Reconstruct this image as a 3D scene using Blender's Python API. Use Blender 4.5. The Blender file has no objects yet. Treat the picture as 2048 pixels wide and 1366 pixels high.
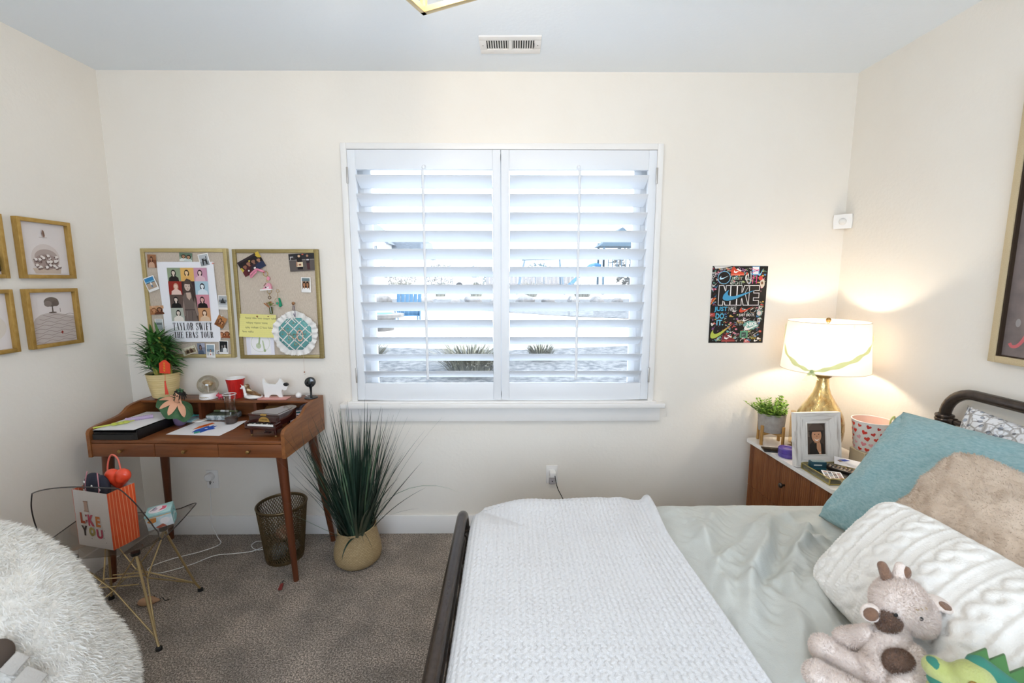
import bpy, bmesh, math, random
import numpy as np
from mathutils import Vector, Matrix, noise
PI = math.pi
scene = bpy.context.scene
COL = scene.collection
# ---------------------------------------------------------------- camera
ROOM_L, ROOM_R, ROOM_B, ROOM_N, ROOM_H = -2.268, 1.96, 2.70, -1.15, 2.73
cam_d = bpy.data.cameras.new('camera'); cam = bpy.data.objects.new('camera', cam_d); COL.objects.link(cam)
cam_d.sensor_width = 36; cam_d.lens = 910 / 2048 * 36; cam_d.clip_start = 0.02; cam_d.clip_end = 400
cam.location = (0, 0, 1.585)
cam.rotation_euler = (PI/2 - math.atan(123/910), 0, -math.atan(8/910))
cam_d.dof.use_dof = True; cam_d.dof.focus_distance = 2.3; cam_d.dof.aperture_fstop = 4.5
scene.camera = cam
# ---------------------------------------------------------------- world, large lights, exposure
world = bpy.data.worlds.new('overcast_sky'); scene.world = world; world.use_nodes = True
bg = world.node_tree.nodes['Background']; bg.inputs[0].default_value = (0.71, 0.84, 1.0, 1); bg.inputs[1].default_value = 5.2
def area(name, loc, rot, sx, sy, power, col, portal=False):
    d = bpy.data.lights.new(name, 'AREA'); d.shape = 'RECTANGLE'; d.size = sx; d.size_y = sy
    d.energy = power; d.color = col
    if portal: d.cycles.is_portal = True
    o = bpy.data.objects.new(name, d); COL.objects.link(o); o.location = loc; o.rotation_euler = rot
    return o
area('window_daylight_portal', (-0.03, 2.93, 1.59), (-PI/2, 0, 0), 1.8, 1.5, 1, (1, 1, 1), True)
area('rear_fill_light', (0.0, -1.26, 1.52), (PI/2, 0, 0), 2.7, 1.7, 15, (0.78, 0.86, 1.0))  # added soft fill behind the camera, set outside the added rear window
sd = bpy.data.lights.new('sun', 'SUN'); sd.energy = 5; sd.angle = math.radians(2); sd.color = (1, .97, .93)
so = bpy.data.objects.new('sun', sd); COL.objects.link(so); so.rotation_euler = Vector((-.72, .22, -.66)).to_track_quat('-Z', 'Y').to_euler()
scene.view_settings.view_transform = 'Standard'; scene.view_settings.look = 'None'
scene.view_settings.gamma = 1.0; scene.view_settings.use_curve_mapping = False
scene.view_settings.exposure = 0.0
scene.cycles.use_denoising = True
scene.cycles.max_bounces = 10; scene.cycles.diffuse_bounces = 6; scene.cycles.transparent_max_bounces = 16
scene.cycles.sample_clamp_indirect = 4.0
scene.cycles.caustics_reflective = False; scene.cycles.caustics_refractive = False
# ---------------------------------------------------------------- helpers
def lin(c):
    if isinstance(c, str):
        c = c.lstrip('#'); c = [int(c[i:i+2], 16)/255 for i in (0, 2, 4)]
    return tuple((x/12.92 if x <= 0.04045 else ((x+0.055)/1.055)**2.4) for x in c[:3])
def mat(name, col, rough=0.55, metal=0.0, col2=None, scale=8.0, lo=0.35, hi=0.65, stretch=(1, 1, 1), detail=4.0,
        bump=0.0, bscale=60.0, bstretch=None, spec=0.5, coat=0.0, sheen=0.0, emit=None, emit_s=0.0, trans=0.0, sss=0.0, rough2=None):
    m = bpy.data.materials.new(name); m.use_nodes = True
    nt = m.node_tree; N = nt.nodes; L = nt.links; b = N['Principled BSDF']
    c = lin(col)
    b.inputs['Base Color'].default_value = (*c, 1); b.inputs['Roughness'].default_value = rough
    b.inputs['Metallic'].default_value = metal; b.inputs['Specular IOR Level'].default_value = spec
    b.inputs['Coat Weight'].default_value = coat; b.inputs['Sheen Weight'].default_value = sheen
    b.inputs['Transmission Weight'].default_value = trans
    if sss: b.inputs['Subsurface Weight'].default_value = sss; b.inputs['Subsurface Radius'].default_value = (.02, .012, .008)
    if emit: b.inputs['Emission Color'].default_value = (*lin(emit), 1); b.inputs['Emission Strength'].default_value = emit_s
    if col2 or bump:
        tc = N.new('ShaderNodeTexCoord')
    if col2:
        mp = N.new('ShaderNodeMapping'); mp.inputs['Scale'].default_value = stretch
        L.new(tc.outputs['Object'], mp.inputs[0])
        nz = N.new('ShaderNodeTexNoise'); nz.inputs['Scale'].default_value = scale; nz.inputs['Detail'].default_value = detail
        nz.inputs['Roughness'].default_value = 0.6
        L.new(mp.outputs[0], nz.inputs['Vector'])
        cr = N.new('ShaderNodeValToRGB'); cr.color_ramp.elements[0].position = lo; cr.color_ramp.elements[1].position = hi
        cr.color_ramp.elements[0].color = (*c, 1); cr.color_ramp.elements[1].color = (*lin(col2), 1)
        L.new(nz.outputs['Fac'], cr.inputs[0]); L.new(cr.outputs[0], b.inputs['Base Color'])
    if bump:
        mp2 = N.new('ShaderNodeMapping'); mp2.inputs['Scale'].default_value = bstretch or (1, 1, 1)
        L.new(tc.outputs['Object'], mp2.inputs[0])
        n2 = N.new('ShaderNodeTexNoise'); n2.inputs['Scale'].default_value = bscale; n2.inputs['Detail'].default_value = 3
        L.new(mp2.outputs[0], n2.inputs['Vector'])
        bp = N.new('ShaderNodeBump'); bp.inputs['Strength'].default_value = bump; bp.inputs['Distance'].default_value = 0.01
        L.new(n2.outputs['Fac'], bp.inputs['Height']); L.new(bp.outputs[0], b.inputs['Normal'])
    return m
_flat = {}
def ink(c):
    if c not in _flat: _flat[c] = mat('print_ink', c, 0.6, spec=0.3)
    return _flat[c]
def clear(name, tint, gloss=0.12, rough=0.03, k=0.3):
    """thin see-through sheet: transparent with a mirror-like sheen that grows at grazing angles"""
    m = bpy.data.materials.new(name); m.use_nodes = True; nt = m.node_tree; N = nt.nodes; L = nt.links
    for n in list(N): N.remove(n)
    out = N.new('ShaderNodeOutputMaterial'); mx = N.new('ShaderNodeMixShader'); tr = N.new('ShaderNodeBsdfTransparent')
    gl = N.new('ShaderNodeBsdfGlossy'); gl.inputs['Roughness'].default_value = rough
    lw = N.new('ShaderNodeLayerWeight'); lw.inputs['Blend'].default_value = 0.25
    mt = N.new('ShaderNodeMath'); mt.operation = 'MULTIPLY_ADD'; mt.inputs[1].default_value = k; mt.inputs[2].default_value = gloss*0.35
    mt.use_clamp = True
    tr.inputs[0].default_value = (*lin(tint), 1)
    L.new(lw.outputs['Fresnel'], mt.inputs[0]); L.new(mt.outputs[0], mx.inputs[0])
    L.new(tr.outputs[0], mx.inputs[1]); L.new(gl.outputs[0], mx.inputs[2]); L.new(mx.outputs[0], out.inputs[0])
    return m
def frame(p0, p1):
    d = (Vector(p1) - Vector(p0)); l = d.length; d.normalize()
    q = d.to_track_quat('Z', 'Y'); return q, l
class MB:
    def __init__(s): s.bm = bmesh.new(); s.mats = []; s.T = Matrix.Identity(4)
    def mi(s, m):
        if m not in s.mats: s.mats.append(m)
        return s.mats.index(m)
    def v(s, p): return s.bm.verts.new(s.T @ Vector(p))
    def poly(s, pts, m):
        i = s.mi(m)
        try:
            f = s.bm.faces.new([s.v(p) for p in pts]); f.material_index = i; return f
        except ValueError: pass
    def box(s, c, d, m, bevel=0.0, rot=None, seg=2):
        i = s.mi(m); R = rot.to_4x4() if rot else Matrix.Identity(4)
        M = s.T @ Matrix.Translation(c) @ R
        vs = [s.bm.verts.new(M @ Vector((sx*d[0]/2, sy*d[1]/2, sz*d[2]/2))) for sx in (-1, 1) for sy in (-1, 1) for sz in (-1, 1)]
        fs = []
        for q in ((0,1,3,2), (4,6,7,5), (0,4,5,1), (2,3,7,6), (0,2,6,4), (1,5,7,3)):
            f = s.bm.faces.new([vs[k] for k in q]); f.material_index = i; fs.append(f)
        if bevel > 0:
            es = list({e for f in fs for e in f.edges})
            r = bmesh.ops.bevel(s.bm, geom=es, offset=min(bevel, min(d)*0.49), segments=seg, affect='EDGES', profile=0.5)
            for f in r['faces']: f.material_index = i
        return s
    def b2(s, lo, hi, m, bevel=0.0):
        return s.box([(a+b)/2 for a, b in zip(lo, hi)], [abs(b-a) for a, b in zip(lo, hi)], m, bevel)
    def rings(s, rings, m, cap0=True, cap1=True, closed=False):
        i = s.mi(m); R = [[s.v(p) for p in r] for r in rings]; n = len(R[0])
        pairs = list(zip(R[:-1], R[1:])) + ([(R[-1], R[0])] if closed else [])
        for a, b in pairs:
            for k in range(n):
                f = s.bm.faces.new((a[k], a[(k+1) % n], b[(k+1) % n], b[k])); f.material_index = i
        if not closed:
            if cap0: f = s.bm.faces.new(list(reversed(R[0]))); f.material_index = i
            if cap1: f = s.bm.faces.new(R[-1]); f.material_index = i
        return s
    def cyl(s, p0, p1, r0, m, r1=None, n=16):
        r1 = r0 if r1 is None else r1; q, l = frame(p0, p1)
        def ring(p, r): return [Vector(p) + q @ Vector((r*math.cos(2*PI*k/n), r*math.sin(2*PI*k/n), 0)) for k in range(n)]
        return s.rings([ring(p0, r0), ring(p1, r1)], m)
    def tube(s, pts, r, m, n=10, closed=False, cap=True):
        pts = [Vector(p) for p in pts]; N = len(pts)
        rr = r if isinstance(r, (list, tuple)) else [r]*N
        up = None; rg = []
        for i in range(N):
            a = pts[(i-1) % N] if (i > 0 or closed) else pts[i]; b = pts[(i+1) % N] if (i < N-1 or closed) else pts[i]
            t = (b-a)
            if t.length < 1e-9: t = Vector((0, 0, 1))
            t.normalize()
            if up is None:
                up = Vector((0, 0, 1)) if abs(t.z) < 0.9 else Vector((1, 0, 0))
            x = up - t*up.dot(t)
            if x.length < 1e-6: x = t.orthogonal()
            x.normalize(); up = x; y = t.cross(x)
            rg.append([pts[i] + x*rr[i]*math.cos(2*PI*k/n) + y*rr[i]*math.sin(2*PI*k/n) for k in range(n)])
        return s.rings(rg, m, cap, cap, closed)
    def lathe(s, prof, m, c=(0, 0, 0), n=32, cap0=True, cap1=True):
        c = Vector(c)
        return s.rings([[c + Vector((r*math.cos(2*PI*k/n), r*math.sin(2*PI*k/n), z)) for k in range(n)] for r, z in prof], m, cap0, cap1)
    def ell(s, c, rad, m, rot=None, n=20, k=12):
        c = Vector(c); R = rot or Matrix.Identity(3)
        rg = []
        for j in range(1, k):
            th = PI*j/k
            rg.append([c + R @ Vector((rad[0]*math.sin(th)*math.cos(2*PI*a/n), rad[1]*math.sin(th)*math.sin(2*PI*a/n), -rad[2]*math.cos(th))) for a in range(n)])
        return s.rings(rg, m)
    def prism(s, pts, y0, y1, m, axis='y'):
        """2-D outline pts extruded from y0 to y1 along an axis"""
        def P(a, b, t): return {'y': (a, t, b), 'x': (t, a, b), 'z': (a, b, t)}[axis]
        i = s.mi(m)
        A = [s.v(P(a, b, y0)) for a, b in pts]; B = [s.v(P(a, b, y1)) for a, b in pts]; n = len(pts)
        for vs in (list(reversed(A)), B):
            f = s.bm.faces.new(vs); f.material_index = i
        for k in range(n):
            f = s.bm.faces.new((A[k], A[(k+1) % n], B[(k+1) % n], B[k])); f.material_index = i
        return s
    def grid(s, P, m, closed=False):
        """P: array rows x cols x 3"""
        i = s.mi(m); V = [[s.v(p) for p in row] for row in P]
        for a in range(len(V)-1):
            for b in range(len(V[0])-1):
                f = s.bm.faces.new((V[a][b], V[a][b+1], V[a+1][b+1], V[a+1][b])); f.material_index = i
        return s
    def build(s, name, parent=None, sharp=40, mods=None, M=None):
        bmesh.ops.recalc_face_normals(s.bm, faces=s.bm.faces[:]) if sharp is not None and not getattr(s, 'keep', False) else None
        me = bpy.data.meshes.new(name); s.bm.to_mesh(me); s.bm.free()
        for m in s.mats: me.materials.append(m)
        me.polygons.foreach_set('use_smooth', [True]*len(me.polygons))
        if sharp is not None: me.set_sharp_from_angle(angle=math.radians(sharp))
        o = bpy.data.objects.new(name, me); COL.objects.link(o)
        if parent: o.parent = parent
        if M is not None: o.matrix_local = M
        return o
def thing(name, label, cat, loc=(0, 0, 0), rz=0.0, group=None, M=None):
    o = bpy.data.objects.new(name, None); COL.objects.link(o); o.empty_display_size = 0.05
    o.location = loc; o.rotation_euler = (0, 0, rz)
    if M is not None: o.matrix_local = M
    o['label'] = label; o['category'] = cat
    if group: o['group'] = group
    return o
def tag(o, label, cat, group=None, kind=None):
    o['label'] = label; o['category'] = cat
    if group: o['group'] = group
    if kind: o['kind'] = kind
    return o
def struct(o, label=None):
    o['kind'] = 'structure'
    if label: o['label'] = label
    return o
def bake(o, *mods):
    """apply modifiers: (type, dict) pairs"""
    for t, kw in mods:
        md = o.modifiers.new(t, t)
        for k, v in kw.items(): setattr(md, k, v)
    dg = bpy.context.evaluated_depsgraph_get(); dg.update()
    me = bpy.data.meshes.new_from_object(o.evaluated_get(dg))
    o.modifiers.clear(); old = o.data; o.data = me; bpy.data.meshes.remove(old)
    me.polygons.foreach_set('use_smooth', [True]*len(me.polygons))
    return o
_tx = {}
def text_polys(body, bold=0.0, res=3):
    key = (body, bold)
    if key in _tx: return _tx[key]
    cu = bpy.data.curves.new('lettering', 'FONT'); cu.body = body; cu.size = 1; cu.offset = bold; cu.resolution_u = res
    cu.align_x = 'CENTER'; cu.align_y = 'CENTER'
    o = bpy.data.objects.new('lettering', cu); COL.objects.link(o)
    dg = bpy.context.evaluated_depsgraph_get(); dg.update()
    me = bpy.data.meshes.new_from_object(o.evaluated_get(dg))
    vs = [v.co.copy() for v in me.vertices]; fs = [tuple(p.vertices) for p in me.polygons]
    bpy.data.objects.remove(o); bpy.data.curves.remove(cu); bpy.data.meshes.remove(me)
    _tx[key] = (vs, fs); return vs, fs
def text(mb, body, c, w, h, m, z, bold=0.0, rot=0.0, shear=0.0):
    """lettering stretched to w x h, centred at c in the local xy plane at height z"""
    vs, fs = text_polys(body, bold)
    if not vs: return
    x0, x1 = min(v.x for v in vs), max(v.x for v in vs); y0, y1 = min(v.y for v in vs), max(v.y for v in vs)
    i = mb.mi(m); ca, sa = math.cos(rot), math.sin(rot); V = []
    for v in vs:
        y = ((v.y-y0)/(y1-y0)-0.5)*h; x = ((v.x-x0)/(x1-x0)-0.5)*w + shear*y
        V.append(mb.v((c[0]+x*ca-y*sa, c[1]+x*sa+y*ca, z)))
    for f in fs:
        try: mb.bm.faces.new([V[k] for k in f]).material_index = i
        except ValueError: pass
def rect(x0, y0, x1, y1): return [(x0, y0), (x1, y0), (x1, y1), (x0, y1)]
def oval(cx, cy, rx, ry, n=20, rot=0.0):
    return [(cx+rx*math.cos(2*PI*k/n)*math.cos(rot)-ry*math.sin(2*PI*k/n)*math.sin(rot),
             cy+rx*math.cos(2*PI*k/n)*math.sin(rot)+ry*math.sin(2*PI*k/n)*math.cos(rot)) for k in range(n)]
def smooth_path(P, n=8, closed=False):
    """Catmull-Rom through 2-D or 3-D points"""
    P = [Vector(p) for p in P]; N = len(P); out = []
    for i in range(N if closed else N-1):
        g = lambda k: P[k % N] if closed else P[max(0, min(N-1, k))]
        a, b, c, d = g(i-1), g(i), g(i+1), g(i+2)
        for t in range(n):
            u = t/n
            out.append(0.5*((2*b)+(c-a)*u+(2*a-5*b+4*c-d)*u*u+(3*b-a-3*c+d)*u**3))
    if not closed: out.append(P[-1])
    return out
def stroke(mb, pts, w, m, z):
    """flat ribbon along 2-D points"""
    pts = [Vector((p[0], p[1])) for p in pts]; L = []; R = []
    for i, p in enumerate(pts):
        t = pts[min(i+1, len(pts)-1)] - pts[max(i-1, 0)]
        t = t.normalized() if t.length > 0 else Vector((1, 0)); n = Vector((-t.y, t.x))*w/2
        L.append(p+n); R.append(p-n)
    i = mb.mi(m); A = [mb.v((p.x, p.y, z)) for p in L]; B = [mb.v((p.x, p.y, z)) for p in R]
    for k in range(len(pts)-1):
        mb.bm.faces.new((A[k], B[k], B[k+1], A[k+1])).material_index = i
def layers(mb, shapes, z0, dz=0.00012):
    """shapes: (colour, outline) printed one over the other"""
    for k, (c, pts) in enumerate(shapes):
        mb.poly([(p[0], p[1], z0+dz*(k+1)) for p in pts], ink(c))
def onwall(x, y, z, rot=0.0, face=0.0):
    """local xy plane upright, normal towards -y (face turns it about z)"""
    return Matrix.Translation((x, y, z)) @ Matrix.Rotation(face, 4, 'Z') @ Matrix.Rotation(PI/2, 4, 'X') @ Matrix.Rotation(rot, 4, 'Z')
def flatat(x, y, z, rot=0.0, tilt=None):
    M = Matrix.Translation((x, y, z)) @ Matrix.Rotation(rot, 4, 'Z')
    return M @ tilt if tilt else M
def R3(x=0, y=0, z=0):
    return (Matrix.Rotation(z, 3, 'Z') @ Matrix.Rotation(y, 3, 'Y') @ Matrix.Rotation(x, 3, 'X'))
def mesh_np(name, V, F, m, parent=None, M=None, uv=None, sharp=None):
    me = bpy.data.meshes.new(name); V = np.asarray(V, dtype=np.float32); F = np.asarray(F, dtype=np.int32)
    me.vertices.add(len(V)); me.vertices.foreach_set('co', V.ravel())
    k = F.shape[1]; me.loops.add(F.size); me.loops.foreach_set('vertex_index', F.ravel())
    me.polygons.add(len(F)); me.polygons.foreach_set('loop_start', np.arange(0, F.size, k, dtype=np.int32))
    me.update(calc_edges=True)
    me.polygons.foreach_set('use_smooth', [True]*len(F)); me.materials.append(m)
    if uv is not None:
        u = me.uv_layers.new(name='cloth'); u.data.foreach_set('uv', np.asarray(uv, dtype=np.float32)[F.ravel()].ravel())
    if sharp: me.set_sharp_from_angle(angle=math.radians(sharp))
    me.validate(); o = bpy.data.objects.new(name, me); COL.objects.link(o)
    if parent: o.parent = parent
    if M is not None: o.matrix_local = M
    return o
def gridfaces(nr, nc, off=0, flip=False):
    a = np.arange(nr*nc).reshape(nr, nc)+off
    F = np.stack([a[:-1, :-1], a[:-1, 1:], a[1:, 1:], a[1:, :-1]], -1).reshape(-1, 4)
    return F[:, ::-1] if flip else F
_rs = np.random.RandomState(7)
def vnoise(X, Y, scale, seed=0):
    """smooth value noise on arrays, range about -1..1"""
    r = np.random.RandomState(seed); G = r.uniform(-1, 1, (64, 64))
    x = X*scale+100.5; y = Y*scale+100.5; xi = np.floor(x).astype(int); yi = np.floor(y).astype(int)
    fx = x-xi; fy = y-yi; fx = fx*fx*(3-2*fx); fy = fy*fy*(3-2*fy)
    g = lambda a, b: G[a % 64, b % 64]
    return (g(xi, yi)*(1-fx)+g(xi+1, yi)*fx)*(1-fy)+(g(xi, yi+1)*(1-fx)+g(xi+1, yi+1)*fx)*fy
def blob(name, parts, m, voxel=0.006, smooth=6, parent=None):
    """ellipsoids and tapered limbs merged into one continuous skin"""
    mb = MB()
    for p in parts:
        if p[0] == 'e': mb.ell(p[1], p[2], m, p[3] if len(p) > 3 else None)
        else:
            a, b, r0, r1 = p[1:5]; a = Vector(a); b = Vector(b)
            n = 8
            mb.tube([a.lerp(b, k/n) for k in range(n+1)], [r0+(r1-r0)*k/n for k in range(n+1)], m, 14)
            mb.ell(a, (r0,)*3, m); mb.ell(b, (r1,)*3, m)
    o = mb.build(name, parent, sharp=None)
    return bake(o, ('REMESH', dict(mode='VOXEL', voxel_size=voxel)), ('SMOOTH', dict(factor=0.5, iterations=smooth)))
def tufts(name, o, m, count, length, width, parent, grav=0.3, seed=1, comb=None, clump=0.4, keep=None):
    """short pile: one curved blade per sampled point of the skin o"""
    me = o.data; me.calc_loop_triangles(); n = len(me.loop_triangles)
    vi = np.empty(n*3, np.int32); me.loop_triangles.foreach_get('vertices', vi); vi = vi.reshape(-1, 3)
    co = np.empty(len(me.vertices)*3, np.float32); me.vertices.foreach_get('co', co); co = co.reshape(-1, 3)
    A, B, Cc = co[vi[:, 0]], co[vi[:, 1]], co[vi[:, 2]]; N = np.cross(B-A, Cc-A); ar = np.linalg.norm(N, axis=1)
    N = N/np.maximum(ar, 1e-12)[:, None]
    if keep is not None: ar = ar*keep((A+B+Cc)/3, N)
    r = np.random.RandomState(seed); t = r.choice(n, count, p=ar/ar.sum())
    u, v = r.rand(count, 1), r.rand(count, 1); sw = (u+v) > 1; u = np.where(sw, 1-u, u); v = np.where(sw, 1-v, v)
    P = A[t]+(B[t]-A[t])*u+(Cc[t]-A[t])*v; n0 = N[t]
    cl = np.stack([vnoise(P[:, 0]+P[:, 2], P[:, 1]-P[:, 2], 26, k) for k in (1, 2, 3)], 1)
    d = n0+cl*clump+r.normal(0, .22, (count, 3))+np.array([0, 0, -grav])
    if comb is not None: d = d+np.array(comb)
    d -= n0*np.minimum(0, (d*n0).sum(1))[:, None]; d /= np.linalg.norm(d, axis=1)[:, None]
    s = np.cross(d, r.normal(0, 1, (count, 3))); s /= np.linalg.norm(s, axis=1)[:, None]
    ln = length*r.uniform(.6, 1.15, (count, 1)); w = width
    mid = P+(n0*.45+d*.55)*ln*.55; tip = P+d*ln*.85+n0*ln*.12+np.array([0, 0, -grav*.25])*ln
    V = np.stack([P-s*w*.5, P+s*w*.5, mid+s*w*.4, mid-s*w*.4, tip+s*w*.06, tip-s*w*.06], 1).reshape(-1, 3)
    b = np.arange(count)[:, None]*6
    F = np.concatenate([b+np.array([[0, 1, 2, 3]]), b+np.array([[3, 2, 4, 5]])], 0)
    return mesh_np(name, V, F, m, parent)
# ---------------------------------------------------------------- materials of the room
M_wall = mat('wall_paint_warm_white', '#ece6dc', 0.85, col2='#eae3d8', scale=2, bump=0.10, bscale=55, spec=0.2)
M_ceil = mat('daylight_tinted_ceiling', '#ecf1f5', 0.9, bump=0.08, bscale=60, spec=0.1)  # slight blue in the paint stands in for bluish daylight from the window
M_trim = mat('white_trim_paint', '#edeae6', 0.4, spec=0.35)
M_shut = mat('white_shutter_paint', '#e8eaed', 0.38, spec=0.4)
M_gold = mat('brushed_gold_metal', '#c09c58', 0.42, 0.55, col2='#b08c46', scale=30, stretch=(1, 1, 12))
M_champ = mat('champagne_metal', '#c9b784', 0.42, 0.55, col2='#bba874', scale=30, stretch=(1, 12, 1))
M_black = mat('black_plastic', '#121212', 0.45)
M_dark = mat('dark_gap', '#1b1816', 0.8)
M_white = mat('white_plastic', '#ebe9e6', 0.4)
M_paper = mat('white_paper', '#ecebee', 0.75, spec=0.2)
M_bronze = mat('dark_bronze_pipe', '#463b34', 0.24, 0.45, col2='#3a312b', scale=40, bump=0.03)
def carpet_mat():
    m = mat('taupe_cut_pile_carpet', '#7f6f62', 0.95, spec=0.05, sheen=0.25)
    nt = m.node_tree; N = nt.nodes; L = nt.links; b = N['Principled BSDF']
    tc = N.new('ShaderNodeTexCoord')
    def nz(sc, det, rg=.6):
        n = N.new('ShaderNodeTexNoise'); n.inputs['Scale'].default_value = sc; n.inputs['Detail'].default_value = det
        n.inputs['Roughness'].default_value = rg; L.new(tc.outputs['Object'], n.inputs['Vector']); return n
    fine = nz(150, 4, .8); big = nz(5.0, 4)
    cr = N.new('ShaderNodeValToRGB'); e = cr.color_ramp.elements
    e[0].position = .41; e[0].color = (*lin('#52453b'), 1); e[1].position = .59; e[1].color = (*lin('#d0c0b0'), 1)
    x = cr.color_ramp.elements.new(.5); x.color = (*lin('#8a7b6d'), 1)
    L.new(fine.outputs['Fac'], cr.inputs[0])
    mr = N.new('ShaderNodeMapRange'); mr.inputs[1].default_value = .35; mr.inputs[2].default_value = .65
    mr.inputs[3].default_value = .78; mr.inputs[4].default_value = 1.32
    L.new(big.outputs['Fac'], mr.inputs[0])
    mul = N.new('ShaderNodeMixRGB'); mul.blend_type = 'MULTIPLY'; mul.inputs[0].default_value = 1
    L.new(cr.outputs[0], mul.inputs[1]); L.new(mr.outputs[0], mul.inputs[2]); L.new(mul.outputs[0], b.inputs['Base Color'])
    bp = N.new('ShaderNodeBump'); bp.inputs['Strength'].default_value = .9; bp.inputs['Distance'].default_value = .012
    L.new(fine.outputs['Fac'], bp.inputs['Height']); L.new(bp.outputs[0], b.inputs['Normal'])
    return m
M_carpet = carpet_mat()
# ---------------------------------------------------------------- room shell
W = 0.16
mb = MB(); mb.b2((ROOM_L-W, ROOM_N-W, -0.12), (ROOM_R+W, ROOM_B+W, 0), M_carpet); struct(mb.build('floor'), 'taupe cut pile carpet floor')
mb = MB(); mb.b2((ROOM_L-W, ROOM_N-W, ROOM_H), (ROOM_R+W, ROOM_B+W, ROOM_H+0.12), M_ceil); struct(mb.build('ceiling'), 'white ceiling')
def wall_y(name, y0, y1, hx0, hx1, hz0, hz1):
    mb = MB(); x0, x1 = ROOM_L-W, ROOM_R+W
    mb.b2((x0, y0, 0), (hx0, y1, ROOM_H), M_wall); mb.b2((hx1, y0, 0), (x1, y1, ROOM_H), M_wall)
    mb.b2((hx0, y0, 0), (hx1, y1, hz0), M_wall); mb.b2((hx0, y0, hz1), (hx1, y1, ROOM_H), M_wall)
    return struct(mb.build(name))
wall_y('wall_back', ROOM_B, ROOM_B+W, -0.915, 0.855, 0.853, 2.315)
wall_y('wall_rear', ROOM_N-W, ROOM_N, -1.35, 1.35, 0.66, 2.38)
mb = MB(); mb.b2((ROOM_L-W, ROOM_N, 0), (ROOM_L, ROOM_B, ROOM_H), M_wall); struct(mb.build('wall_left'))
mb = MB(); mb.b2((ROOM_R, ROOM_N, 0), (ROOM_R+W, ROOM_B, ROOM_H), M_wall); struct(mb.build('wall_right'))
def base(name, lo, hi):
    mb = MB(); mb.b2(lo, hi, M_trim, 0.004); struct(mb.build(name))
base('baseboard_back', (ROOM_L, ROOM_B-0.016, 0), (ROOM_R, ROOM_B, 0.122))
base('baseboard_left', (ROOM_L, ROOM_N, 0), (ROOM_L+0.016, ROOM_B-0.016, 0.122))
base('baseboard_right', (ROOM_R-0.016, ROOM_N, 0), (ROOM_R, ROOM_B-0.016, 0.122))
M_pane = clear('window_glass', '#ffffff', 0.05, 0.0, .1)
# window_1 : casing, stool, apron, vinyl frame and panes
win = thing('window_1', 'white cased double window behind plantation shutters', 'window'); win['kind'] = 'structure'
mb = MB(); y0, y1 = ROOM_B-0.028, ROOM_B+0.02
mb.b2((-0.938, y0, 0.853), (-0.905, y1, 2.345), M_trim, 0.003); mb.b2((0.845, y0, 0.853), (0.878, y1, 2.345), M_trim, 0.003)
mb.b2((-0.905, y0, 2.312), (0.845, y1, 2.345), M_trim, 0.003)
mb.build('window_casing', win)
mb = MB(); mb.b2((-1.003, ROOM_B-0.06, 0.822), (0.943, ROOM_B+0.16, 0.851), M_trim, 0.005)
mb.b2((-0.955, ROOM_B-0.042, 0.851), (0.895, ROOM_B, 0.862), M_trim, 0.003); mb.build('window_sill', win)
mb = MB(); mb.b2((-0.985, ROOM_B-0.022, 0.733), (0.925, ROOM_B, 0.822), M_trim, 0.003); mb.build('window_apron', win)
mb = MB(); ya, yb = ROOM_B+0.075, ROOM_B+0.14
for x0, x1 in ((-0.915, -0.815), (0.755, 0.855), (-0.075, 0.005)):
    mb.b2((x0, ya, 0.86), (x1, yb, 2.315), M_shut, 0.004)
    c = (x0+x1)/2
mb.b2((-0.845, ya-0.012, 0.90), (-0.80, ya, 2.28), M_shut, 0.003); mb.b2((0.74, ya-0.012, 0.90), (0.785, ya, 2.28), M_shut, 0.003)
mb.b2((-0.915, ya, 0.853), (0.855, yb, 0.90), M_shut, 0.004); mb.b2((-0.915, ya, 2.27), (0.855, yb, 2.315), M_shut, 0.004)
mb.build('window_frame', win)
mb = MB(); mb.b2((-0.82, ROOM_B+0.105, 0.89), (-0.07, ROOM_B+0.109, 2.28), M_pane); mb.b2((0.0, ROOM_B+0.105, 0.89), (0.76, ROOM_B+0.109, 2.28), M_pane)
mb.build('window_pane', win)
# unseen rear window added to carry the fill light : plain frame with muntin
w2 = thing('added_rear_window', 'unseen white framed window added in the rear wall for the fill light', 'window'); w2['kind'] = 'structure'
mb = MB()
for lo, hi in (((-1.35, -1.25, .66), (-1.29, -1.17, 2.38)), ((1.29, -1.25, .66), (1.35, -1.17, 2.38)), ((-1.35, -1.25, .66), (1.35, -1.17, .72)), ((-1.35, -1.25, 2.32), (1.35, -1.17, 2.38)), ((-.03, -1.25, .66), (.03, -1.17, 2.38))):
    mb.b2(lo, hi, M_trim)
mb.build('window_frame', w2)
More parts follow.
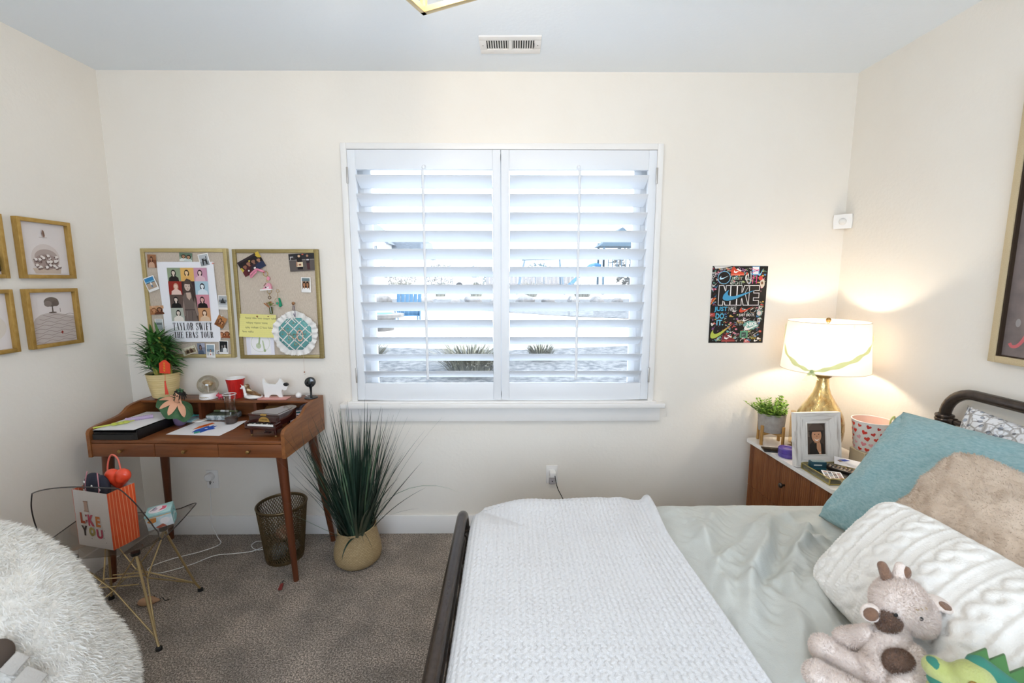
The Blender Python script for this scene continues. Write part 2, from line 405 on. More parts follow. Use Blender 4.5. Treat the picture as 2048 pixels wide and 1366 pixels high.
# ---------------------------------------------------------------- plantation shutters
M_hinge = mat('shutter_hinge', '#b9b4ae', 0.4, 0.6)
def shutter(x0, x1, xr, hx, label):
    t = thing('window_shutter', label, 'shutter', (0, 0, 0), 0, 'plantation shutter panels of the window')
    o0, o1 = (x0+0.046, x1-0.046) if hx < 0 else (x0+0.046, x1-0.046)
    mb = MB(); ya, yb = ROOM_B-0.022, ROOM_B+0.008
    mb.b2((x0, ya, 0.868), (o0, yb, 2.31), M_shut, 0.003); mb.b2((o1, ya, 0.868), (x1, yb, 2.31), M_shut, 0.003)
    mb.b2((o0, ya+0.001, 0.868), (o1, yb-0.001, 0.969), M_shut, 0.002); mb.b2((o0, ya+0.001, 2.203), (o1, yb-0.001, 2.31), M_shut, 0.002)
    mb.build('shutter_frame', t)
    mb = MB(); a = math.radians(30)
    for k in range(12):
        z = 2.141-0.1018*k
        prof = []
        for j in range(16):
            th = 2*PI*j/16; px, pz = 0.057*math.cos(th), 0.0052*math.sin(th)
            px = math.copysign(abs(math.cos(th))**0.6, math.cos(th))*0.057
            prof.append((ROOM_B+0.004+px*math.cos(a), z-px*math.sin(a)+pz*math.cos(a)))
        mb.prism(prof, o0+0.002, o1-0.002, M_shut, axis='x')
    mb.build('louvers', t, sharp=60)
    mb = MB(); mb.tube([(xr, ROOM_B-0.070, 1.005), (xr, ROOM_B-0.070, 2.190)], 0.0075, M_shut, 10)
    mb.ell((xr, ROOM_B-0.030, 2.213), (0.012, 0.012, 0.014), M_shut)
    mb.build('tilt_rod', t)
    for z in (1.02, 2.17):
        mb = MB(); mb.b2((hx-0.005, ya-0.008, z-0.045), (hx+0.005, ya-0.001, z+0.045), M_hinge, 0.002); mb.build('hinge', t)
shutter(-0.904, -0.0415, -0.4725, -0.905, 'white plantation shutter panel nearer the corkboards, louvers tilted open')
shutter(-0.0385, 0.844, 0.400, 0.845, 'white plantation shutter panel nearer the colourful poster, louvers tilted open')
# ---------------------------------------------------------------- ceiling lantern, vent, sensor
lan = thing('ceiling_lantern', 'gold square framed lantern light hanging below the ceiling', 'lamp', (-0.256, 1.516, 0), math.radians(-25))
M_lgold = mat('polished_gold', '#cdb382', 0.35, 0.7)
mb = MB(); S = 0.30; zl, zh_ = 2.40, 2.66; r = 0.008
cs = [(0, 0), (S, 0), (S, -S), (0, -S)]
for k in range(4):
    a, b = cs[k], cs[(k+1) % 4]
    for z in (zl, zh_):
        mb.box(((a[0]+b[0])/2, (a[1]+b[1])/2, z), (abs(a[0]-b[0])+2*r, abs(a[1]-b[1])+2*r, 2*r), M_lgold, 0.001)
    mb.box((a[0], a[1], (zl+zh_)/2), (2*r, 2*r, zh_-zl), M_lgold, 0.001)
mb.build('lantern_frame', lan)
mb = MB(); mb.box((S/2, -S/2, 2.715), (0.14, 0.14, 0.03), M_lgold, 0.004); mb.cyl((S/2, -S/2, 2.70), (S/2, -S/2, 2.56), 0.008, M_lgold)
for k in range(4): mb.box((S/2+(.075 if k % 2 else -.075)*(1 if k < 2 else 1), -S/2, zh_), (0.16, 0.012, 0.012), M_lgold)
mb.box((S/2, -S/2, zh_), (S, 0.012, 0.012), M_lgold)
mb.build('canopy', lan)
M_bulb = mat('lantern_bulb_glass', '#fff1dc', 0.4, emit='#ffdcae', emit_s=8)
mb = MB(); mb.ell((S/2, -S/2, 2.52), (0.03, 0.03, 0.042), M_bulb); mb.build('bulb', lan)
ld = bpy.data.lights.new('lantern_light', 'POINT'); ld.energy = 24; ld.color = (1.0, 0.87, 0.71); ld.shadow_soft_size = 0.045
lo = bpy.data.objects.new('lantern_light', ld); COL.objects.link(lo); lo.parent = lan; lo.location = (S/2, -S/2, 2.455)
# ---------------------------------------------------------------- writing desk
def wood(name, axis, a='#87502b', b='#552c15'):
    st = {'x': (1.2, 14, 14), 'y': (14, 1.2, 14), 'z': (14, 14, 1.2)}[axis]
    return mat(name, a, 0.36, col2=b, scale=2.2, stretch=st, detail=6, lo=.3, hi=.72, bump=0.05, bscale=8, bstretch=st, spec=.45)
WX, WY, WZ = wood('acacia_wood_lengthwise', 'x'), wood('acacia_wood_crosswise', 'y', '#9a6236', '#683a1b'), wood('acacia_leg_wood', 'z', '#6d3a20', '#432110')
M_brass = mat('aged_brass', '#a08050', 0.35, 0.9)
desk = thing('writing_desk', 'reddish wooden writing desk with curved sides, cubby hutch and three drawers', 'desk', (-1.62, 2.2085, 0), math.radians(-1.54))
HX, DD, ZB, ZT, ZH = 0.5035, 0.462, 0.695, 0.785, 0.905
for sx in (-1, 1):
    prof = [(0, ZB), (0, 0.815)] + [(p.x, p.y) for p in smooth_path([(0.0, 0.822), (0.012, 0.838), (0.045, 0.846), (0.12, 0.853), (0.18, 0.860), (0.215, 0.872), (0.245, 0.891), (0.285, 0.900), (0.34, 0.905)], 5)] + [(DD, ZH), (DD, ZB)]
    mb = MB(); x0 = sx*HX; x1 = sx*(HX-0.018); mb.prism(prof, min(x0, x1), max(x0, x1), WY, axis='x'); mb.build('side_panel', desk, sharp=35)
mb = MB(); mb.b2((-HX+.018, 0.004, ZT-.016), (HX-.018, DD-.004, ZT), WX, 0.002); mb.build('desktop', desk)
mb = MB(); mb.b2((-HX+.018, 0.02, ZB+.004), (HX-.018, DD-.004, ZB+.014), WX); mb.b2((-HX+.018, DD-.014, ZB+.014), (HX-.018, DD-.004, ZT-.016), WX)
for x in (-0.161, 0.161): mb.b2((x-.006, .022, ZB+.014), (x+.006, DD-.014, ZT-.016), WX)
mb.build('drawer_case', desk)
wd = 0.3225
for k in range(3):
    x = -0.3235+0.3235*k
    mb = MB(); mb.b2((x-wd/2+.0008, 0.003, ZB+.003), (x+wd/2-.0008, 0.021, ZT-.0185), WX, 0.0015); dr = mb.build('drawer', desk)
    mb = MB(); mb.cyl((x, 0.004, ZB+.04), (x, -0.012, ZB+.04), 0.004, M_brass); mb.lathe([(.004, 0), (.0085, .004), (.010, .009), (.009, .013), (.004, .015)], M_brass, (0, 0, 0), 14)
    # turn the knob head forward
    for v in mb.bm.verts[-70:]:
        v.co = Vector((x+v.co.x, -0.010-v.co.z, ZB+.04+v.co.y))
    mb.build('knob', dr)
HY = 0.325
mb = MB(); mb.b2((-HX+.018, HY, ZH-.013), (HX-.018, DD-.002, ZH), WX, 0.0015); mb.build('hutch_top', desk)
mb = MB(); mb.b2((-HX+.018, DD-.012, ZT), (HX-.018, DD-.003, ZH-.013), WX); mb.build('hutch_back', desk)
for x in (-0.153, 0.168):
    mb = MB(); mb.b2((x-.008, HY+.006, ZT), (x+.008, DD-.012, ZH-.013), WZ); mb.build('hutch_divider', desk)
for (x, y, fx, fy) in ((-.44, .04, -.475, .02), (.46, .04, .490, .045), (-.44, .40, -.475, .425), (.455, .385, .535, .42)):
    mb = MB(); mb.cyl((fx, fy, 0), (x, y, ZB+.006), 0.0135, WZ, 0.026, 18); mb.build('leg', desk)
# ---------------------------------------------------------------- things on the writing surface
zt, zh = ZT+.0004, ZH+.0004
M_blackg = mat('black_tray_plastic', '#0d0d0e', 0.35)
t = thing('document_tray', 'black document tray at the end of the desk nearest the gold frames', 'tray', (-1.974, 2.385, zt), math.radians(-2))
mb = MB(); w_, d_, h_ = .225, .315, .05
mb.b2((-w_/2, -d_/2, 0), (w_/2, d_/2, .004), M_blackg); mb.b2((-w_/2, -d_/2, .004), (-w_/2+.004, d_/2, h_), M_blackg); mb.b2((w_/2-.004, -d_/2, .004), (w_/2, d_/2, h_), M_blackg)
mb.b2((-w_/2+.004, d_/2-.004, .004), (w_/2-.004, d_/2, h_), M_blackg); mb.b2((-w_/2+.004, -d_/2, .004), (w_/2-.004, -d_/2+.004, h_-.012), M_blackg)
mb.b2((-w_/2+.004, -d_/2+.004, .030), (w_/2-.004, d_/2-.004, .034), M_blackg); mb.build('tray_shell', t)
mb = MB(); mb.prism([(-.112, -.165), (.085, -.165), (.1125, -.150), (.1125, -.1572), (-.112, -.1572)], .002, .03, M_blackg, axis='z'); mb.build('tray_lip', t)
def sheet(name, label, cat, M, w, h, lift=None, shapes=(), m=M_paper, n=14, group=None):
    """a sheet of paper lying flat, corners lifted by lift(u, v), with its printing"""
    f = lift or (lambda u, v: 0.0)
    mb = MB(); P = [[((i/n-.5)*w, (j/n-.5)*h, .0006+f(i/n, j/n)) for i in range(n+1)] for j in range(n+1)]
    mb.grid(P, m); mb.grid([[(x, y, z-.0005) for x, y, z in row][::-1] for row in P], m)
    for k, (c, pts) in enumerate(shapes):
        mb.poly([(px, py, .0006+f(px/w+.5, py/h+.5)+.0003*(k+1)) for px, py in pts], ink(c))
    o = mb.build(name, M=M, sharp=None); return tag(o, label, cat, group)
tilt = Matrix.Rotation(math.radians(0), 4, 'X')
sheet('paper_sheet', 'blank white paper sheet lying on the black document tray', 'paper', flatat(-1.975, 2.383, zt+.0505, math.radians(-3)), .215, .325, lambda u, v: .004*(1-v)*u)
M_lime = mat('lime_translucent_plastic', '#d5df5e', 0.3, trans=.25)
M_lav = mat('lavender_plastic', '#b49fc0', 0.4)
zp = zt+.0555
t = thing('bubble_wand', 'lime green plastic wand with looped head on the white sheet', 'toy', (-2.040, 2.300, zp), math.radians(50))
mb = MB(); mb.tube([(-.085, 0, .004), (-.02, 0, .004)], .0042, M_lime); mb.build('handle', t)
mb = MB()
for k in range(3):
    mb.tube([(-.0+.022*k+.014*math.cos(a), .019*math.sin(a), .004) for a in [2*PI*j/20 for j in range(20)]], .0034, M_lime, 8, True)
mb.tube([(-.02+.1*math.cos(0)*j/6, .0, .004) for j in range(7)], .003, M_lime, 8)
mb.build('loops', t)
t = thing('marker_pen', 'lavender ribbed pop tube lying on the white sheet', 'toy', (-1.990, 2.395, zp+.006), math.radians(40))
mb = MB(); n = 22; prof = [(0.0095+.0016*(k % 2), -.05+.1*k/n) for k in range(n+1)]
mb.T = Matrix.Rotation(PI/2, 4, 'Y'); mb.lathe(prof, M_lav, n=16); mb.build('tube', t)
mb = MB(); mb.T = Matrix.Rotation(PI/2, 4, 'Y'); mb.lathe([(.0115, -.058), (.0115, -.05)], M_lav, n=16); mb.build('end_cap', t)
mb = MB(); mb.T = Matrix.Rotation(PI/2, 4, 'Y'); mb.lathe([(.0115, .05), (.0115, .058)], M_lav, n=16); mb.build('end_cap', t)
# folder and scissors
M_fold = mat('milky_folder_plastic', '#b9b3c4', 0.35, col2='#8fb3bb', scale=9, lo=.4, hi=.6)
mb = MB(); mb.box((0, 0, .006), (.165, .13, .012), M_fold, .002); o = mb.build('plastic_folder', M=flatat(-1.872, 2.572, zt, math.radians(-2)))
tag(o, 'milky lavender plastic folder under the teal clips in the cubby beside the tray', 'folder')
M_teal = mat('teal_plastic', '#4fb3b3', 0.35)
def clip(x, y, a, label):
    t = thing('hair_clip', label, 'clip', (x, y, zt+.0128), a, 'teal clips on the folder')
    for s in (-1, 1):
        mb = MB(); mb.tube([(-.036+.05*(.5+.5*math.cos(q))*1.0, s*.009+.010*math.sin(q), .004) for q in [2*PI*j/18 for j in range(18)]], .0036, M_teal, 8, True); mb.build('grip_loop', t)
    mb = MB(); mb.box((.034, 0, .004), (.045, .013, .006), M_teal, .002); mb.build('jaw', t)
clip(-1.912, 2.575, math.radians(15), 'teal plastic clip lying on the folder nearer the document tray')
clip(-1.845, 2.590, math.radians(10), 'teal plastic clip lying on the folder nearer the cubby divider')
mb = MB(); mb.lathe([(.0, 0), (.046, 0), (.048, .003), (.046, .006), (.038, .0072), (0, .0065)], mat('glazed_white', '#e6e1da', .3), n=36, cap0=False, cap1=False)
layers(mb, [('#b9aca0', oval(0, 0, .026, .015)), ('#e6e1da', oval(.004, .002, .02, .010))], .0072)
o = mb.build('coaster', M=flatat(-1.778, 2.555, zt)); tag(o, 'round white coaster lying in front of the middle cubby', 'coaster')
# painting
shp = [('#d9682a', [(-.085, .02), (-.05, .055), (-.02, .05), (-.03, .022), (-.05, .0), (-.075, -.01)]), ('#c9571f', [(-.07, .025), (-.045, .045), (-.04, .02)]),
       ('#2f58b8', [(-.045, -.012), (-.02, .025), (.0, .018), (.01, .032), (.025, .02), (.045, .028), (.055, .006), (.085, .0), (.05, -.012), (.04, -.035), (.0, -.028), (-.03, -.035)]),
       ('#4aa890', [(-.02, -.03), (.01, -.022), (.03, -.032), (.01, -.045)]), ('#ffffff', oval(.012, .0, .010, .004)),
       ('#c06a2a', [(.075, .045), (.10, .062), (.13, .066), (.16, .082), (.15, .06), (.12, .042)])]
shp = [(c, [(x*.72-.012, y*1.9-.01) for x, y in p]) for c, p in shp]
o = sheet('painting', 'child\'s painting of orange, blue and green blots on white paper', 'drawing', flatat(-1.632, 2.405, zt, math.radians(-5)), .295, .225, lambda u, v: .03*max(0, u-.72)*max(0, v-.5)*3, shp)
# boxed cards with a pen on top
M_marble = mat('grey_marbled_board', '#7d8a8e', .5, col2='#c9d0d2', scale=70, lo=.42, hi=.58)
M_cover = mat('dark_green_cover', '#3f4a3c', .45, col2='#6d7460', scale=25)
t = thing('game_box', 'grey marbled card box lying in the middle cubby', 'box', (-1.660, 2.592, zt), math.radians(-1))
mb = MB(); mb.box((0, 0, .014), (.150, .095, .028), M_marble, .002); mb.build('box_body', t)
mb = MB(); mb.box((0, 0, .030), (.146, .091, .004), M_cover, .001)
mb.build('lid', t)
t = thing('felt_pen', 'olive green pen with a pale sleeve on the marbled box', 'pen', (-1.655, 2.605, zt+.0385), math.radians(-3))
M_olive = mat('olive_pen', '#6c7750', .4)
mb = MB(); mb.tube([(-.07, 0, 0), (.07, 0, 0)], .006, M_olive, 12); mb.build('barrel', t)
mb = MB(); mb.tube([(-.03, 0, 0), (.02, 0, 0)], .0063, M_white, 12); mb.build('sleeve', t)
# tumbler
M_glass = clear('drinking_glass', '#fbfaf9', .1, .02, .22)
t = thing('glass_tumbler', 'clear hourglass shaped glass tumbler on the desk before the red cup', 'glass', (-1.556, 2.490, zt)); t.scale = (1.05, 1.05, 1.14)
mb = MB(); pr = [(.026, 0), (.031, .012), (.0325, .03), (.029, .055), (.0255, .08), (.026, .105), (.030, .13), (.033, .148)]
mb.lathe(pr, M_glass, n=32, cap1=False); mb.lathe([(r-.0022, z) for r, z in pr[1:]], M_glass, n=32, cap0=False, cap1=False); mb.build('glass_wall', t)
mb = MB(); mb.tube([(.0325*math.cos(a), .0325*math.sin(a), .148) for a in [2*PI*k/32 for k in range(32)]], .0014, M_white, 6, True); mb.build('rim', t)
mb = MB(); mb.lathe([(.025, .003), (.0295, .012), (.0305, .030)], mat('dark_residue', '#4c3d37', .5), n=28); mb.build('residue', t)
# grand piano music box
M_mahog = mat('mahogany_lacquer', '#2b0f0d', .16, coat=.6, col2='#3a1612', scale=14)
pn = thing('toy_piano', 'miniature mahogany grand piano music box on the desk', 'music box', (-1.250, 2.318, zt), math.radians(-9)); pn.scale = (1, 1, 1.2)
out = [(-.085, -.062), (.085, -.062)] + [(p.x, p.y) for p in smooth_path([(.085, .0), (.084, .09), (.06, .135), (.02, .142), (-.005, .115), (-.02, .075), (-.055, .05), (-.085, .02)], 6)]
mb = MB(); mb.prism([(-.085, -.028), (.085, -.028)]+[(x, y) for x, y in out if y > -.04], .048, .088, M_mahog, axis='z'); mb.build('case', pn)
mb = MB(); mb.b2((-.088, -.075, .036), (.088, -.02, .052), M_mahog, .003); mb.b2((-.088, -.075, .052), (-.074, -.03, .066), M_mahog, .003); mb.b2((.074, -.075, .052), (.088, -.03, .066), M_mahog, .003); mb.b2((-.086, -.04, .052), (.086, -.028, .088), M_mahog, .002); mb.build('key_bed', pn)
mb = MB(); mb.b2((-.072, -.073, .052), (.072, -.042, .057), M_white, .001)
for k in range(14):
    if k % 7 not in (2, 6): mb.b2((-.066+.0100*k, -.058, .057), (-.061+.0100*k, -.042, .060), M_black)
mb.build('keys', pn)
M_lid = mat('piano_lid_glass', '#574944', .15, coat=.5)
mb = MB(); mb.prism([(-.088, -.044), (.088, -.044)]+[(x*1.03, y*1.02) for x, y in out if y > -.045], .089, .096, M_mahog, axis='z'); ld_ = mb.build('lid', pn)
mb = MB(); mb.prism([(-.07, -.030), (.07, -.030)]+[(x*.82, y*.85+.008) for x, y in out if y > -.045], .096, .0972, M_lid, axis='z'); mb.build('lid_window', ld_)
mb = MB(); mb.T = Matrix.Translation((0, -.0405, .072)) @ Matrix.Rotation(PI/2, 4, 'X')
mb.prism([(-.03, -.008), (.03, -.008)] + [(.03*math.cos(a), -.008+.022*math.sin(a)) for a in [PI*k/12 for k in range(1, 12)]], 0, .002, M_gold, axis='z')
for k in range(5): layers(mb, [('#6b5122', rect(-.018+.008*k, -.002, -.013+.008*k, .004))], .002)
mb.build('nameplate', pn)
mb = MB(); mb.b2((-.016, -.046, .0905), (.016, -.036, .0975), M_gold, .001); mb.build('latch', pn)
for x, y in ((-.068, -.05), (.068, -.05), (.035, .105)):
    mb = MB(); mb.tube([(x, y, .050), (x, y, .042), (x, y, .034), (x, y, .016), (x, y, .009)], [.009, .0085, .0095, .006, .005], M_mahog, 12); mb.ell((x, y, .0052), (.0055, .0055, .005), M_brass); mb.build('leg', pn)
mb = MB()
for x in (-.012, -.004, .004, .012): mb.cyl((x, -.02, .036), (x, -.02, .010), .0016, M_mahog, n=8)
mb.b2((-.016, -.026, .008), (.016, -.012, .012), M_mahog); mb.build('pedal_lyre', pn)
mb = MB()
mb.tube([(-.012+.003*k, .0025*math.sin(k*1.8), .006) for k in range(9)], [.003, .005, .006, .0045, .006, .006, .0045, .005, .003], mat('mint_plastic', '#7cc9ae', .4), 10)
for k in range(4): mb.cyl((-.008+.006*k, 0, .006), (-.008+.006*k, (.009 if k % 2 else -.009), .012), .002, mb.mats[0], n=8)
o = mb.build('hair_claw', M=flatat(-1.500, 2.60, zt, .3)); tag(o, 'small mint green hair claw beside the glass tumbler', 'hair claw')
# contents of the cubby behind the piano
M_tan = mat('tan_cover', '#c79a5f', .5, col2='#a87b48', scale=18)
t = thing('notebook', 'tan notebook leaning in the cubby behind the toy piano', 'book', M=Matrix.Translation((-1.364, 2.595, zt+.029)) @ Matrix.Rotation(math.radians(24), 4, 'X'))
mb = MB(); mb.box((0, 0, .012), (.135, .10, .003), M_tan, .001); mb.box((0, 0, -.006), (.135, .10, .003), M_tan, .001); mb.build('cover', t)
mb = MB(); mb.box((0, 0, .003), (.128, .094, .0145), M_paper); mb.build('pages', t)
M_bag = mat('grey_translucent_film', '#5e5a62', .25, col2='#a9a1b4', scale=22, lo=.4, hi=.62, bump=.5, bscale=40)
o = blob('plastic_bag', [('e', (0, 0, .03), (.045, .04, .028), R3(0, .4, .3)), ('e', (.035, .0, .045), (.03, .028, .03)), ('c', (.02, .0, .06), (.055, -.005, .088), .018, .006), ('e', (-.035, .005, .02), (.03, .03, .018))], M_bag, .004, 3)
o.location = (-1.225, 2.600, zt+.004); o.scale = (.85, .85, .9); tag(o, 'crumpled grey plastic bag stuffed in the cubby beside the tan notebook', 'bag')
t = thing('card_pack', 'lilac and white patterned card pack leaning against the desk side', 'box', M=Matrix.Translation((-1.196, 2.506, zt+.0200)) @ Matrix.Rotation(math.radians(25), 4, 'Z') @ Matrix.Rotation(math.radians(22), 4, 'X'))
mb = MB(); mb.box((0, 0, .012), (.075, .095, .02), mat('lilac_board', '#bda9c6', .5, col2='#e3d9de', scale=30), .001)
layers(mb, [('#2c2226', oval(-.004, -.01, .024, .018)), ('#d6a88f', oval(-.004, -.01, .013, .010)), ('#2a5a63', rect(-.03, .02, .02, .036)), ('#f0ebee', rect(-.034, -.042, .03, -.034))], .0222); mb.build('box_body', t)
mb = MB(); mb.b2((-.036, -.052, .003), (.036, -.0475, .021), M_white); mb.build('tuck_flap', t)
# ---------------------------------------------------------------- things on the hutch
M_pot = mat('cream_glazed_ceramic', '#d9c48f', .45, col2='#cdb57e', scale=10, stretch=(1, 1, 6))
bp_ = thing('bamboo_plant', 'lucky bamboo plant in a ridged cream pot at the desk corner', 'plant', (-1.982, 2.585, zh))
mb = MB(); prof = [(.054, .012), (.058, .014)]
for k in range(31):
    z = .016+.124*k/30; r = .059+.022*(k/30)**0.8; prof.append((r+.0013*math.sin(k*2.1), z))
prof += [(.0822, .146), (.083, .151), (.080, .153), (.0765, .148), (.075, .135)]
mb.lathe(prof, M_pot, n=48, cap1=False); mb.build('pot', bp_, sharp=60)
mb = MB(); mb.lathe([(.048, 0), (.052, .002), (.052, .012), (.045, .013)], mat('brown_saucer', '#5b2c17', .4), n=36); mb.build('saucer', bp_)
mb = MB(); mb.lathe([(.0001, .134), (.0755, .136)], mat('potting_soil', '#2b2119', .95, bump=.8, bscale=120), n=24, cap0=False, cap1=False); mb.build('soil', bp_)
M_stalk = mat('bamboo_stalk', '#7c8a3c', .4, col2='#b6a850', scale=40)
M_leafb = mat('bamboo_leaf', '#2f5a2a', .38, col2='#4c7d37', scale=14)
rnd = random.Random(11)
mb = MB(); lf = MB()
def blade(L, p, d, up, ln, w, m, droop=.4, seg=6):
    d = Vector(d).normalized(); p = Vector(p); s = d.cross(Vector(up)); s = s.normalized() if s.length > 1e-5 else Vector((1, 0, 0))
    i = L.mi(m); prev = None; q = p.copy(); dd = d.copy()
    for k in range(seg+1):
        u = k/seg; ww = w*(math.sin(PI*min(1, .12+u*.88)))**.8 if u < 1 else 0.0002
        c = q + (s.cross(dd))*0.12*ww
        row = (L.v(q-s*ww/2), L.v(c), L.v(q+s*ww/2))
        if prev:
            for a in (0, 1): L.bm.faces.new((prev[a], prev[a+1], row[a+1], row[a])).material_index = i
        prev = row; dd = (dd+Vector((0, 0, -droop/seg))).normalized(); q = q+dd*ln/seg
for k in range(26):
    a = rnd.uniform(0, 2*PI); r = rnd.uniform(.01, .052); x, y = r*math.cos(a), r*math.sin(a)*.75; h = rnd.uniform(.19, .375)
    le = .22; top = Vector((x*(1+le)+rnd.uniform(-.012, .012), y*(1+le)-.01, h))
    pts = [Vector((x, y, .13)).lerp(top, j/6) for j in range(7)]
    mb.tube(pts, [.0052 if j % 2 else .0064 for j in range(7)], M_stalk, 8)
    for j in range(20):
        b = pts[rnd.randint(2, 6)] if j < 13 else top
        az = rnd.uniform(0, 2*PI); el = rnd.uniform(-.1, 1.0)
        if b.y+.585+2.0 > 2.66 and math.sin(az) > 0: az = -az
        blade(lf, b, (math.cos(az)*math.cos(el), math.sin(az)*math.cos(el)*.62, math.sin(el)), (0, 0, 1), rnd.uniform(.07, .125), rnd.uniform(.012, .020), M_leafb, rnd.uniform(.3, .9))
for v in lf.bm.verts: v.co.y = min(v.co.y, .078)
mb.build('stalks', bp_); lf.keep = True; lf.build('foliage', bp_, sharp=None)
# red paper charm
M_red = mat('vermilion_card', '#d63c1c', .55)
ch = thing('paper_charm', 'vermilion hexagonal paper charm with gold characters and tassel on the bamboo', 'charm', M=onwall(-1.885, 2.475, 1.112, math.radians(-4)))
mb = MB(); mb.prism([(-.029, -.036), (.029, -.036), (.030, .018), (.012, .034), (0, .040), (-.012, .034), (-.030, .018)], 0, .0025, M_red, axis='z')
gm = ink('#e3a83a'); z = .0028
for k, y in enumerate((.020, .007, -.007, -.021)):
    s = .0052
    for a, b in (((-1, .7), (1, .7)), ((-1, 0), (1, 0)), ((0, 1), (0, -1)), ((-.8, -.9), (.8, -.9)) if k % 2 else ((-.9, -1), (0, 0)), ((.9, -1), (.1, 0)), ((-.9, 1), (-.9, -.2))):
        stroke(mb, [(a[0]*s-.002, y+a[1]*s), (b[0]*s-.002, y+b[1]*s)], .0014, gm, z)
mb.build('card', ch)
mb = MB(); mb.tube([(0, -.036, .001), (.002, -.06, .004), (.003, -.078, .006)], .001, M_red, 6)
mb.ell((.003, -.082, .006), (.004, .005, .004), M_red)
for k in range(16):
    a = 2*PI*k/16; mb.tube([(.003+.002*math.cos(a), -.084, .006+.002*math.sin(a)), (.006+.004*math.cos(a), -.11, .007+.004*math.sin(a)), (.012+.008*math.cos(a), -.148-.003*(k % 3), .008+.004*math.sin(a))], .0012, M_red, 5)
mb.build('tassel', ch)
# purple jar and petal fairy doll
mb = MB(); mb.lathe([(.02, 0), (.029, .012), (.033, .034), (.030, .055), (.024, .066), (.022, .072), (.018, .072), (.018, .06)], mat('purple_grey_glaze', '#7d6c8c', .35), n=28, cap1=False)
o = mb.build('small_vase', M=flatat(-1.824, 2.466, zt)); tag(o, 'round purple grey jar beneath the petal skirted doll', 'jar')
M_pet = mat('peach_felt', '#dba585', .8); M_grn = mat('green_felt', '#446b45', .8, col2='#35573a', scale=20)
dl = thing('fairy_doll', 'fairy doll with peach petals and green leaf skirt slumped on the hutch edge', 'doll', M=Matrix.Translation((-1.815, 2.440, zh+.012)) @ Matrix.Rotation(math.radians(-12), 4, 'Z') @ Matrix.Rotation(math.radians(34), 4, 'Y') @ Matrix.Rotation(math.radians(12), 4, 'X') @ Matrix.Scale(0.92, 4))
mb = MB(); n = 48; P = []
for j in range(8):
    u = j/7; row = []
    for k in range(n+1):
        a = 2*PI*k/n; r = .012+.098*u; row.append((r*math.cos(a)*1.0, r*math.sin(a)*.72, .005-.052*u*u+.013*u*math.sin(a*6)))
    P.append(row)
mb.grid(P, M_grn); mb.build('skirt', dl, sharp=None)
for k, az in enumerate((205, 252, 292, 345)):
    mb = MB(); a = math.radians(az); d = Vector((math.cos(a), math.sin(a)*.8, 0)); s = Vector((-d.y, d.x, 0)).normalized()
    P = []
    for j in range(9):
        u = j/8; w = .018*math.sin(PI*(.14+.8*u))**.7 if j < 8 else .002
        c = d*(.020+.078*u)+Vector((0, 0, .014-.046*u*u+.006))
        P.append([c-s*w+Vector((0, 0, -.003)), c, c+s*w+Vector((0, 0, -.003))])
    mb.grid(P, M_pet); mb.build('petal', dl, sharp=None)
o = blob('body', [('c', (0, 0, .012), (0, 0, .05), .014, .012), ('c', (0, 0, .05), (0, 0, .06), .007, .007), ('e', (0, 0, .078), (.019, .018, .021)), ('c', (.012, 0, .046), (.045, -.01, .03), .006, .004), ('c', (-.012, 0, .046), (-.045, -.01, .03), .006, .004)], M_pet, .0025, 3, dl)
M_hair = mat('black_yarn', '#17130f', .8)
mb = MB(); mb.ell((0, .004, .086), (.0215, .02, .018), M_hair)
for k in range(14):
    a = 2*PI*k/14; mb.tube([(.015*math.cos(a), .012*math.sin(a)+.005, .09), (.03*math.cos(a), .024*math.sin(a)+.008, .075), (.036*math.cos(a), .03*math.sin(a)+.01, .05+.01*(k % 3))], [.004, .0035, .002], M_hair, 6)
mb.build('hair', dl)
mb = MB(); 
for k in range(5):
    a = 2*PI*k/5; mb.ell((.012*math.cos(a), .012*math.sin(a), .105), (.008, .005, .003), M_grn, R3(z=a), 10, 6)
mb.build('leaf_crown', dl)
# snow globe
sg = thing('snow_globe', 'snow globe with gold inside on a white base beside the doll', 'snow globe', (-1.735, 2.588, zh))
mb = MB(); mb.lathe([(.046, 0), (.048, .002), (.046, .028), (.043, .034), (.03, .036)], M_white, n=40)
mb.build('base', sg, sharp=30)
mb = MB()
pts = [(-.026+.0026*k, .004*math.sin(k*1.9)*(1 if k % 5 else .4)) for k in range(21)]
for k in range(20):
    a0 = -PI/2+pts[k][0]/.047; a1 = -PI/2+pts[k+1][0]/.047
    mb.tube([(.0477*math.cos(a0), .0477*math.sin(a0), .015+pts[k][1]), (.0477*math.cos(a1), .0477*math.sin(a1), .015+pts[k+1][1])], .0007, M_gold, 5)
mb.build('script_lettering', sg)
mb = MB(); mb.ell((0, 0, .081), (.054, .054, .054), clear('globe_glass', '#ece9e0', .4), n=40, k=24); mb.build('glass_ball', sg)
mb = MB(); mb.ell((0, 0, .092), (.030, .022, .016), M_gold, R3(0, .2, 0)); mb.ell((-.016, 0, .096), (.018, .016, .014), mat('pearl_white', '#e8e0cd', .3)); mb.ell((.016, -.006, .082), (.014, .012, .010), M_gold)
mb.cyl((0, 0, .036), (0, 0, .08), .004, M_white); mb.build('figure', sg)
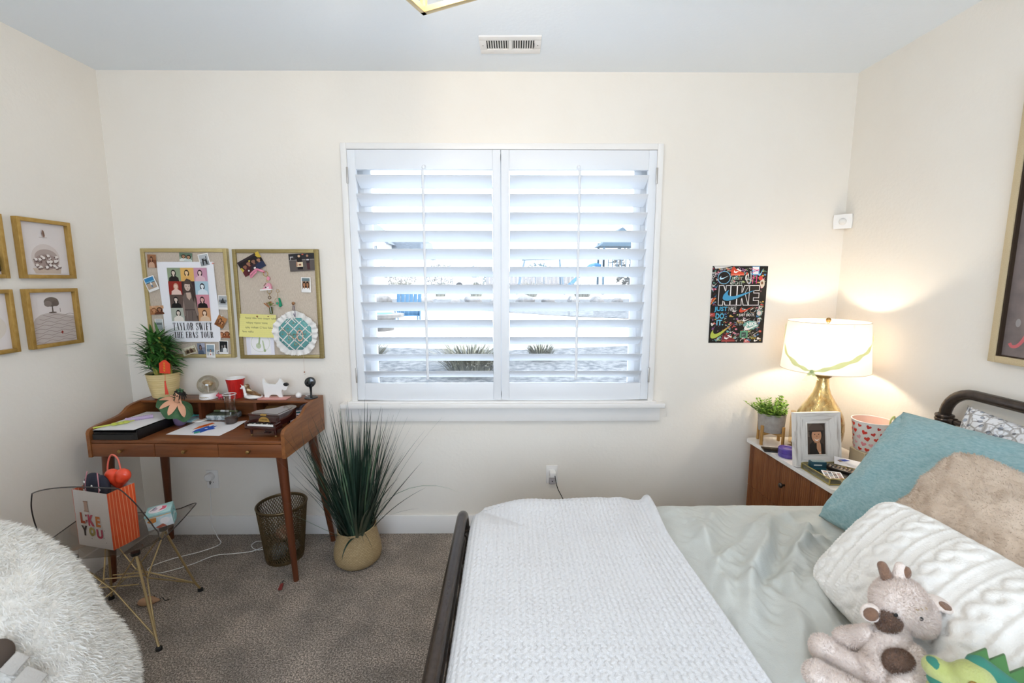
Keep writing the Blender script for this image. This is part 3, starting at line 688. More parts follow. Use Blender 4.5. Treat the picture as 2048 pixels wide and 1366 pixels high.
# pink pig, silver bell, red cup
M_pink = mat('raspberry_glaze', '#c9465a', .3)
o = blob('pig_figurine', [('e', (0, 0, .019), (.016, .012, .012)), ('e', (-.012, -.004, .026), (.010, .009, .009)), ('e', (-.02, -.006, .024), (.004, .004, .004)), ('c', (.008, .006, .012), (.009, .006, .003), .004, .0035), ('c', (.008, -.006, .012), (.009, -.006, .003), .004, .0035), ('c', (-.008, .006, .012), (-.008, .006, .003), .004, .0035), ('c', (-.008, -.006, .012), (-.008, -.006, .003), .004, .0035), ('c', (-.010, .004, .033), (-.011, .006, .040), .0035, .0012), ('c', (-.010, -.008, .033), (-.011, -.010, .040), .0035, .0012)], M_pink, .002, 2)
o.location = (-1.652, 2.565, zh); o.rotation_euler = (0, 0, .5); tag(o, 'tiny raspberry pink pig figurine between the snow globe and the red cup', 'figurine')
mb = MB(); mb.lathe([(.0005, 0), (.0075, .001), (.009, .008), (.007, .015), (.002, .018), (.0015, .022)], mat('silver', '#9c938c', .25, 1), n=18)
o = mb.build('jingle_bell', M=flatat(-1.630, 2.560, zh)); tag(o, 'tiny silver bell at the foot of the red cup', 'bell')
M_rcup = mat('red_party_cup', '#c8201c', .35, col2='#b01814', scale=20, stretch=(6, 6, .6))
cp = thing('party_cup', 'red plastic party cup with white inside on the hutch', 'cup', (-1.583, 2.600, zh)); cp.scale = (.9, .9, 1)
mb = MB(); prof = [(.036, 0), (.038, .001), (.041, .03), (.0415, .034), (.0425, .036), (.048, .085), (.0495, .088), (.055, .116)]
mb.lathe(prof, M_rcup, n=40, cap1=False); mb.build('cup_wall', cp)
mb = MB(); mb.lathe([(.036, .003)] + [(r-.0016, z+.001) for r, z in prof[2:]], M_white, n=40, cap1=False); mb.build('inside', cp)
mb = MB(); mb.tube([(.0555*math.cos(a), .0555*math.sin(a), .1165) for a in [2*PI*k/40 for k in range(40)]], .0018, M_white, 8, True); mb.build('rim', cp)
# sloth on a unicorn ring
sl = thing('sloth_figurine', 'brown sloth figurine lounging on a white unicorn float', 'figurine', (-1.468, 2.568, zh), math.radians(4))
M_gl = mat('white_glaze', '#efece8', .22, coat=.4); M_slb = mat('brown_glaze', '#6e4a22', .3, coat=.3); M_cream = mat('cream_glaze', '#d9c49b', .3)
fl_ = blob('unicorn_float', [('e', (.005, 0, .014), (.048, .034, .014)), ('c', (-.038, 0, .014), (-.046, 0, .055), .011, .008), ('e', (-.050, 0, .070), (.013, .009, .009), R3(0, .3, 0)), ('e', (-.062, 0, .064), (.008, .006, .006)), ('c', (-.046, .004, .076), (-.043, .006, .086), .003, .001), ('c', (-.055, 0, .076), (-.068, 0, .090), .003, .0008)], M_gl, .0025, 3, sl)
o = blob('sloth_body', [('e', (.0, 0, .036), (.032, .018, .013), R3(0, .35, 0)), ('c', (-.022, 0, .044), (-.028, 0, .066), .015, .012), ('e', (-.029, -.001, .078), (.014, .013, .012)), ('c', (.018, -.01, .03), (.045, -.012, .024), .008, .007), ('c', (-.018, -.012, .05), (.01, -.018, .042), .006, .005)], M_slb, .0025, 3, sl)
mb = MB(); mb.ell((-.031, -.009, .078), (.010, .005, .008), M_cream); mb.ell((-.012, -.012, .050), (.018, .006, .009), M_cream, R3(0, .6, 0)); mb.build('face', sl)
mb = MB(); mb.ell((-.035, -.0135, .080), (.0022, .0015, .0018), M_black, n=8, k=6); mb.ell((-.027, -.0135, .080), (.0022, .0015, .0018), M_black, n=8, k=6); mb.ell((-.031, -.0145, .076), (.0022, .0015, .0014), M_black, n=8, k=6); mb.build('eyes', sl)
# pink dish and white dog cut-out
M_blush = mat('blush_enamel', '#d99a93', .4)
mb = MB(); mb.box((0, 0, .003), (.165, .062, .006), M_blush, .002); o = mb.build('trinket_tray', M=flatat(-1.352, 2.575, zh, math.radians(-1)))
tag(o, 'flat blush pink tray under the white dog cut-out', 'tray')
dg = thing('dog_figurine', 'white terrier cut-out figure with a black nose standing on the pink tray', 'figurine', M=Matrix.Translation((-1.352, 2.584, zh+.0065)))
oc = [(-.058, 0), (-.032, 0), (-.026, .012), (-.014, .018), (.012, .018), (.022, .010), (.028, 0), (.048, 0), (.046, .014), (.044, .040), (.050, .050), (.066, .044), (.078, .052), (.082, .070), (.080, .078), (.060, .092), (.050, .104), (.040, .124), (.026, .098), (.010, .084), (-.034, .086), (-.050, .095), (-.058, .118), (-.064, .118), (-.066, .096), (-.063, .070), (-.060, .03)]
oc = [(x*.96, y*.92) for x, y in oc]
mb = MB(); mb.prism(oc, -.006, .006, M_white, axis='y'); mb.build('body', dg)
mb = MB(); mb.prism([(p[0]+.069, p[1]+.0755) for p in oval(0, 0, .0135, .0095, 16, -.25)], -.0075, .0072, M_black, axis='y'); mb.build('nose', dg)
mb = MB(); mb.ell((0, 0, .0165), (.0165, .0165, .0165), M_white); mb.b2((-.004, -.004, .030), (.004, .004, .035), M_white)
o = mb.build('white_ball', M=flatat(-1.215, 2.585, zh)); tag(o, 'small white ball ornament between the white dog and the camera', 'ornament')
# webcam
wc = thing('security_camera', 'black round headed indoor camera on a stalk at the desk corner', 'camera', (-1.145, 2.588, zh), math.radians(8))
M_cam = mat('black_satin', '#17191c', .35); M_lens = mat('lens_glass', '#0b1014', .08, coat=1)
mb = MB(); mb.lathe([(.0005, 0), (.036, 0), (.037, .002), (.036, .006), (.012, .008), (.0005, .008)], M_cam, n=36, cap0=False, cap1=False); mb.build('base', wc)
mb = MB(); mb.tube([(0, .002, .007), (0, .004, .03), (0, .004, .055), (0, .002, .075)], [.006, .0055, .007, .011], M_cam, 14); mb.build('stalk', wc)
mb = MB(); mb.T = Matrix.Translation((0, 0, .094)) @ Matrix.Rotation(PI/2, 4, 'X'); mb.lathe([(.0005, -.016), (.02, -.016), (.029, -.008), (.030, .006), (.028, .012), (.025, .0135)], M_cam, n=32, cap0=False); mb.build('head', wc)
mb = MB(); mb.T = Matrix.Translation((0, 0, .094)) @ Matrix.Rotation(PI/2, 4, 'X'); mb.lathe([(.025, .0132), (.018, .0145), (.009, .0155), (.0005, .016)], M_lens, n=32, cap0=False); mb.lathe([(.009, .0152), (.0085, .018), (.006, .0185)], M_cam, n=20); mb.ell((.0, .015, .0145), (.002, .002, .001), ink('#3fae8a'), n=8, k=6); mb.build('lens', wc)
mb = MB(); mb.tube(smooth_path([(-.02, .012, .006), (-.035, .02, .012), (-.03, .05, .006), (-.01, .08, .003), (.0, .095, -.03), (.0, .098, -.2)], 5), .0018, M_white, 6); mb.build('cable', wc)
# ---------------------------------------------------------------- pin boards and everything on them
M_linen = mat('oatmeal_linen', '#cdbfae', .9, col2='#bfb09e', scale=60, stretch=(4, 1, 1), bump=.25, bscale=400)
M_pearl = mat('pearl_pin', '#e9e2d8', .25)
YB = ROOM_B-0.024
def pinboard(x0, x1, z0, z1, metal, label):
    cx, cz = (x0+x1)/2, (z0+z1)/2; w, h = (x1-x0)/2, (z1-z0)/2; f = .022
    t = thing('pin_board', label, 'pin board', M=onwall(cx, ROOM_B-.0005, cz))
    mb = MB()
    mb.b2((-w, -h, 0), (-w+f, h, .026), metal, .003); mb.b2((w-f, -h, 0), (w, h, .026), metal, .003)
    mb.b2((-w+f, h-f, 0), (w-f, h, .026), metal, .003); mb.b2((-w+f, -h, 0), (w-f, -h+f, .026), metal, .003); mb.build('board_frame', t)
    mb = MB(); mb.b2((-w+f, -h+f, 0), (w-f, h-f, .016), M_linen); mb.build('linen_panel', t)
    return t
M_champ2 = mat('olive_champagne_metal', '#a39264', 0.4, 0.55, col2='#92814f', scale=30, stretch=(1, 12, 1))
pinboard(-2.112, -1.618, 1.128, 1.765, M_champ, 'gold framed linen pin board crowded with photos around the concert poster')
pinboard(-1.588, -1.096, 1.122, 1.761, M_champ2, 'gold framed linen pin board holding the yellow note and ruffled octagon')
def person(x, y, s, hair, skin, top, hl=1.0, lean=0.0):
    """shapes of a head-and-shoulders figure of head height s"""
    return [(hair, oval(x, y-.12*s*hl, .46*s, .62*s*(.8+.2*hl), 16, lean)), (top, [(x-.95*s, y-2.4*s), (x-.85*s, y-1.0*s), (x-.3*s, y-.62*s), (x+.3*s, y-.62*s), (x+.85*s, y-1.0*s), (x+.95*s, y-2.4*s)]),
            (skin, rect(x-.14*s, y-.75*s, x+.14*s, y-.4*s)), (skin, oval(x, y-.08*s, .30*s, .42*s, 14, lean)), (hair, [(x-.36*s, y), (x-.28*s, y+.36*s), (x, y+.46*s), (x+.28*s, y+.36*s), (x+.36*s, y), (x+.12*s, y+.20*s), (x-.14*s, y+.22*s)]),
            ('#3a2620', oval(x-.11*s, y-.06*s, .035*s, .025*s, 6)), ('#3a2620', oval(x+.11*s, y-.06*s, .035*s, .025*s, 6)), ('#a0524a', oval(x, y-.30*s, .09*s, .03*s, 8))]
def clipper(shapes, x0, y0, x1, y1):
    """keep printed shapes inside the picture"""
    return [(c, [(min(max(p[0], x0), x1), min(max(p[1], y0), y1)) for p in pts]) for c, pts in shapes]
PHG = 'photos pinned on the boards'
def photo(name, label, x, z, w, h, rot, shapes, border=None, lift=0.0, y=YB+.005, group=PHG):
    """a print pinned to the board; border = polaroid margins (side, bottom)"""
    M = onwall(x, y-.003-lift, z, math.radians(rot))
    t = thing(name, label, 'photo', M=M, group=group)
    mb = MB(); mb.box((0, 0, .0008), (w, h, .0014), ink('#efece8') if border else ink('#d8cdc0'), .0003); mb.build('print_paper', t)
    s, b = border or (.0, .0); x0, x1, y0, y1 = -w/2+s, w/2-s, -h/2+b, h/2-s
    mb = MB(); W_, H_ = x1-x0, y1-y0; cy = (y0+y1)/2
    S = [(c, [(px*W_/2, cy+py*H_/2) for px, py in pts]) for c, pts in shapes]
    layers(mb, clipper(S, x0, y0, x1, y1), .0015); mb.build('image', t)
    return t
FULL = rect(-1, -1, 1, 1)
def pers(x, y, s, *a, **k): return person(x, y, s, *a, **k)
photo('photo', 'brown toned portrait snapshot in the top corner nearest the room corner', -2.050, 1.693, .050, .075, -2, [('#7a4a30', FULL), ('#9a6a48', rect(-1, .2, 1, 1))]+pers(-.1, .35, .75, '#3c2014', '#b07c5c', '#c9a288', 1.6))
photo('photo', 'greenish snapshot of two smiling girls above the concert poster', -1.854, 1.715, .073, .049, -3, [('#8a9a86', FULL), ('#5f7460', rect(-1, .1, 1, 1))]+pers(-.35, .25, .8, '#3a2a20', '#a9805f', '#dfe0d8')+pers(.45, .15, .8, '#2e2018', '#b48a68', '#c8cfc8'))
photo('polaroid', 'white bordered black and white print overlapping the poster\'s top edge', -1.749, 1.696, .060, .078, 10, [('#b8bcbe', FULL), ('#8f9496', rect(-1, -1, 1, -.2)), ('#2b2b2c', [(-.5, .3), (-.2, .3), (0, .1), (.4, .1), (.5, .7), (.65, .65), (.6, -.8), (.3, -.8), (.2, -.2), (-.1, -.1), (-.3, -.9), (-.5, -.9)]), ('#6d7072', oval(.1, .3, .15, .12))], (.005, .010), .002)
photo('polaroid', 'tilted white bordered beach print with blue sky hanging over the gold frame', -2.061, 1.563, .064, .084, 20, [('#3b86b8', FULL), ('#7fb4cc', rect(-1, .05, 1, .35)), ('#41586a', [(-1, .12), (-.4, .2), (.2, .12), (1, .16), (1, .0), (-1, .0)]), ('#b59f8a', rect(-1, -1, 1, .02)), ('#e6e4e0', oval(.05, -.15, .2, .28)), ('#5f7d96', rect(-.1, -.75, .2, -.35))], (.005, .014), .010)
photo('photo', 'sepia snapshot of two long haired girls with flower crowns beside the bamboo', -2.049, 1.411, .082, .051, 3, [('#a4744e', FULL), ('#c99a72', rect(-1, .3, 1, 1))]+pers(-.42, .1, .85, '#8a5a38', '#c48f68', '#a06840', 1.6)+pers(.40, .2, .85, '#3a2016', '#a87454', '#5d3420', 1.6)+[('#d9b490', oval(-.5, .8, .16, .16)), ('#d9a890', oval(-.2, .9, .14, .12)), ('#e0bca0', oval(.5, .92, .14, .10))], lift=.002)
photo('polaroid', 'white bordered print half hidden behind the bamboo leaves', -2.046, 1.312, .047, .095, 0, [('#9aa4a6', FULL), ('#c3c8c6', rect(-1, .5, 1, .9)), ('#5c6466', rect(-.8, .0, .8, .3))], (.004, .03))
photo('polaroid', 'white bordered grey print of a seated figure nearest the second board', -1.662, 1.455, .053, .083, -2, [('#a7aaab', FULL), ('#6c7072', rect(-1, -.1, 1, .35)), ('#2f3133', [(-.6, -.1), (-.3, .25), (-.1, .55), (.2, .5), (.3, .1), (.7, -.1), (.7, -.3), (-.6, -.3)]), ('#4a4d50', oval(.05, .5, .14, .16)), ('#c8cacc', rect(-1, -1, 1, -.55))], (.004, .014), .003)
photo('photo', 'brown snapshot pinned at a steep tilt below the grey print', -1.682, 1.343, .054, .065, -30, [('#8a5a34', FULL), ('#b47a48', rect(-1, .2, 1, 1))]+pers(-.2, .2, .8, '#4a2a16', '#b88058', '#7a4420', 1.5)+pers(.4, .0, .7, '#5a3218', '#c08a60', '#96602f', 1.4), lift=.006)
photo('photo', 'orange brown snapshot of two girls level with the poster lettering', -1.675, 1.270, .079, .046, -2, [('#c8a288', FULL), ('#e0c4ae', rect(-1, .2, 1, 1))]+pers(-.3, .1, .9, '#6e3a1e', '#b67a52', '#c99878', 1.6)+pers(.55, .25, .9, '#5c2c14', '#a86a44', '#8a4a28', 1.6), lift=.002)
photo('polaroid', 'white bordered dark print of two figures in the lower corner by the frame', -1.680, 1.191, .054, .079, -3, [('#18191b', FULL)]+pers(-.35, .1, .55, '#3a3634', '#8c8480', '#55585a')+pers(.35, .2, .55, '#4c4846', '#a8a09c', '#e4e4e2'), (.004, .011), .003)
photo('polaroid', 'white bordered blue print overhanging the bottom of the frame', -1.756, 1.170, .053, .082, -2, [('#6f8594', FULL), ('#93a6b2', rect(-1, .2, 1, 1)), ('#b8bcbc', rect(-1, -1, 1, -.3))]+pers(0, -.05, .45, '#5a3a2c', '#c49a80', '#f0eeec')+[('#b8584a', oval(0, -.8, .14, .16))], (.005, .014), .006)
photo('photo_strip', 'narrow black and white strip peeking out beside the blue print', -1.712, 1.158, .034, .032, 0, [('#c9c8c6', FULL)]+pers(-.1, .1, .9, '#1e1c1c', '#b9b4b0', '#2c2a2a'))
photo('photo', 'cream sepia print tilted upwards under the poster beside the bamboo', -1.883, 1.172, .086, .044, -18+36, [('#d8d2b8', FULL), ('#8f7c60', rect(-.7, -.8, .85, .8)), ('#e0d8c0', rect(-.65, .3, .8, .8)), ('#3c2c20', [(-.5, -.6), (-.35, .4), (-.15, .5), (-.05, -.6)]), ('#4a3426', [(.05, -.7), (.15, .5), (.4, .4), (.5, -.7)]), ('#b89878', oval(-.28, .35, .1, .2)), ('#b89878', oval(.28, .4, .1, .2))], lift=.003)
photo('photo', 'bluish snapshot tucked between the cream print and the blue print', -1.812, 1.183, .045, .066, 3, [('#7c8494', FULL), ('#a4a6b8', rect(0, .2, 1, 1))]+pers(-.2, .3, .8, '#34262a', '#8d766c', '#4e5a6c', 1.5), lift=.001)
photo('photo', 'dark snapshot of a crowd tilted in the top corner behind the pink strap', -1.478, 1.675, .140, .092, 28, [('#1d1718', FULL), ('#caa93e', [(.55, 1), (1, 1), (1, .2), (.75, .3)]), ('#c8b040', [(-1, -1), (-.8, -1), (-.6, .1), (-1, .2)]), ('#33272a', rect(-1, .75, .7, 1))]+pers(-.6, .15, .55, '#241213', '#8d5c48', '#5a2426')+pers(-.2, .3, .55, '#2a1614', '#9a6a54', '#47191c')+pers(.25, .25, .55, '#1c1012', '#86604e', '#30242c')+pers(.7, .1, .5, '#241a1a', '#a3765e', '#27304a')+[('#d8d0cc', oval(.1, -.6, .10, .12)), ('#c9b250', oval(.0, .45, .08, .1)), ('#e6e0dc', oval(-.45, -.55, .07, .1))], lift=.004)
photo('photo', 'snapshot of two people standing on dark asphalt in the upper corner', -1.188, 1.686, .148, .100, 3, [('#5b534f', FULL), ('#2b2a2c', rect(-1, .3, 1, 1)), ('#8d857f', rect(-1, .25, 1, .34)), ('#c0bbb8', rect(-.9, .35, -.65, .7)), ('#3c3534', rect(-.85, .3, -.55, .6)), ('#1c1416', [(-.4, -.8), (-.38, .8), (-.2, .95), (.0, .8), (.02, -.8)]), ('#d8b08c', oval(-.2, .72, .1, .14)), ('#e4d2b0', rect(-.42, -.5, .05, .05)), ('#8a5440', rect(-.28, -.35, -.08, -.15)), ('#b98a6c', [(-.48, -.5), (-.44, .1), (-.36, .1), (-.36, -.4)]), ('#2a2327', [(.3, .3), (.34, .6), (.56, .6), (.62, .2), (.58, -.1), (.34, -.1)]), ('#4a2a2c', [(.34, -.1), (.36, -.85), (.58, -.85), (.58, -.1)]), ('#a57a60', oval(.45, .72, .09, .14)), ('#c9c4c4', rect(.36, .2, .56, .34)), ('#d06048', oval(.1, .9, .08, .06))], lift=.002)
photo('polaroid', 'white bordered print of two close faces below the asphalt snapshot', -1.173, 1.557, .055, .087, -1, [('#a98c74', FULL), ('#6b7d80', rect(-1, .5, 1, 1))]+pers(-.42, .0, .95, '#2a1610', '#b07c58', '#e8e6e4', 1.4)+pers(.42, .0, .95, '#24120e', '#a87450', '#ecebe8', 1.4), (.005, .012), .004)
# concert poster ------------------------------------------------------------
po = thing('concert_poster', 'white concert poster with a grid of coloured portraits and black lettering', 'poster', M=onwall(-1.856, YB-.0005, 1.456))
mb = MB(); n = 10; PW, PH = .325, .466
P = [[((i/n-.5)*PW+.004*math.sin(j/n*5), (j/n-.5)*PH, .0012+.002*math.sin(i/n*7)*math.sin(j/n*5+1)**2) for i in range(n+1)] for j in range(n+1)]
mb.grid(P, M_paper); mb.grid([[(x, y, z-.0008) for x, y, z in r_][::-1] for r_ in P], M_paper); mb.build('sheet', po, sharp=None)
mb = MB(); gx0, gx1, gy1, gy0 = -.110, .118, .199, -.110; gw, gh = (gx1-gx0)/3, (gy1-gy0)/4
cells = [('#8f9c80', '#2c241e', '#d9c9b8', '#1f1a18'), ('#dcae62', '#3a2a1c', '#ecc998', '#d8a860'), ('#c795a8', '#3c2228', '#e8ccc8', '#d9b4bc'),
         ('#8e2a20', '#c9a084', '#e8c4b4', '#e2c4b8'), ('#38282a', '#38282a', '#38282a', '#38282a'), ('#a9c4d0', '#2a2a30', '#e6eaec', '#d4dee4'),
         ('#5b4a44', '#1e1816', '#d8c8bc', '#161314'), ('#4a3a36', '#4a3a36', '#4a3a36', '#4a3a36'), ('#cf8c98', '#2a1418', '#d8a8a0', '#1a1012'),
         ('#aeb2a4', '#2c201c', '#dccec0', '#e6ddd2'), ('#5b4a42', '#5b4a42', '#5b4a42', '#5b4a42'), ('#c99468', '#5a3624', '#e8ccb0', '#d8b898')]
zz = .0036
for k, (bgc, hair, skin, top) in enumerate(cells):
    i, j = k % 3, k//3; x0, y0 = gx0+gw*i, gy1-gh*(j+1); x1, y1 = x0+gw, y0+gh
    layers(mb, clipper([(bgc, rect(x0, y0, x1, y1))]+(person((x0+x1)/2+(.004 if j % 2 else -.003), y0+gh*.66, gh*.40, hair, skin, top, 1.4) if hair != bgc else []), x0, y0, x1, y1), zz)
layers(mb, [('#4a3c36', [(-.028, -.110), (-.030, -.02), (-.028, .07), (-.022, .115), (-.002, .138), (.020, .128), (.032, .09), (.046, .02), (.048, -.110)]), ('#6d5f58', [(-.030, -.110), (-.026, -.04), (-.034, .03), (-.020, .055), (.010, .056), (.034, .03), (.030, -.04), (.042, -.110)]), ('#c0a898', [(-.012, .056), (-.010, .03), (.004, .012), (.016, .03), (.014, .058)]),
    ('#cbb5a6', oval(-.001, .092, .017, .026, 18)), ('#51413a', [(-.020, .108), (-.010, .128), (.006, .128), (.019, .108), (.010, .104), (-.010, .106)]), ('#3d302b', [(.014, .10), (.030, .085), (.040, .03), (.034, -.01), (.022, .02), (.018, .06)]), ('#2a1f1c', oval(-.008, .094, .003, .0018, 8)), ('#2a1f1c', oval(.008, .094, .003, .0018, 8)), ('#5a2a2a', oval(.0, .077, .005, .002, 8)),
    ('#8a786e', [(.034, .03), (.042, -.02), (.052, -.07), (.040, -.08), (.030, -.03)]), ('#8f7c72', [(-.030, .02), (-.038, -.03), (-.034, -.08), (-.026, -.08), (-.026, -.03)]), ('#4d423d', rect(-.027, -.046, .031, -.040)), ('#8a7c74', rect(-.016, -.110, -.013, -.05)), ('#4f443f', rect(.012, -.110, .015, -.05))], zz+.0012, .0001)
mb.build('portrait_grid', po, sharp=None)
# condensed high-contrast capitals drawn with strokes
def glyph(mb, ch, x, y, w, h, m, z):
    T, S = w*.30, h*.055
    R = lambda a, b, c, d: mb.poly([(x+a*w, y+b*h, z), (x+c*w, y+b*h, z), (x+c*w, y+d*h, z), (x+a*w, y+d*h, z)], m)
    L = lambda pts, wd: stroke(mb, [(x+p[0]*w, y+p[1]*h) for p in pts], wd, m, z)
    stem = lambda c: (R(c-.15, 0, c+.15, 1), R(c-.24, 0, c+.24, .04), R(c-.24, .96, c+.24, 1))
    if ch == 'T': stem(.5); R(.02, .95, .98, 1); R(.02, .78, .10, 1); R(.90, .78, .98, 1)
    elif ch == 'I': stem(.5)
    elif ch == 'L': stem(.28); R(.1, 0, .98, .05); R(.90, 0, .98, .24)
    elif ch == 'E': stem(.28); R(.1, 0, .98, .05); R(.1, .95, .98, 1); R(.3, .48, .75, .53); R(.90, 0, .98, .22); R(.90, .78, .98, 1); R(.70, .40, .76, .61)
    elif ch == 'F': stem(.28); R(.1, .95, .98, 1); R(.3, .48, .75, .53); R(.90, .76, .98, 1); R(.70, .40, .76, .61)
    elif ch == 'H': stem(.2); stem(.8); R(.2, .48, .8, .53)
    elif ch == 'A': L([(.08, 0), (.5, 1)], w*.07); L([(.82, 0), (.46, 1)], w*.30); R(.2, .28, .8, .32); R(0, 0, .24, .04); R(.6, 0, 1.04, .04)
    elif ch == 'Y': R(.35, 0, .65, .45); L([(.16, 1), (.5, .42)], w*.28); L([(.88, 1), (.56, .42)], w*.07); R(.24, 0, .76, .04); R(0, .96, .36, 1); R(.74, .96, 1.02, 1)
    elif ch == 'W': L([(.08, 1), (.30, 0)], w*.20); L([(.52, .9), (.34, 0)], w*.06); L([(.46, 1), (.70, 0)], w*.20); L([(.95, 1), (.74, 0)], w*.06); R(-.04, .96, .24, 1); R(.82, .96, 1.06, 1)
    elif ch == 'O':
        n = 20
        for s in (-1, 1):
            for k in range(n):
                a0, a1 = -PI/2+PI*k/n, -PI/2+PI*(k+1)/n
                o = lambda a, rx, ry: (x+(.5+s*rx*math.cos(a))*w, y+(.5+ry*math.sin(a))*h, z)
                mb.poly([o(a0, .48, .5), o(a1, .48, .5), o(a1, .20, .465), o(a0, .20, .465)], m)
    elif ch == 'U': R(.05, .22, .33, 1); R(.80, .22, .87, 1); L([(.19, .25), (.22, .09), (.45, .02), (.70, .06), (.83, .25)], w*.16); R(-.02, .96, .42, 1); R(.68, .96, 1, 1)
    elif ch == 'R': stem(.25); L([(.3, .97), (.6, .96)], h*.05); L([(.66, .96), (.80, .86), (.80, .66), (.66, .54)], w*.26); R(.3, .49, .7, .54); L([(.62, .50), (.76, .38), (.78, .12), (.98, .04)], w*.22)
    elif ch == 'S': L([(.86, .72), (.84, .88), (.62, .98), (.36, .95), (.20, .82), (.26, .66), (.5, .53), (.74, .40), (.82, .22), (.68, .06), (.42, .02), (.2, .08), (.12, .28)], w*.17); R(.82, .70, .90, 1); R(.08, 0, .16, .30)
def capitals(mb, s, x0, x1, y0, y1, m, z, gap=.22):
    ws = [.55 if c in 'I' else .5 if c == ' ' else 1.35 if c == 'W' else 1.0 for c in s]
    tot = sum(ws)+gap*(len(s)-1); u = (x1-x0)/tot; x = x0
    for c, w in zip(s, ws):
        if c != ' ': glyph(mb, c, x, y0, w*u, y1-y0, m, z)
        x += (w+gap)*u
mb = MB(); k_ = ink('#1c1513')
capitals(mb, 'TAYLOR SWIFT', -.108, .120, -.163, -.119, k_, .0036); capitals(mb, 'THE ERAS TOUR', -.106, .122, -.209, -.172, k_, .0036)
mb.build('lettering', po, sharp=None)
def pin(x, z, m, label, r=.0045, y=YB, long=.006):
    mb = MB(); mb.cyl((x, y+.01, z), (x, y-long, z), .0012, m, n=8); mb.ell((x, y-long-.002, z), (r, r*.8, r), m, n=12, k=8)
    tag(mb.build('push_pin'), label, 'pin', 'push pins on the boards')
pin(-2.011, 1.687, M_pearl, 'pearl push pin at the poster corner by the brown portrait'); pin(-1.698, 1.680, ink('#d99a90'), 'pink push pin at the poster corner by the black and white print')
pin(-1.687, 1.232, M_pearl, 'pearl push pin above the dark print of two figures', y=YB-.004); pin(-1.669, 1.378, M_pearl, 'pearl push pin holding the steeply tilted brown snapshot', y=YB-.006)
M_copper = mat('copper_pin', '#9c6a44', .4, .6)
# yellow note, card with a drawing
sheet_y = ink('#e4dc8a')
mb = MB(); n = 12; w, h = .213, .134
P = [[((i/n-.5)*w, (j/n-.5)*h, .004+.012*(1-j/n)**2*(1-.4*i/n)) for i in range(n+1)] for j in range(n+1)]
mb.grid(P, sheet_y); mb.grid([[(a, b, c-.0006) for a, b, c in r_][::-1] for r_ in P], sheet_y)
nt_ = thing('yellow_note', 'ruled yellow note with handwriting pinned over the white card', 'note', M=onwall(-1.468, YB+.002, 1.319, math.radians(-2)))
mb.build('note_paper', nt_, sharp=None)
mb = MB(); ik = ink('#5c5a4a'); lnk = ink('#c9c284')
lz = lambda x, y: .004+.012*(.5-y/h)**2*(1-.4*(x/w+.5))+.0004
def curl(mb, pts, wd, m):
    for a, b in zip(pts[:-1], pts[1:]):
        d = Vector((b[0]-a[0], b[1]-a[1]));
        if d.length < 1e-7: continue
        q = Vector((-d.y, d.x)).normalized()*wd/2
        mb.poly([(a[0]-q.x, a[1]-q.y, lz(*a)), (b[0]-q.x, b[1]-q.y, lz(*b)), (b[0]+q.x, b[1]+q.y, lz(*b)), (a[0]+q.x, a[1]+q.y, lz(*a))], m)
for k in range(11): curl(mb, [(-.104, .055-.0115*k), (.0, .055-.0115*k), (.104, .055-.0115*k)], .0005, lnk)
rr = random.Random(5)
def scrawl(x0, x1, y):
    x = x0; P = []
    while x < x1:
        word = rr.randint(3, 6)
        for _ in range(word*4):
            P.append((x, y+.0042*math.sin(len(P)*1.7)*(1.0 if rr.random() < .75 else 1.8))); x += .0017
        curl(mb, P, .0011, ik); P = []; x += .005
scrawl(-.072, .095, .043); scrawl(-.068, .058, .016); scrawl(-.072, -.012, -.012); scrawl(.028, .088, -.012); scrawl(-.088, -.050, -.037)
for q in (-.006, .001, .008): curl(mb, [(q, -.007), (q-.001, -.014)], .0013, ik); curl(mb, [(q-.001, -.017), (q-.0012, -.0185)], .0013, ik)
curl(mb, [(.018, -.006), (.018, -.017)], .0013, ik); curl(mb, [(.014, -.006), (.022, -.006)], .0012, ik); curl(mb, [(.014, -.017), (.022, -.017)], .0012, ik)
mb.build('handwriting', nt_, sharp=None)
pin(-1.465, 1.374, M_copper, 'copper push pin holding the middle of the yellow note', .0048, YB-.003); pin(-1.401, 1.374, M_copper, 'copper push pin in the yellow note under the green keyring bouquet', .0034, YB-.003)
cd = thing('drawing_card', 'white card with a pale green circular drawing below the yellow note', 'card', M=onwall(-1.466, YB+.0045, 1.187))
mb = MB(); mb.box((0, 0, .0008), (.163, .128, .0016), ink('#e4e2ea'), .0003); mb.box((.002, .012, .0021), (.118, .098, .001), ink('#eeecec')); mb.build('card_stock', cd)
mb = MB(); g1 = ink('#b9c09a'); ring = oval(.002, .030, .054, .054, 36); stroke(mb, ring+[ring[0]], .0016, g1, .0028)
layers(mb, [('#c3ccab', oval(-.010, .012, .015, .017, 16)), ('#aab890', [(-.012, .02), (-.002, .02), (.004, .062), (-.004, .064)]), ('#bcc6a4', [(.012, .045), (.020, .043), (.030, -.02), (.020, -.022)]), ('#a0b086', oval(.025, -.016, .007, .009))], .0027)
mb.build('drawing', cd, sharp=None)
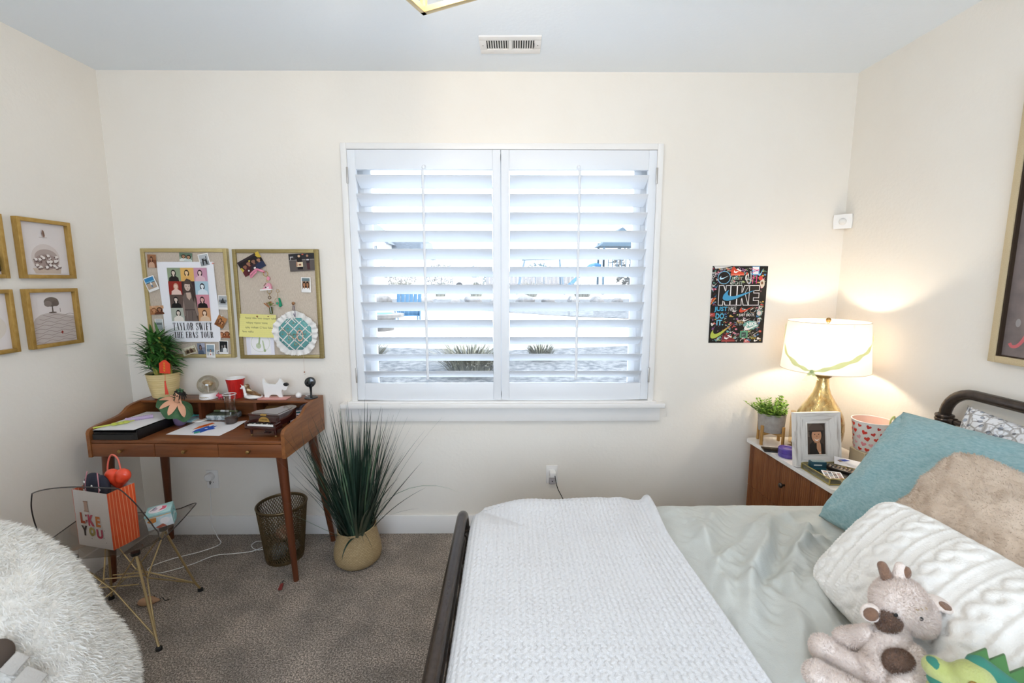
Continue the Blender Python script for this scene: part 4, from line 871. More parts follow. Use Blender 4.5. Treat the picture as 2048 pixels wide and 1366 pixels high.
# keyrings
M_ring = mat('gold_ring', '#b5924f', .3, .9); M_kpink = mat('bubblegum_pink', '#e08aa0', .55)
def ringloop(mb, c, r, w, m, n=24): mb.tube([(c[0]+r*math.cos(2*PI*k/n), c[1]+r*math.sin(2*PI*k/n), c[2]) for k in range(n)], w, m, 6, True)
kr = thing('sneaker_keyring', 'pink strap keyring with a tiny pink and white high top sneaker', 'keyring', M=onwall(-1.398, YB+.001, 1.546))
mb = MB(); pth = smooth_path([(-.006, .083, .006), (-.030, .094, .012), (-.055, .098, .008), (-.078, .082, .006), (-.092, .066, .010), (-.082, .056, .016), (-.064, .072, .020), (-.045, .090, .02)], 5)
i = mb.mi(M_kpink); pr = None
for p in pth:
    row = (mb.v((p.x, p.y+.007, p.z)), mb.v((p.x, p.y-.007, p.z)))
    if pr: mb.bm.faces.new((pr[0], pr[1], row[1], row[0])).material_index = i
    pr = row
o = mb.build('strap', kr, sharp=None); bake(o, ('SOLIDIFY', dict(thickness=.0016)))
mb = MB(); ringloop(mb, (-.001, .074, .010), .0135, .0016, M_ring); ringloop(mb, (.004, .032, .008), .005, .001, M_ring); mb.cyl((.006, .06, .008), (.004, .036, .008), .0022, M_ring, n=8); mb.build('split_ring', kr)
mb = MB(); mb.prism(oval(.012, .048, .0095, .0115, 18), .006, .010, M_kpink, axis='z'); mb.build('disc', kr)
sh = [(-.032, -.016), (-.020, -.012), (-.008, .0), (.004, .012), (.010, .022), (.024, .018), (.030, .0), (.030, -.014), (-.0, -.018)]
mb = MB(); mb.prism(sh, .004, .020, ink('#e3a0b0'), axis='z'); layers(mb, [('#f3e2e4', [(-.004, -.008), (.008, .006), (.018, .0), (.016, -.012)]), ('#1b1518', [(-.006, -.004), (.0, -.008), (.016, .006), (.018, .007), (.002, -.002), (-.004, .002)]), ('#7a2a3a', [(-.010, .002), (.0, .014), (.006, .022), (.002, .022), (-.012, .006)])], .0202); mb.build('sneaker', kr)
mb = MB(); mb.prism([(-.034, -.022), (.031, -.018), (.031, -.012), (-.034, -.015)], .003, .021, M_white, axis='z'); mb.build('sole', kr)
kb = thing('bouquet_keyring', 'keyring with a green glass tube of dried flowers', 'keyring', M=onwall(-1.392, YB+.003, 1.435))
mb = MB(); ringloop(mb, (.003, .084, .004), .0125, .0010, M_ring); ringloop(mb, (.003, .048, .005), .008, .0016, ink('#5b3d20'), 18); mb.cyl((.003, .074, .004), (.003, .056, .004), .0012, M_ring, n=6); mb.build('split_ring', kb)
mb = MB(); mb.cyl((.009, -.046, .009), (.007, -.006, .009), .0085, clear('green_glass', '#a9b04a', .3), n=16); mb.cyl((.009, -.046, .009), (.0088, -.042, .009), .0088, ink('#5d6a1e'), n=16); mb.build('tube', kb)
mb = MB(); rr = random.Random(3)
for k in range(14):
    a = PI*(.05+.9*rr.random()); L_ = rr.uniform(.016, .034); c0 = Vector((.006, .0, .010)); c1 = c0+Vector((math.cos(a)*L_, math.sin(a)*L_*.8-.002, rr.uniform(0, .012)))
    mb.tube([c0, c0.lerp(c1, .5)+Vector((0, .002, 0)), c1], .0008, ink('#6c7440'), 5); mb.ell(c1, (.006, .0032, .002), ink(rr.choice(['#8d8a54', '#b07a50', '#a9a070', '#70803e', '#94603c'])), R3(z=a), 8, 6)
mb.tube([(-.028, .016, .012), (-.010, .004, .016), (.006, -.010, .016)], [.003, .005, .003], ink('#a8714a'), 8)
mb.build('flowers', kb)
kc = thing('charm_keyring', 'small gold keyring with an emerald bow charm', 'keyring', M=onwall(-1.340, YB+.003, 1.456))
mb = MB(); ringloop(mb, (0, .066, .004), .009, .0009, M_ring, 18); mb.cyl((0, .057, .004), (-.001, .030, .004), .001, M_ring, n=6); ringloop(mb, (-.006, .010, .005), .014, .0008, M_ring, 18); mb.build('split_ring', kc)
mb = MB(); mb.prism([(.004, .026), (.012, .024), (.022, -.020), (.010, -.028), (.003, -.022), (.008, -.004)], .004, .012, ink('#1f8a66'), axis='z'); mb.ell((-.006, -.006, .008), (.006, .007, .005), ink('#2fa07a')); mb.build('charm', kc)
# octagon with ruffle
tv = thing('octagon_hanging', 'teal ribbon laced octagon cushion with white eyelet ruffle hung by a purple ribbon', 'wall hanging', M=onwall(-1.248, YB-.001, 1.272))
M_eye = mat('white_eyelet_cotton', '#e6e2dd', .8, bump=.3, bscale=120)
mb = MB(); n = 168; P = []
for j in range(7):
    u = j/6; row = []
    for k in range(n):
        a = 2*PI*k/n; fr = math.sin(a*21+1.3*math.sin(a*3)); r = .092+.038*u+.0035*u*abs(math.sin(a*42))**.5*(1 if j == 6 else .3)+.004*u*math.sin(a*5)
        row.append((r*math.cos(a), r*math.sin(a), .010+.004*u+.0065*u*fr))
    P.append(row+[row[0]])
mb.grid(P, M_eye); mb.build('ruffle', tv, sharp=None)
M_tealf = mat('teal_printed_cotton', '#5f9a98', .8, col2='#8fbcb6', scale=55, lo=.55, hi=.72)
oc8 = lambda r: [(r*math.cos(PI/8+PI/4*k), r*math.sin(PI/8+PI/4*k)) for k in range(8)]
mb = MB(); mb.rings([[(x, y, z) for x, y in oc8(r)] for r, z in ((.100, .008), (.102, .014), (.096, .022), (.070, .026), (.02, .028))], M_tealf); mb.build('cushion', tv, sharp=60)
mb = MB(); wr = ink('#e0dcd6')
for d in (-.07, -.023, .023, .07):
    for s in (1, -1):
        e = .098*1.0; ux = Vector((1, s)).normalized(); nx = Vector((-s, 1)).normalized()*d; L_ = math.sqrt(max(0, .098**2-d*d))
        pts = [nx+ux*L_*t for t in (-1, -.7, -.3, .3, .7, 1)]
        for a, b, ta, tb in zip(pts[:-1], pts[1:], (-1, -.7, -.3, .3, .7), (-.7, -.3, .3, .7, 1)):
            za = .0285 if abs(ta) < .8 else .019; zb_ = .0285 if abs(tb) < .8 else .019
            q = Vector((-ux.y, ux.x))*.0028
            mb.poly([(a.x-q.x, a.y-q.y, za), (b.x-q.x, b.y-q.y, zb_), (b.x+q.x, b.y+q.y, zb_), (a.x+q.x, a.y+q.y, za)], wr)
mb.build('ribbon_lattice', tv, sharp=None)
mb = MB()
for a in range(-1, 2):
    for b in range(-1, 2):
        x, y = (a-b)*.0325, (a+b)*.0325; mb.ell((x, y, .030), (.0035, .0035, .0025), M_brass, n=10, k=6)
mb.build('rivets', tv)
mb = MB(); pp = smooth_path([(-.003, .166, .010), (-.005, .13, .012), (.006, .10, .018)], 4); pq = smooth_path([(.003, .166, .010), (.006, .13, .012), (.008, .10, .018)], 4)
mb.tube(pp, .0016, ink('#4e3f5c'), 6); mb.tube(pq, .0016, ink('#4e3f5c'), 6); mb.build('hanging_ribbon', tv)
mb = MB(); 
for s in (-1, 1): mb.tube(smooth_path([(-.015, .098, .028), (-.015+s*.022, .106, .034), (-.015+s*.026, .088, .034), (-.015, .098, .030), (-.015+s*.030, .068, .032)], 5), .0022, ink('#e9e6e2'), 6)
mb.build('bow', tv)
pin(-1.250, 1.450, mat('wooden_pin', '#8d6038', .5), 'round wooden push pin holding the purple ribbon', .0095, YB, .008)
mb = MB(); n = 22
for k in range(n):
    a = 2*PI*k/n; mb.ell((-1.211+.017*math.cos(a), YB-.037, 1.264+.031*math.sin(a)), (.0042,)*3, ink('#c99a86' if k % 3 else '#e6cdb8'), n=8, k=6)
tag(mb.build('bead_bracelet'), 'pink beaded bracelet hanging on the teal octagon', 'bracelet')
mb = MB()
for k, (dx, dz, s) in enumerate(((-.062, .028, .008), (-.03, .006, .009), (-.020, -.018, .012), (.006, -.012, .012), (.012, -.055, .010))):
    ringloop_c = [(-1.248+dx+s*math.cos(2*PI*j/14), YB-.034, 1.272+dz+s*math.sin(2*PI*j/14)) for j in range(14)]; mb.tube(ringloop_c, .0009, M_ring, 5, True)
    mb.tube([(-1.248+dx+s, YB-.0335, 1.272+dz), (-1.248+dx+s*1.5+.006, YB-.0335, 1.272+dz-.01)], .0009, M_ring, 5)
tag(mb.build('earring_chain'), 'thin gold earrings and chains looped on the teal octagon', 'jewellery')
cr_ = thing('hanging_cord', 'pale cord with a small bead hanging below the octagon board', 'cord', (-1.212, ROOM_B-.030, 1.03))
mb = MB(); mb.tube([(.002, 0, .16), (.001, -.002, .09), (0, 0, .012)], .0007, ink('#cdb7a4'), 5); mb.build('string', cr_)
mb = MB(); mb.ell((0, 0, .012), (.0042, .0042, .005), ink('#a8765e'), n=10, k=6); mb.ell((.001, 0, 0), (.0042, .0042, .006), M_pearl, n=10, k=6); mb.build('bead', cr_)
# ---------------------------------------------------------------- gold frames on the left wall
def wallframe(y0, y1, z0, z1, label, art, seed=1):
    M = Matrix.Translation((ROOM_L+.0005, (y0+y1)/2, (z0+z1)/2)) @ Matrix.Rotation(PI/2, 4, 'Z') @ Matrix.Rotation(PI/2, 4, 'X')
    t = thing('picture_frame', label, 'picture frame', M=M, group='gold square frames on the wall above the desk end')
    w, h, f, d = (y1-y0)/2, (z1-z0)/2, .018, .026; mb = MB()
    mb.b2((-w, -h, 0), (-w+f, h, d), M_gold, .0015); mb.b2((w-f, -h, 0), (w, h, d), M_gold, .0015); mb.b2((-w+f, h-f, 0), (w-f, h, d), M_gold, .0015); mb.b2((-w+f, -h, 0), (w-f, -h+f, d), M_gold, .0015); mb.build('frame_moulding', t)
    mb = MB(); mb.b2((-w+f, -h+f, .004), (w-f, h-f, .006), ink('#e3dad6'))
    W_, H_ = w-f, h-f; layers(mb, [(c, [(a*W_, b*H_) for a, b in p]) for c, p in art], .006, .00006); mb.build('print', t)
    mb = MB(); mb.b2((-w+f, -h+f, .0115), (w-f, h-f, .013), clear('frame_glass', '#ffffff', .0, .03, .06)); mb.build('glass', t)
rr = random.Random(4)
art1 = [('#d6c9c2', [(p[0], p[1]) for p in oval(.02, -.35, .62, .55, 26)]), ('#b5a49c', oval(.04, -.30, .50, .30, 22)), ('#cdb9a8', [(-.6, -.75), (.65, -.72), (.6, -.95), (-.5, -.95)]), ('#a8938a', oval(.02, -.50, .54, .30, 22))]
for k in range(24):
    x, y = rr.uniform(-.5, .55), rr.uniform(-.75, -.20); a = rr.uniform(-.3, .3)
    art1 += [('#7d6660', oval(x+.02, y-.05, .075, .055, 10, a)), ('#e9e0da', oval(x, y, .078, .055, 10, a)), ('#5c4640', oval(x-.075, y-.01, .022, .026, 6))]
art1 += [('#8a6a58', [(-.02, .48), (-.07, .60), (-.03, .76), (.03, .70), (.06, .54), (.03, .46)]), ('#5f4438', [(-.01, .47), (.01, .74), (.03, .60)]), ('#b8a8a0', [(-.22, .445), (.14, .44), (.14, .46), (-.2, .462)])]
art2 = [('#c4b8b1', [(-1, -.35), (-.75, .0), (-.5, .14), (0, .22), (.45, .12), (1, .02), (1, -1), (-1, -1)])]
for k in range(9):
    y = .10-.125*k; xl = max(-1.0, -.42-.16*k); wob = lambda x: y+.035*math.sin(x*10+k*2)-.10*max(0, -x-.3)
    xs = [xl+(1-xl)*q/16 for q in range(17)]; art2.append(('#a3948e', [(x, wob(x)) for x in xs]+[(x, wob(x)-.022) for x in xs[::-1]]))
art2 += [('#75685f', oval(.02, .62, .33, .19, 22)), ('#8a7d74', oval(-.14, .55, .17, .12, 14)), ('#6c5f57', oval(.2, .56, .16, .12, 14)), ('#5d5049', [(.0, .2), (.02, .48), (.06, .48), (.07, .2)]), ('#6a5c54', oval(.03, .20, .18, .03, 12)), ('#8d8078', rect(.36, .2, .385, .36)), ('#8c3a30', [(.28, -.62), (.34, -.55), (.40, -.60), (.35, -.70)])]
art3 = [('#7a6a60', oval(.6, -.6, .5, .3, 16)), ('#4a3c36', oval(.8, -.7, .3, .25, 12))]
art4 = [('#ddd2c6', oval(.2, -.2, .7, .5, 20))]
wallframe(2.150, 2.410, 1.592, 1.875, 'gold square frame with a print of a flock of sheep', art1)
wallframe(2.146, 2.406, 1.258, 1.543, 'gold square frame with a print of a tree on a striped hill', art2)
wallframe(1.832, 2.092, 1.592, 1.875, 'gold square frame cut by the photo edge beside the sheep print', art3)
wallframe(1.832, 2.092, 1.258, 1.543, 'gold square frame cut by the photo edge beside the hill print', art4)
# ---------------------------------------------------------------- poster on the back wall
M_pb = '#15110f'
np_ = thing('sports_poster', 'dark sports collage poster with big outlined lettering and a blue swoosh', 'poster', M=onwall(1.367, ROOM_B-.0015, 1.4385))
PW, PH = .327, .455
mb = MB(); mb.box((0, 0, .0005), (PW, PH, .001), ink(M_pb)); mb.build('poster_sheet', np_)
SW = [(-.50, -.16), (-.46, .02), (-.38, .19), (-.30, .27), (-.345, .10), (-.33, .0), (-.27, -.05), (-.17, -.055), (.50, .27), (-.23, -.24), (-.33, -.30), (-.42, -.28)]
def swoosh(mb, cx, cy, s, m, z, rot=0.0, sy=1.0, grow=0.0):
    P = smooth_path([(-.50, -.16), (-.47, .02), (-.38, .20)], 5)+[Vector((-.315, .275))]+smooth_path([(-.35, .12), (-.33, .0), (-.25, -.05), (-.12, -.04)], 5)+[Vector((.50, .265))]+smooth_path([(-.10, -.19), (-.25, -.255), (-.36, -.285), (-.46, -.25)], 5)
    ca, sa = math.cos(rot), math.sin(rot); pts = []
    for p in P:
        x, y = p.x*s*(1+grow), p.y*s*sy*(1+grow*2)
        pts.append((cx+x*ca-y*sa, cy+x*sa+y*ca, z))
    mb.poly(pts, m)
mb = MB(); rr = random.Random(21); Zp = .0012
X = lambda cx, cy=675: (cx-(579-70*(cy-675)/1164))/832*PW; Yp = lambda cy: -(cy-675)/1164*PH      # crop units to poster units
pal = ['#c9564a', '#7fb3c9', '#d9d4cc', '#a8483c', '#5c8f80', '#c7a24e', '#8a5a86', '#d98a9a', '#b9c27a', '#4f7fae', '#e4ddd4', '#8c8a88']
def free(x, y): return not (-.125 < x < .125 and -.012 < y < .125)
n = 0
while n < 330:
    x, y = rr.uniform(-.15, .15), rr.uniform(-.215, .215)
    if not free(x, y): continue
    c = rr.choice(pal); s = rr.uniform(.007, .018); k = rr.random(); n += 1
    if k < .3: swoosh(mb, x, y, s*1.7, ink(c), Zp+.00002*(n % 9), rr.uniform(-.2, .9))
    elif k < .5: stroke(mb, [(x+s*.8*math.cos(t*.9)*(1-.1*t), y+s*.5*math.sin(t*1.3)) for t in range(7)], .0016, ink(c), Zp+.00002*(n % 9))
    elif k < .7: text(mb, rr.choice(['NIKE', 'JUST DO IT', 'Nike', 'IT.', 'just do it']), (x, y), s*1.6, s*.55, ink(c), Zp+.00002*(n % 9), .015, rr.uniform(-.5, .7), .2)
    else: mb.poly([(a, b, Zp+.00002*(n % 9)) for a, b in ([(x-s*.7, y-s*.25), (x-s*.6, y+s*.3), (x-s*.1, y+s*.35), (x+s*.2, y+.0), (x+s*.7, y-s*.1), (x+s*.7, y-s*.3)] if k < .85 else oval(x, y, s*.45, s*.35, 10))], ink(c))
z = .0016; wt = ink('#ece8e4'); bk = ink('#1d1613'); sky = ink('#4a9bc4')
def slab(cx, cy, w, h, m=bk, zz=.00155): mb.poly([(cx-w/2, cy-h/2, zz), (cx+w/2, cy-h/2, zz), (cx+w/2, cy+h/2, zz), (cx-w/2, cy+h/2, zz)], m)
def boldcaps(s, x0, x1, y0, y1, m, z, t=.34, fat=0.0, slant=0.0):
    """heavy condensed block capitals"""
    ws = {'I': .50, 'N': 1.0, 'K': 1.0, 'E': .86}; tot = sum(ws[c] for c in s)+.10*(len(s)-1); u = (x1-x0)/tot; x = x0
    for c in s:
        w = ws[c]*u; f = fat; h = y1-y0; tw = t*u*1.0
        q = lambda pts: mb.poly([(a+slant*(b-y0), b, z+1.2e-5*(len(mb.bm.faces) % 6)) for a, b in pts], m)
        if c == 'I': q(rect(x-f, y0-f, x+w+f, y1+f))
        if c == 'N': q(rect(x-f, y0-f, x+tw+f, y1+f)); q(rect(x+w-tw-f, y0-f, x+w+f, y1+f)); q([(x-f, y1+f), (x+tw+f*1.2, y1+f), (x+w+f, y0-f), (x+w-tw-f*1.2, y0-f)])
        if c == 'K': q(rect(x-f, y0-f, x+tw+f, y1+f)); q([(x+tw-f, y0+h*.42-f), (x+w-tw*1.02-f, y1+f), (x+w+f, y1+f), (x+tw+f, y0+h*.30)]); q([(x+tw*.9-f, y0+h*.62), (x+tw*1.7+f, y0+h*.72), (x+w+f*1.4, y0-f), (x+w-tw*1.08-f, y0-f)])
        if c == 'E':
            q(rect(x-f, y0-f, x+tw+f, y1+f))
            for b0, b1 in ((0, .22), (.39, .61), (.78, 1)): q(rect(x+tw-f*.5, y0+h*b0-f, x+w+f, y0+h*b1+f))
        x += w+.10*u
slab(.0, .058, .255, .128)
boldcaps('NIKE', -.117, .119, 0.0, .112, wt, .00165, .36, .0034); boldcaps('NIKE', -.117, .119, 0.0, .112, bk, .00175, .36, 0.0)
swoosh(mb, .002, .0575, .198, bk, .00185, .0, .62, .05); swoosh(mb, .002, .0575, .194, sky, .00195, .0, .60)
for s, cx, cy, w, h, c, b in (('JUST', 318, 745, 205, 85, '#45a5c9', .03), ('DO', 303, 845, 130, 85, '#5cb4d4', .03), ('IT.', 303, 945, 105, 85, '#74c0da', .03), ('JUST DO IT.', 712, 835, 245, 50, '#ece8e4', .02), ('JUST', 563, 283, 180, 62, '#8b9a8c', .03), ('DO IT', 563, 343, 180, 55, '#8b9a8c', .03), ('NIKE', 495, 735, 120, 70, '#a8a4a0', .02), ('NIKE', 790, 968, 150, 62, '#e8ecea', .03), ('Nike', 612, 935, 100, 50, '#c9a24a', .0), ('JUST', 200, 205, 85, 42, '#d9d6d2', .03), ('DO', 190, 250, 70, 42, '#d9d6d2', .03), ('IT.', 195, 300, 45, 36, '#d9d6d2', .03), ('J130', 630, 150, 120, 55, '#b77fb0', .0), ('JUST DO IT LATER...', 410, 135, 215, 24, '#e2ded8', .01), ('NIKE', 165, 872, 85, 36, '#6d4a34', .02), ('Nike', 810, 1178, 90, 46, '#b9a24a', .0), ('JU', 915, 720, 62, 70, '#d8d4d0', .03), ('IT', 905, 905, 55, 60, '#d8d4d0', .03)):
    if s in ('JUST', 'DO', 'IT.', 'JUST DO IT.') and cy > 700: slab(X(cx, cy), Yp(cy), w/838*PW*1.06, h/1164*PH*1.12)
    rot = {'NIKE': .12 if cx == 790 else 0, 'J130': -.35, 'JUST DO IT LATER...': .16}.get(s, 0)
    if cx == 790: mb.poly([(X(790)+.042*(1+.16*math.cos(k*2.2))*math.cos(2*PI*k/18), Yp(985)+.027*(1+.2*math.sin(k*3.1))*math.sin(2*PI*k/18), .00162) for k in range(18)], ink('#6fa39a'))
    text(mb, s, (X(cx, cy), Yp(cy)), w/838*PW, h/1164*PH, ink(c), .0017, b, rot, .12 if s == 'Nike' else 0)
text(mb, 'just do it', (X(335, 1150), Yp(1150)), .098, .018, ink('#7fc0b4'), .0017, .02, .62); text(mb, 'JUST DO IT.', (X(112, 1115), Yp(1115)), .075, .011, ink('#dcd8d4'), .0017, .02, PI/2)
# ring badge, gradient swoosh, shoes
c0 = (X(368, 265), Yp(265)); mb.poly([(c0[0]+.038*math.cos(2*PI*k/36), c0[1]+.038*math.sin(2*PI*k/36), .00160) for k in range(36)], ink('#7fbfe0')); mb.poly([(c0[0]+.0345*math.cos(2*PI*k/36), c0[1]+.0345*math.sin(2*PI*k/36), .00166) for k in range(36)], bk); swoosh(mb, c0[0], c0[1], .054, ink('#bfe0ee'), .00172, .05, .7)
M_grad = bpy.data.materials.new('swoosh_gradient_ink'); M_grad.use_nodes = True; N_ = M_grad.node_tree.nodes; L_n = M_grad.node_tree.links
tc = N_.new('ShaderNodeTexCoord'); sp = N_.new('ShaderNodeSeparateXYZ'); mr = N_.new('ShaderNodeMapRange'); cr = N_.new('ShaderNodeValToRGB')
L_n.new(tc.outputs['Object'], sp.inputs[0]); L_n.new(sp.outputs['X'], mr.inputs[0]); mr.inputs[1].default_value = -.13; mr.inputs[2].default_value = 0.0; L_n.new(mr.outputs[0], cr.inputs[0])
cr.color_ramp.elements[0].color = (*lin('#b4c04a'), 1); cr.color_ramp.elements[0].position = .35; cr.color_ramp.elements[1].color = (*lin('#d9574c'), 1); cr.color_ramp.elements[1].position = .8
L_n.new(cr.outputs[0], N_['Principled BSDF'].inputs['Base Color'])
swoosh(mb, X(350, 1075)-.003, Yp(1075), .168, bk, .00163, .33, .62, .1); swoosh(mb, X(345, 1072), Yp(1072), .160, M_grad, .0017, .33, .6)
swoosh(mb, X(705, 745), Yp(745), .084, ink('#cf5038'), .0017, .05, .7); swoosh(mb, X(925, 185), Yp(185), .045, ink('#6fb6dc'), .0017, .7, .9); swoosh(mb, X(790, 1015), Yp(1015), .092, wt, .00175, .05, .62)
swoosh(mb, X(715, 900), Yp(900), .048, wt, .0017, .05, .6); swoosh(mb, X(870, 1215), Yp(1215), .035, wt, .0017, .05, .8)
def shoe(cx, cy, s, c, c2, flip=1, rot=0.0):
    P = [(-.5, -.12), (-.46, .36), (-.3, .46), (-.08, .22), (.2, .1), (.48, -.02), (.5, -.14)]
    T = lambda pts, zz, cc: mb.poly([(cx+flip*(a*math.cos(rot)-b*math.sin(rot))*s, cy+(a*math.sin(rot)+b*math.cos(rot))*s, zz) for a, b in pts], ink(cc))
    T(P, .0017, c); T([(-.5, -.22), (-.5, -.10), (.5, -.12), (.52, -.2)], .00175, c2); T([(-.3, .02), (-.26, .2), (-.2, .08), (.1, .12), (-.12, -.04)], .0018, '#efece8'); T([(-.1, .24), (.0, .30), (.3, .14), (.2, .08)], .0018, '#efe4dc')
shoe(X(570, 190), Yp(190), .078, '#c8452c', '#d8705a'); shoe(X(430, 1195), Yp(1195), .080, '#7a2a30', '#a84a44'); shoe(X(715, 1232), Yp(1232), .036, '#b8504e', '#d98080'); shoe(X(185, 130), Yp(130), .03, '#8a2a3c', '#4a1a24'); shoe(X(175, 440), Yp(440), .036, '#a8405c', '#5aa0a4', -1, .6); shoe(X(180, 610), Yp(610), .052, '#b84a30', '#d9a04a', 1, .9)
layers(mb, [('#3c80b4', rect(X(785, 225), Yp(225), X(905, 97), Yp(97))), ('#e4e2e0', rect(X(795, 160), Yp(160), X(895, 105), Yp(105))), ('#dcdce0', rect(X(800, 215), Yp(215), X(885, 170), Yp(170)))], .0016, .00004)
for pts in ([(790, 130), (890, 165)], [(790, 190), (890, 140)], [(808, 225), (795, 355)], [(862, 225), (852, 355)]): stroke(mb, [(X(a, b), Yp(b)) for a, b in pts], .0035, ink('#d9508a'), .0018)
layers(mb, [('#e8e4de', oval(X(712, 250), Yp(250), .009, .022, 14, -.2)), ('#b0503c', oval(X(712, 205), Yp(205), .007, .008)), ('#241c1a', oval(X(712, 262), Yp(262), .005, .014, 10, -.2)), ('#b4473f', rect(X(120, 852), Yp(852), X(228, 797), Yp(797))), ('#c4b8a8', oval(X(945, 350), Yp(350), .014, .026)), ('#c4443c', oval(X(918, 272), Yp(272), .012, .013)), ('#6f4f38', oval(X(940, 345), Yp(345), .007, .009)), ('#8fa8a0', oval(X(905, 800), Yp(800), .018, .018, 8)), ('#d8c4c0', oval(X(900, 800), Yp(800), .013, .014, 6)), ('#5c9a78', rect(X(608, 1180), Yp(1180), X(732, 1072), Yp(1072))), ('#3c4a48', rect(X(630, 1165), Yp(1165), X(705, 1095), Yp(1095))), ('#dedad6', [(X(220, 97), Yp(97)), (X(235, 132), Yp(132)), (X(330, 125), Yp(125)), (X(480, 98), Yp(98))])], .0016, .00002)
swoosh(mb, X(668, 1130), Yp(1130), .022, ink('#9fb8ae'), .0021, .1, .7); swoosh(mb, X(170, 825), Yp(825), .022, wt, .0021, .1, .7)
for k in range(3): P = oval(X(735, 230), Yp(230), .012+.003*k, .046+.003*k, 26, .12); stroke(mb, P[13:]+P[:3], .0011, wt, .00172)
P = oval(X(810, 757), Yp(757), .019, .013, 20, .5); stroke(mb, P+[P[0]], .0018, ink('#d0b494'), .0017)
P = oval(X(572, 1148), Yp(1148), .012, .013, 16); stroke(mb, P+[P[0]], .0014, ink('#8fa09a'), .0017)
for off in (0, .006): stroke(mb, [(X(750)+off, Yp(1150)), (X(770, 1105), Yp(1105)+off), (X(790, 1150), Yp(1150)), (X(915, 1060), Yp(1060)-off)], .0012, ink('#c8b4a0'), .0017)
def trim_to(mb, w, h):
    for v in mb.bm.verts: v.co.x = min(max(v.co.x, -w), w); v.co.y = min(max(v.co.y, -h), h)
trim_to(mb, PW/2, PH/2)
mb.build('lettering', np_, sharp=None)
# ---------------------------------------------------------------- framed picture on the right wall, sensor, vent, outlets
M_pale = mat('pale_gold_wood', '#c9b693', .45, col2='#bca882', scale=30, stretch=(12, 12, 1))
fr = thing('framed_canvas', 'large pale gold framed dark picture on the wall above the headboard', 'picture', M=Matrix.Translation((ROOM_R-.0005, 1.79-.40, 1.262+.55)) @ Matrix.Rotation(-PI/2, 4, 'Z') @ Matrix.Rotation(PI/2, 4, 'X'))
mb = MB(); w, h, f, d = .40, .55, .026, .030
mb.b2((-w, -h, 0), (-w+f, h, d), M_pale, .002); mb.b2((w-f, -h, 0), (w, h, d), M_pale, .002); mb.b2((-w+f, h-f, 0), (w-f, h, d), M_pale, .002); mb.b2((-w+f, -h, 0), (w-f, -h+f, d), M_pale, .002); mb.build('frame_moulding', fr)
mb = MB(); mb.b2((-w+f, -h+f, .004), (-w+f+.006, h-f, .026), ink('#3a2c20')); mb.b2((-w+f, -h+f, .004), (w-f, -h+f+.004, .020), ink('#3a2c20')); mb.build('inner_lip', fr)
mb = MB(); mb.b2((-w+f+.006, -h+f+.004, .004), (w-f, h-f, .010), mat('dusky_painting', '#6d625e', .7, col2='#8f7f7a', scale=5)); P = smooth_path([(-.345, -.47), (-.335, -.482), (-.315, -.475), (-.295, -.44), (-.27, -.36), (-.22, -.30), (-.15, -.33)], 6)
stroke(mb, P, .012, ink('#c96a6c'), .0103); layers(mb, [('#9a9490', oval(-.325, -.39, .009, .016)), ('#5d5350', oval(.05, .05, .22, .28, 24)), ('#7f6e64', oval(.05, .12, .12, .16, 20)), ('#4e4644', [(-.25, -.25), (-.1, -.12), (.2, -.12), (.34, -.25), (.34, -.5), (-.25, -.5)])], .0101); mb.build('painting', fr)
se = thing('motion_sensor', 'small square white motion sensor across the room corner above the lamp', 'sensor', M=Matrix.Translation((ROOM_R-.037, ROOM_B-.037, 1.918)) @ Matrix.Rotation(-PI/4, 4, 'Z') @ Matrix.Rotation(PI/2+.12, 4, 'X'))
mb = MB(); mb.prism([(-.043, -.04), (.043, -.04), (.046, .0), (.043, .04), (-.043, .04), (-.046, 0)], -.012, .012, M_white, axis='z'); mb.build('housing', se)
mb = MB(); mb.ell((0, 0, .012), (.019, .019, .009), mat('frosted_lens', '#dedbd6', .3), n=24); mb.build('lens', se)
mb = MB(); mb.b2((-.018, -.02, -.035), (.018, .02, -.012), M_white); mb.build('bracket', se)
ve = thing('ceiling_vent', 'white slotted air register set in the ceiling above the window', 'vent', (0.013, 2.405, ROOM_H), math.radians(-1))
mb = MB(); W2, H2 = .150, .084
mb.b2((-W2, -H2, -.006), (W2, -.045, 0), M_trim, .002); mb.b2((-W2, .038, -.006), (W2, H2, 0), M_trim, .002); mb.b2((-W2, -.045, -.006), (-.116, .038, 0), M_trim, .001); mb.b2((.116, -.045, -.006), (W2, .038, 0), M_trim, .001); mb.b2((-.008, -.045, -.006), (.008, .038, 0), M_trim)
for s in (-1, 1):
    for k in range(9):
        x = s*(.0145+.0119*k); mb.box((x-s*.002, -.0035, -.003), (.0068, .083, .0016), M_trim, rot=R3(y=s*.75))
for x in (-.134, .134): mb.cyl((x, 0, -.0066), (x, 0, -.005), .0025, M_dark, n=8)
mb.build('face_plate', ve)
mb = MB(); mb.b2((-.116, -.045, -.0004), (.116, .038, -.0001), M_dark); mb.build('duct_opening', ve)
mb = MB(); mb.box((.114, -.01, -.010), (.006, .02, .012), M_black, .001); mb.build('damper_lever', ve)
def outlet(x, z, label):
    t = thing('wall_outlet', label, 'outlet', M=onwall(x, ROOM_B, z), group='wall outlets on the back wall')
    mb = MB(); mb.box((0, 0, .003), (.072, .117, .006), M_trim, .003); mb.build('cover_plate', t)
    for s in (-1, 1):
        mb = MB(); mb.box((0, s*.0195, .0065), (.034, .028, .002), M_trim, .001)
        for dx in (-.006, .006): mb.b2((dx-.001, s*.0195-.004, .007), (dx+.001, s*.0195+.005, .0078), M_dark)
        mb.build('socket', t)
    mb = MB(); mb.cyl((0, 0, .006), (0, 0, .0078), .003, M_hinge, n=10); mb.build('screw', t)
outlet(-1.832, .362, 'white wall outlet under the desk'); outlet(.272, .385, 'white wall outlet behind the bed foot')
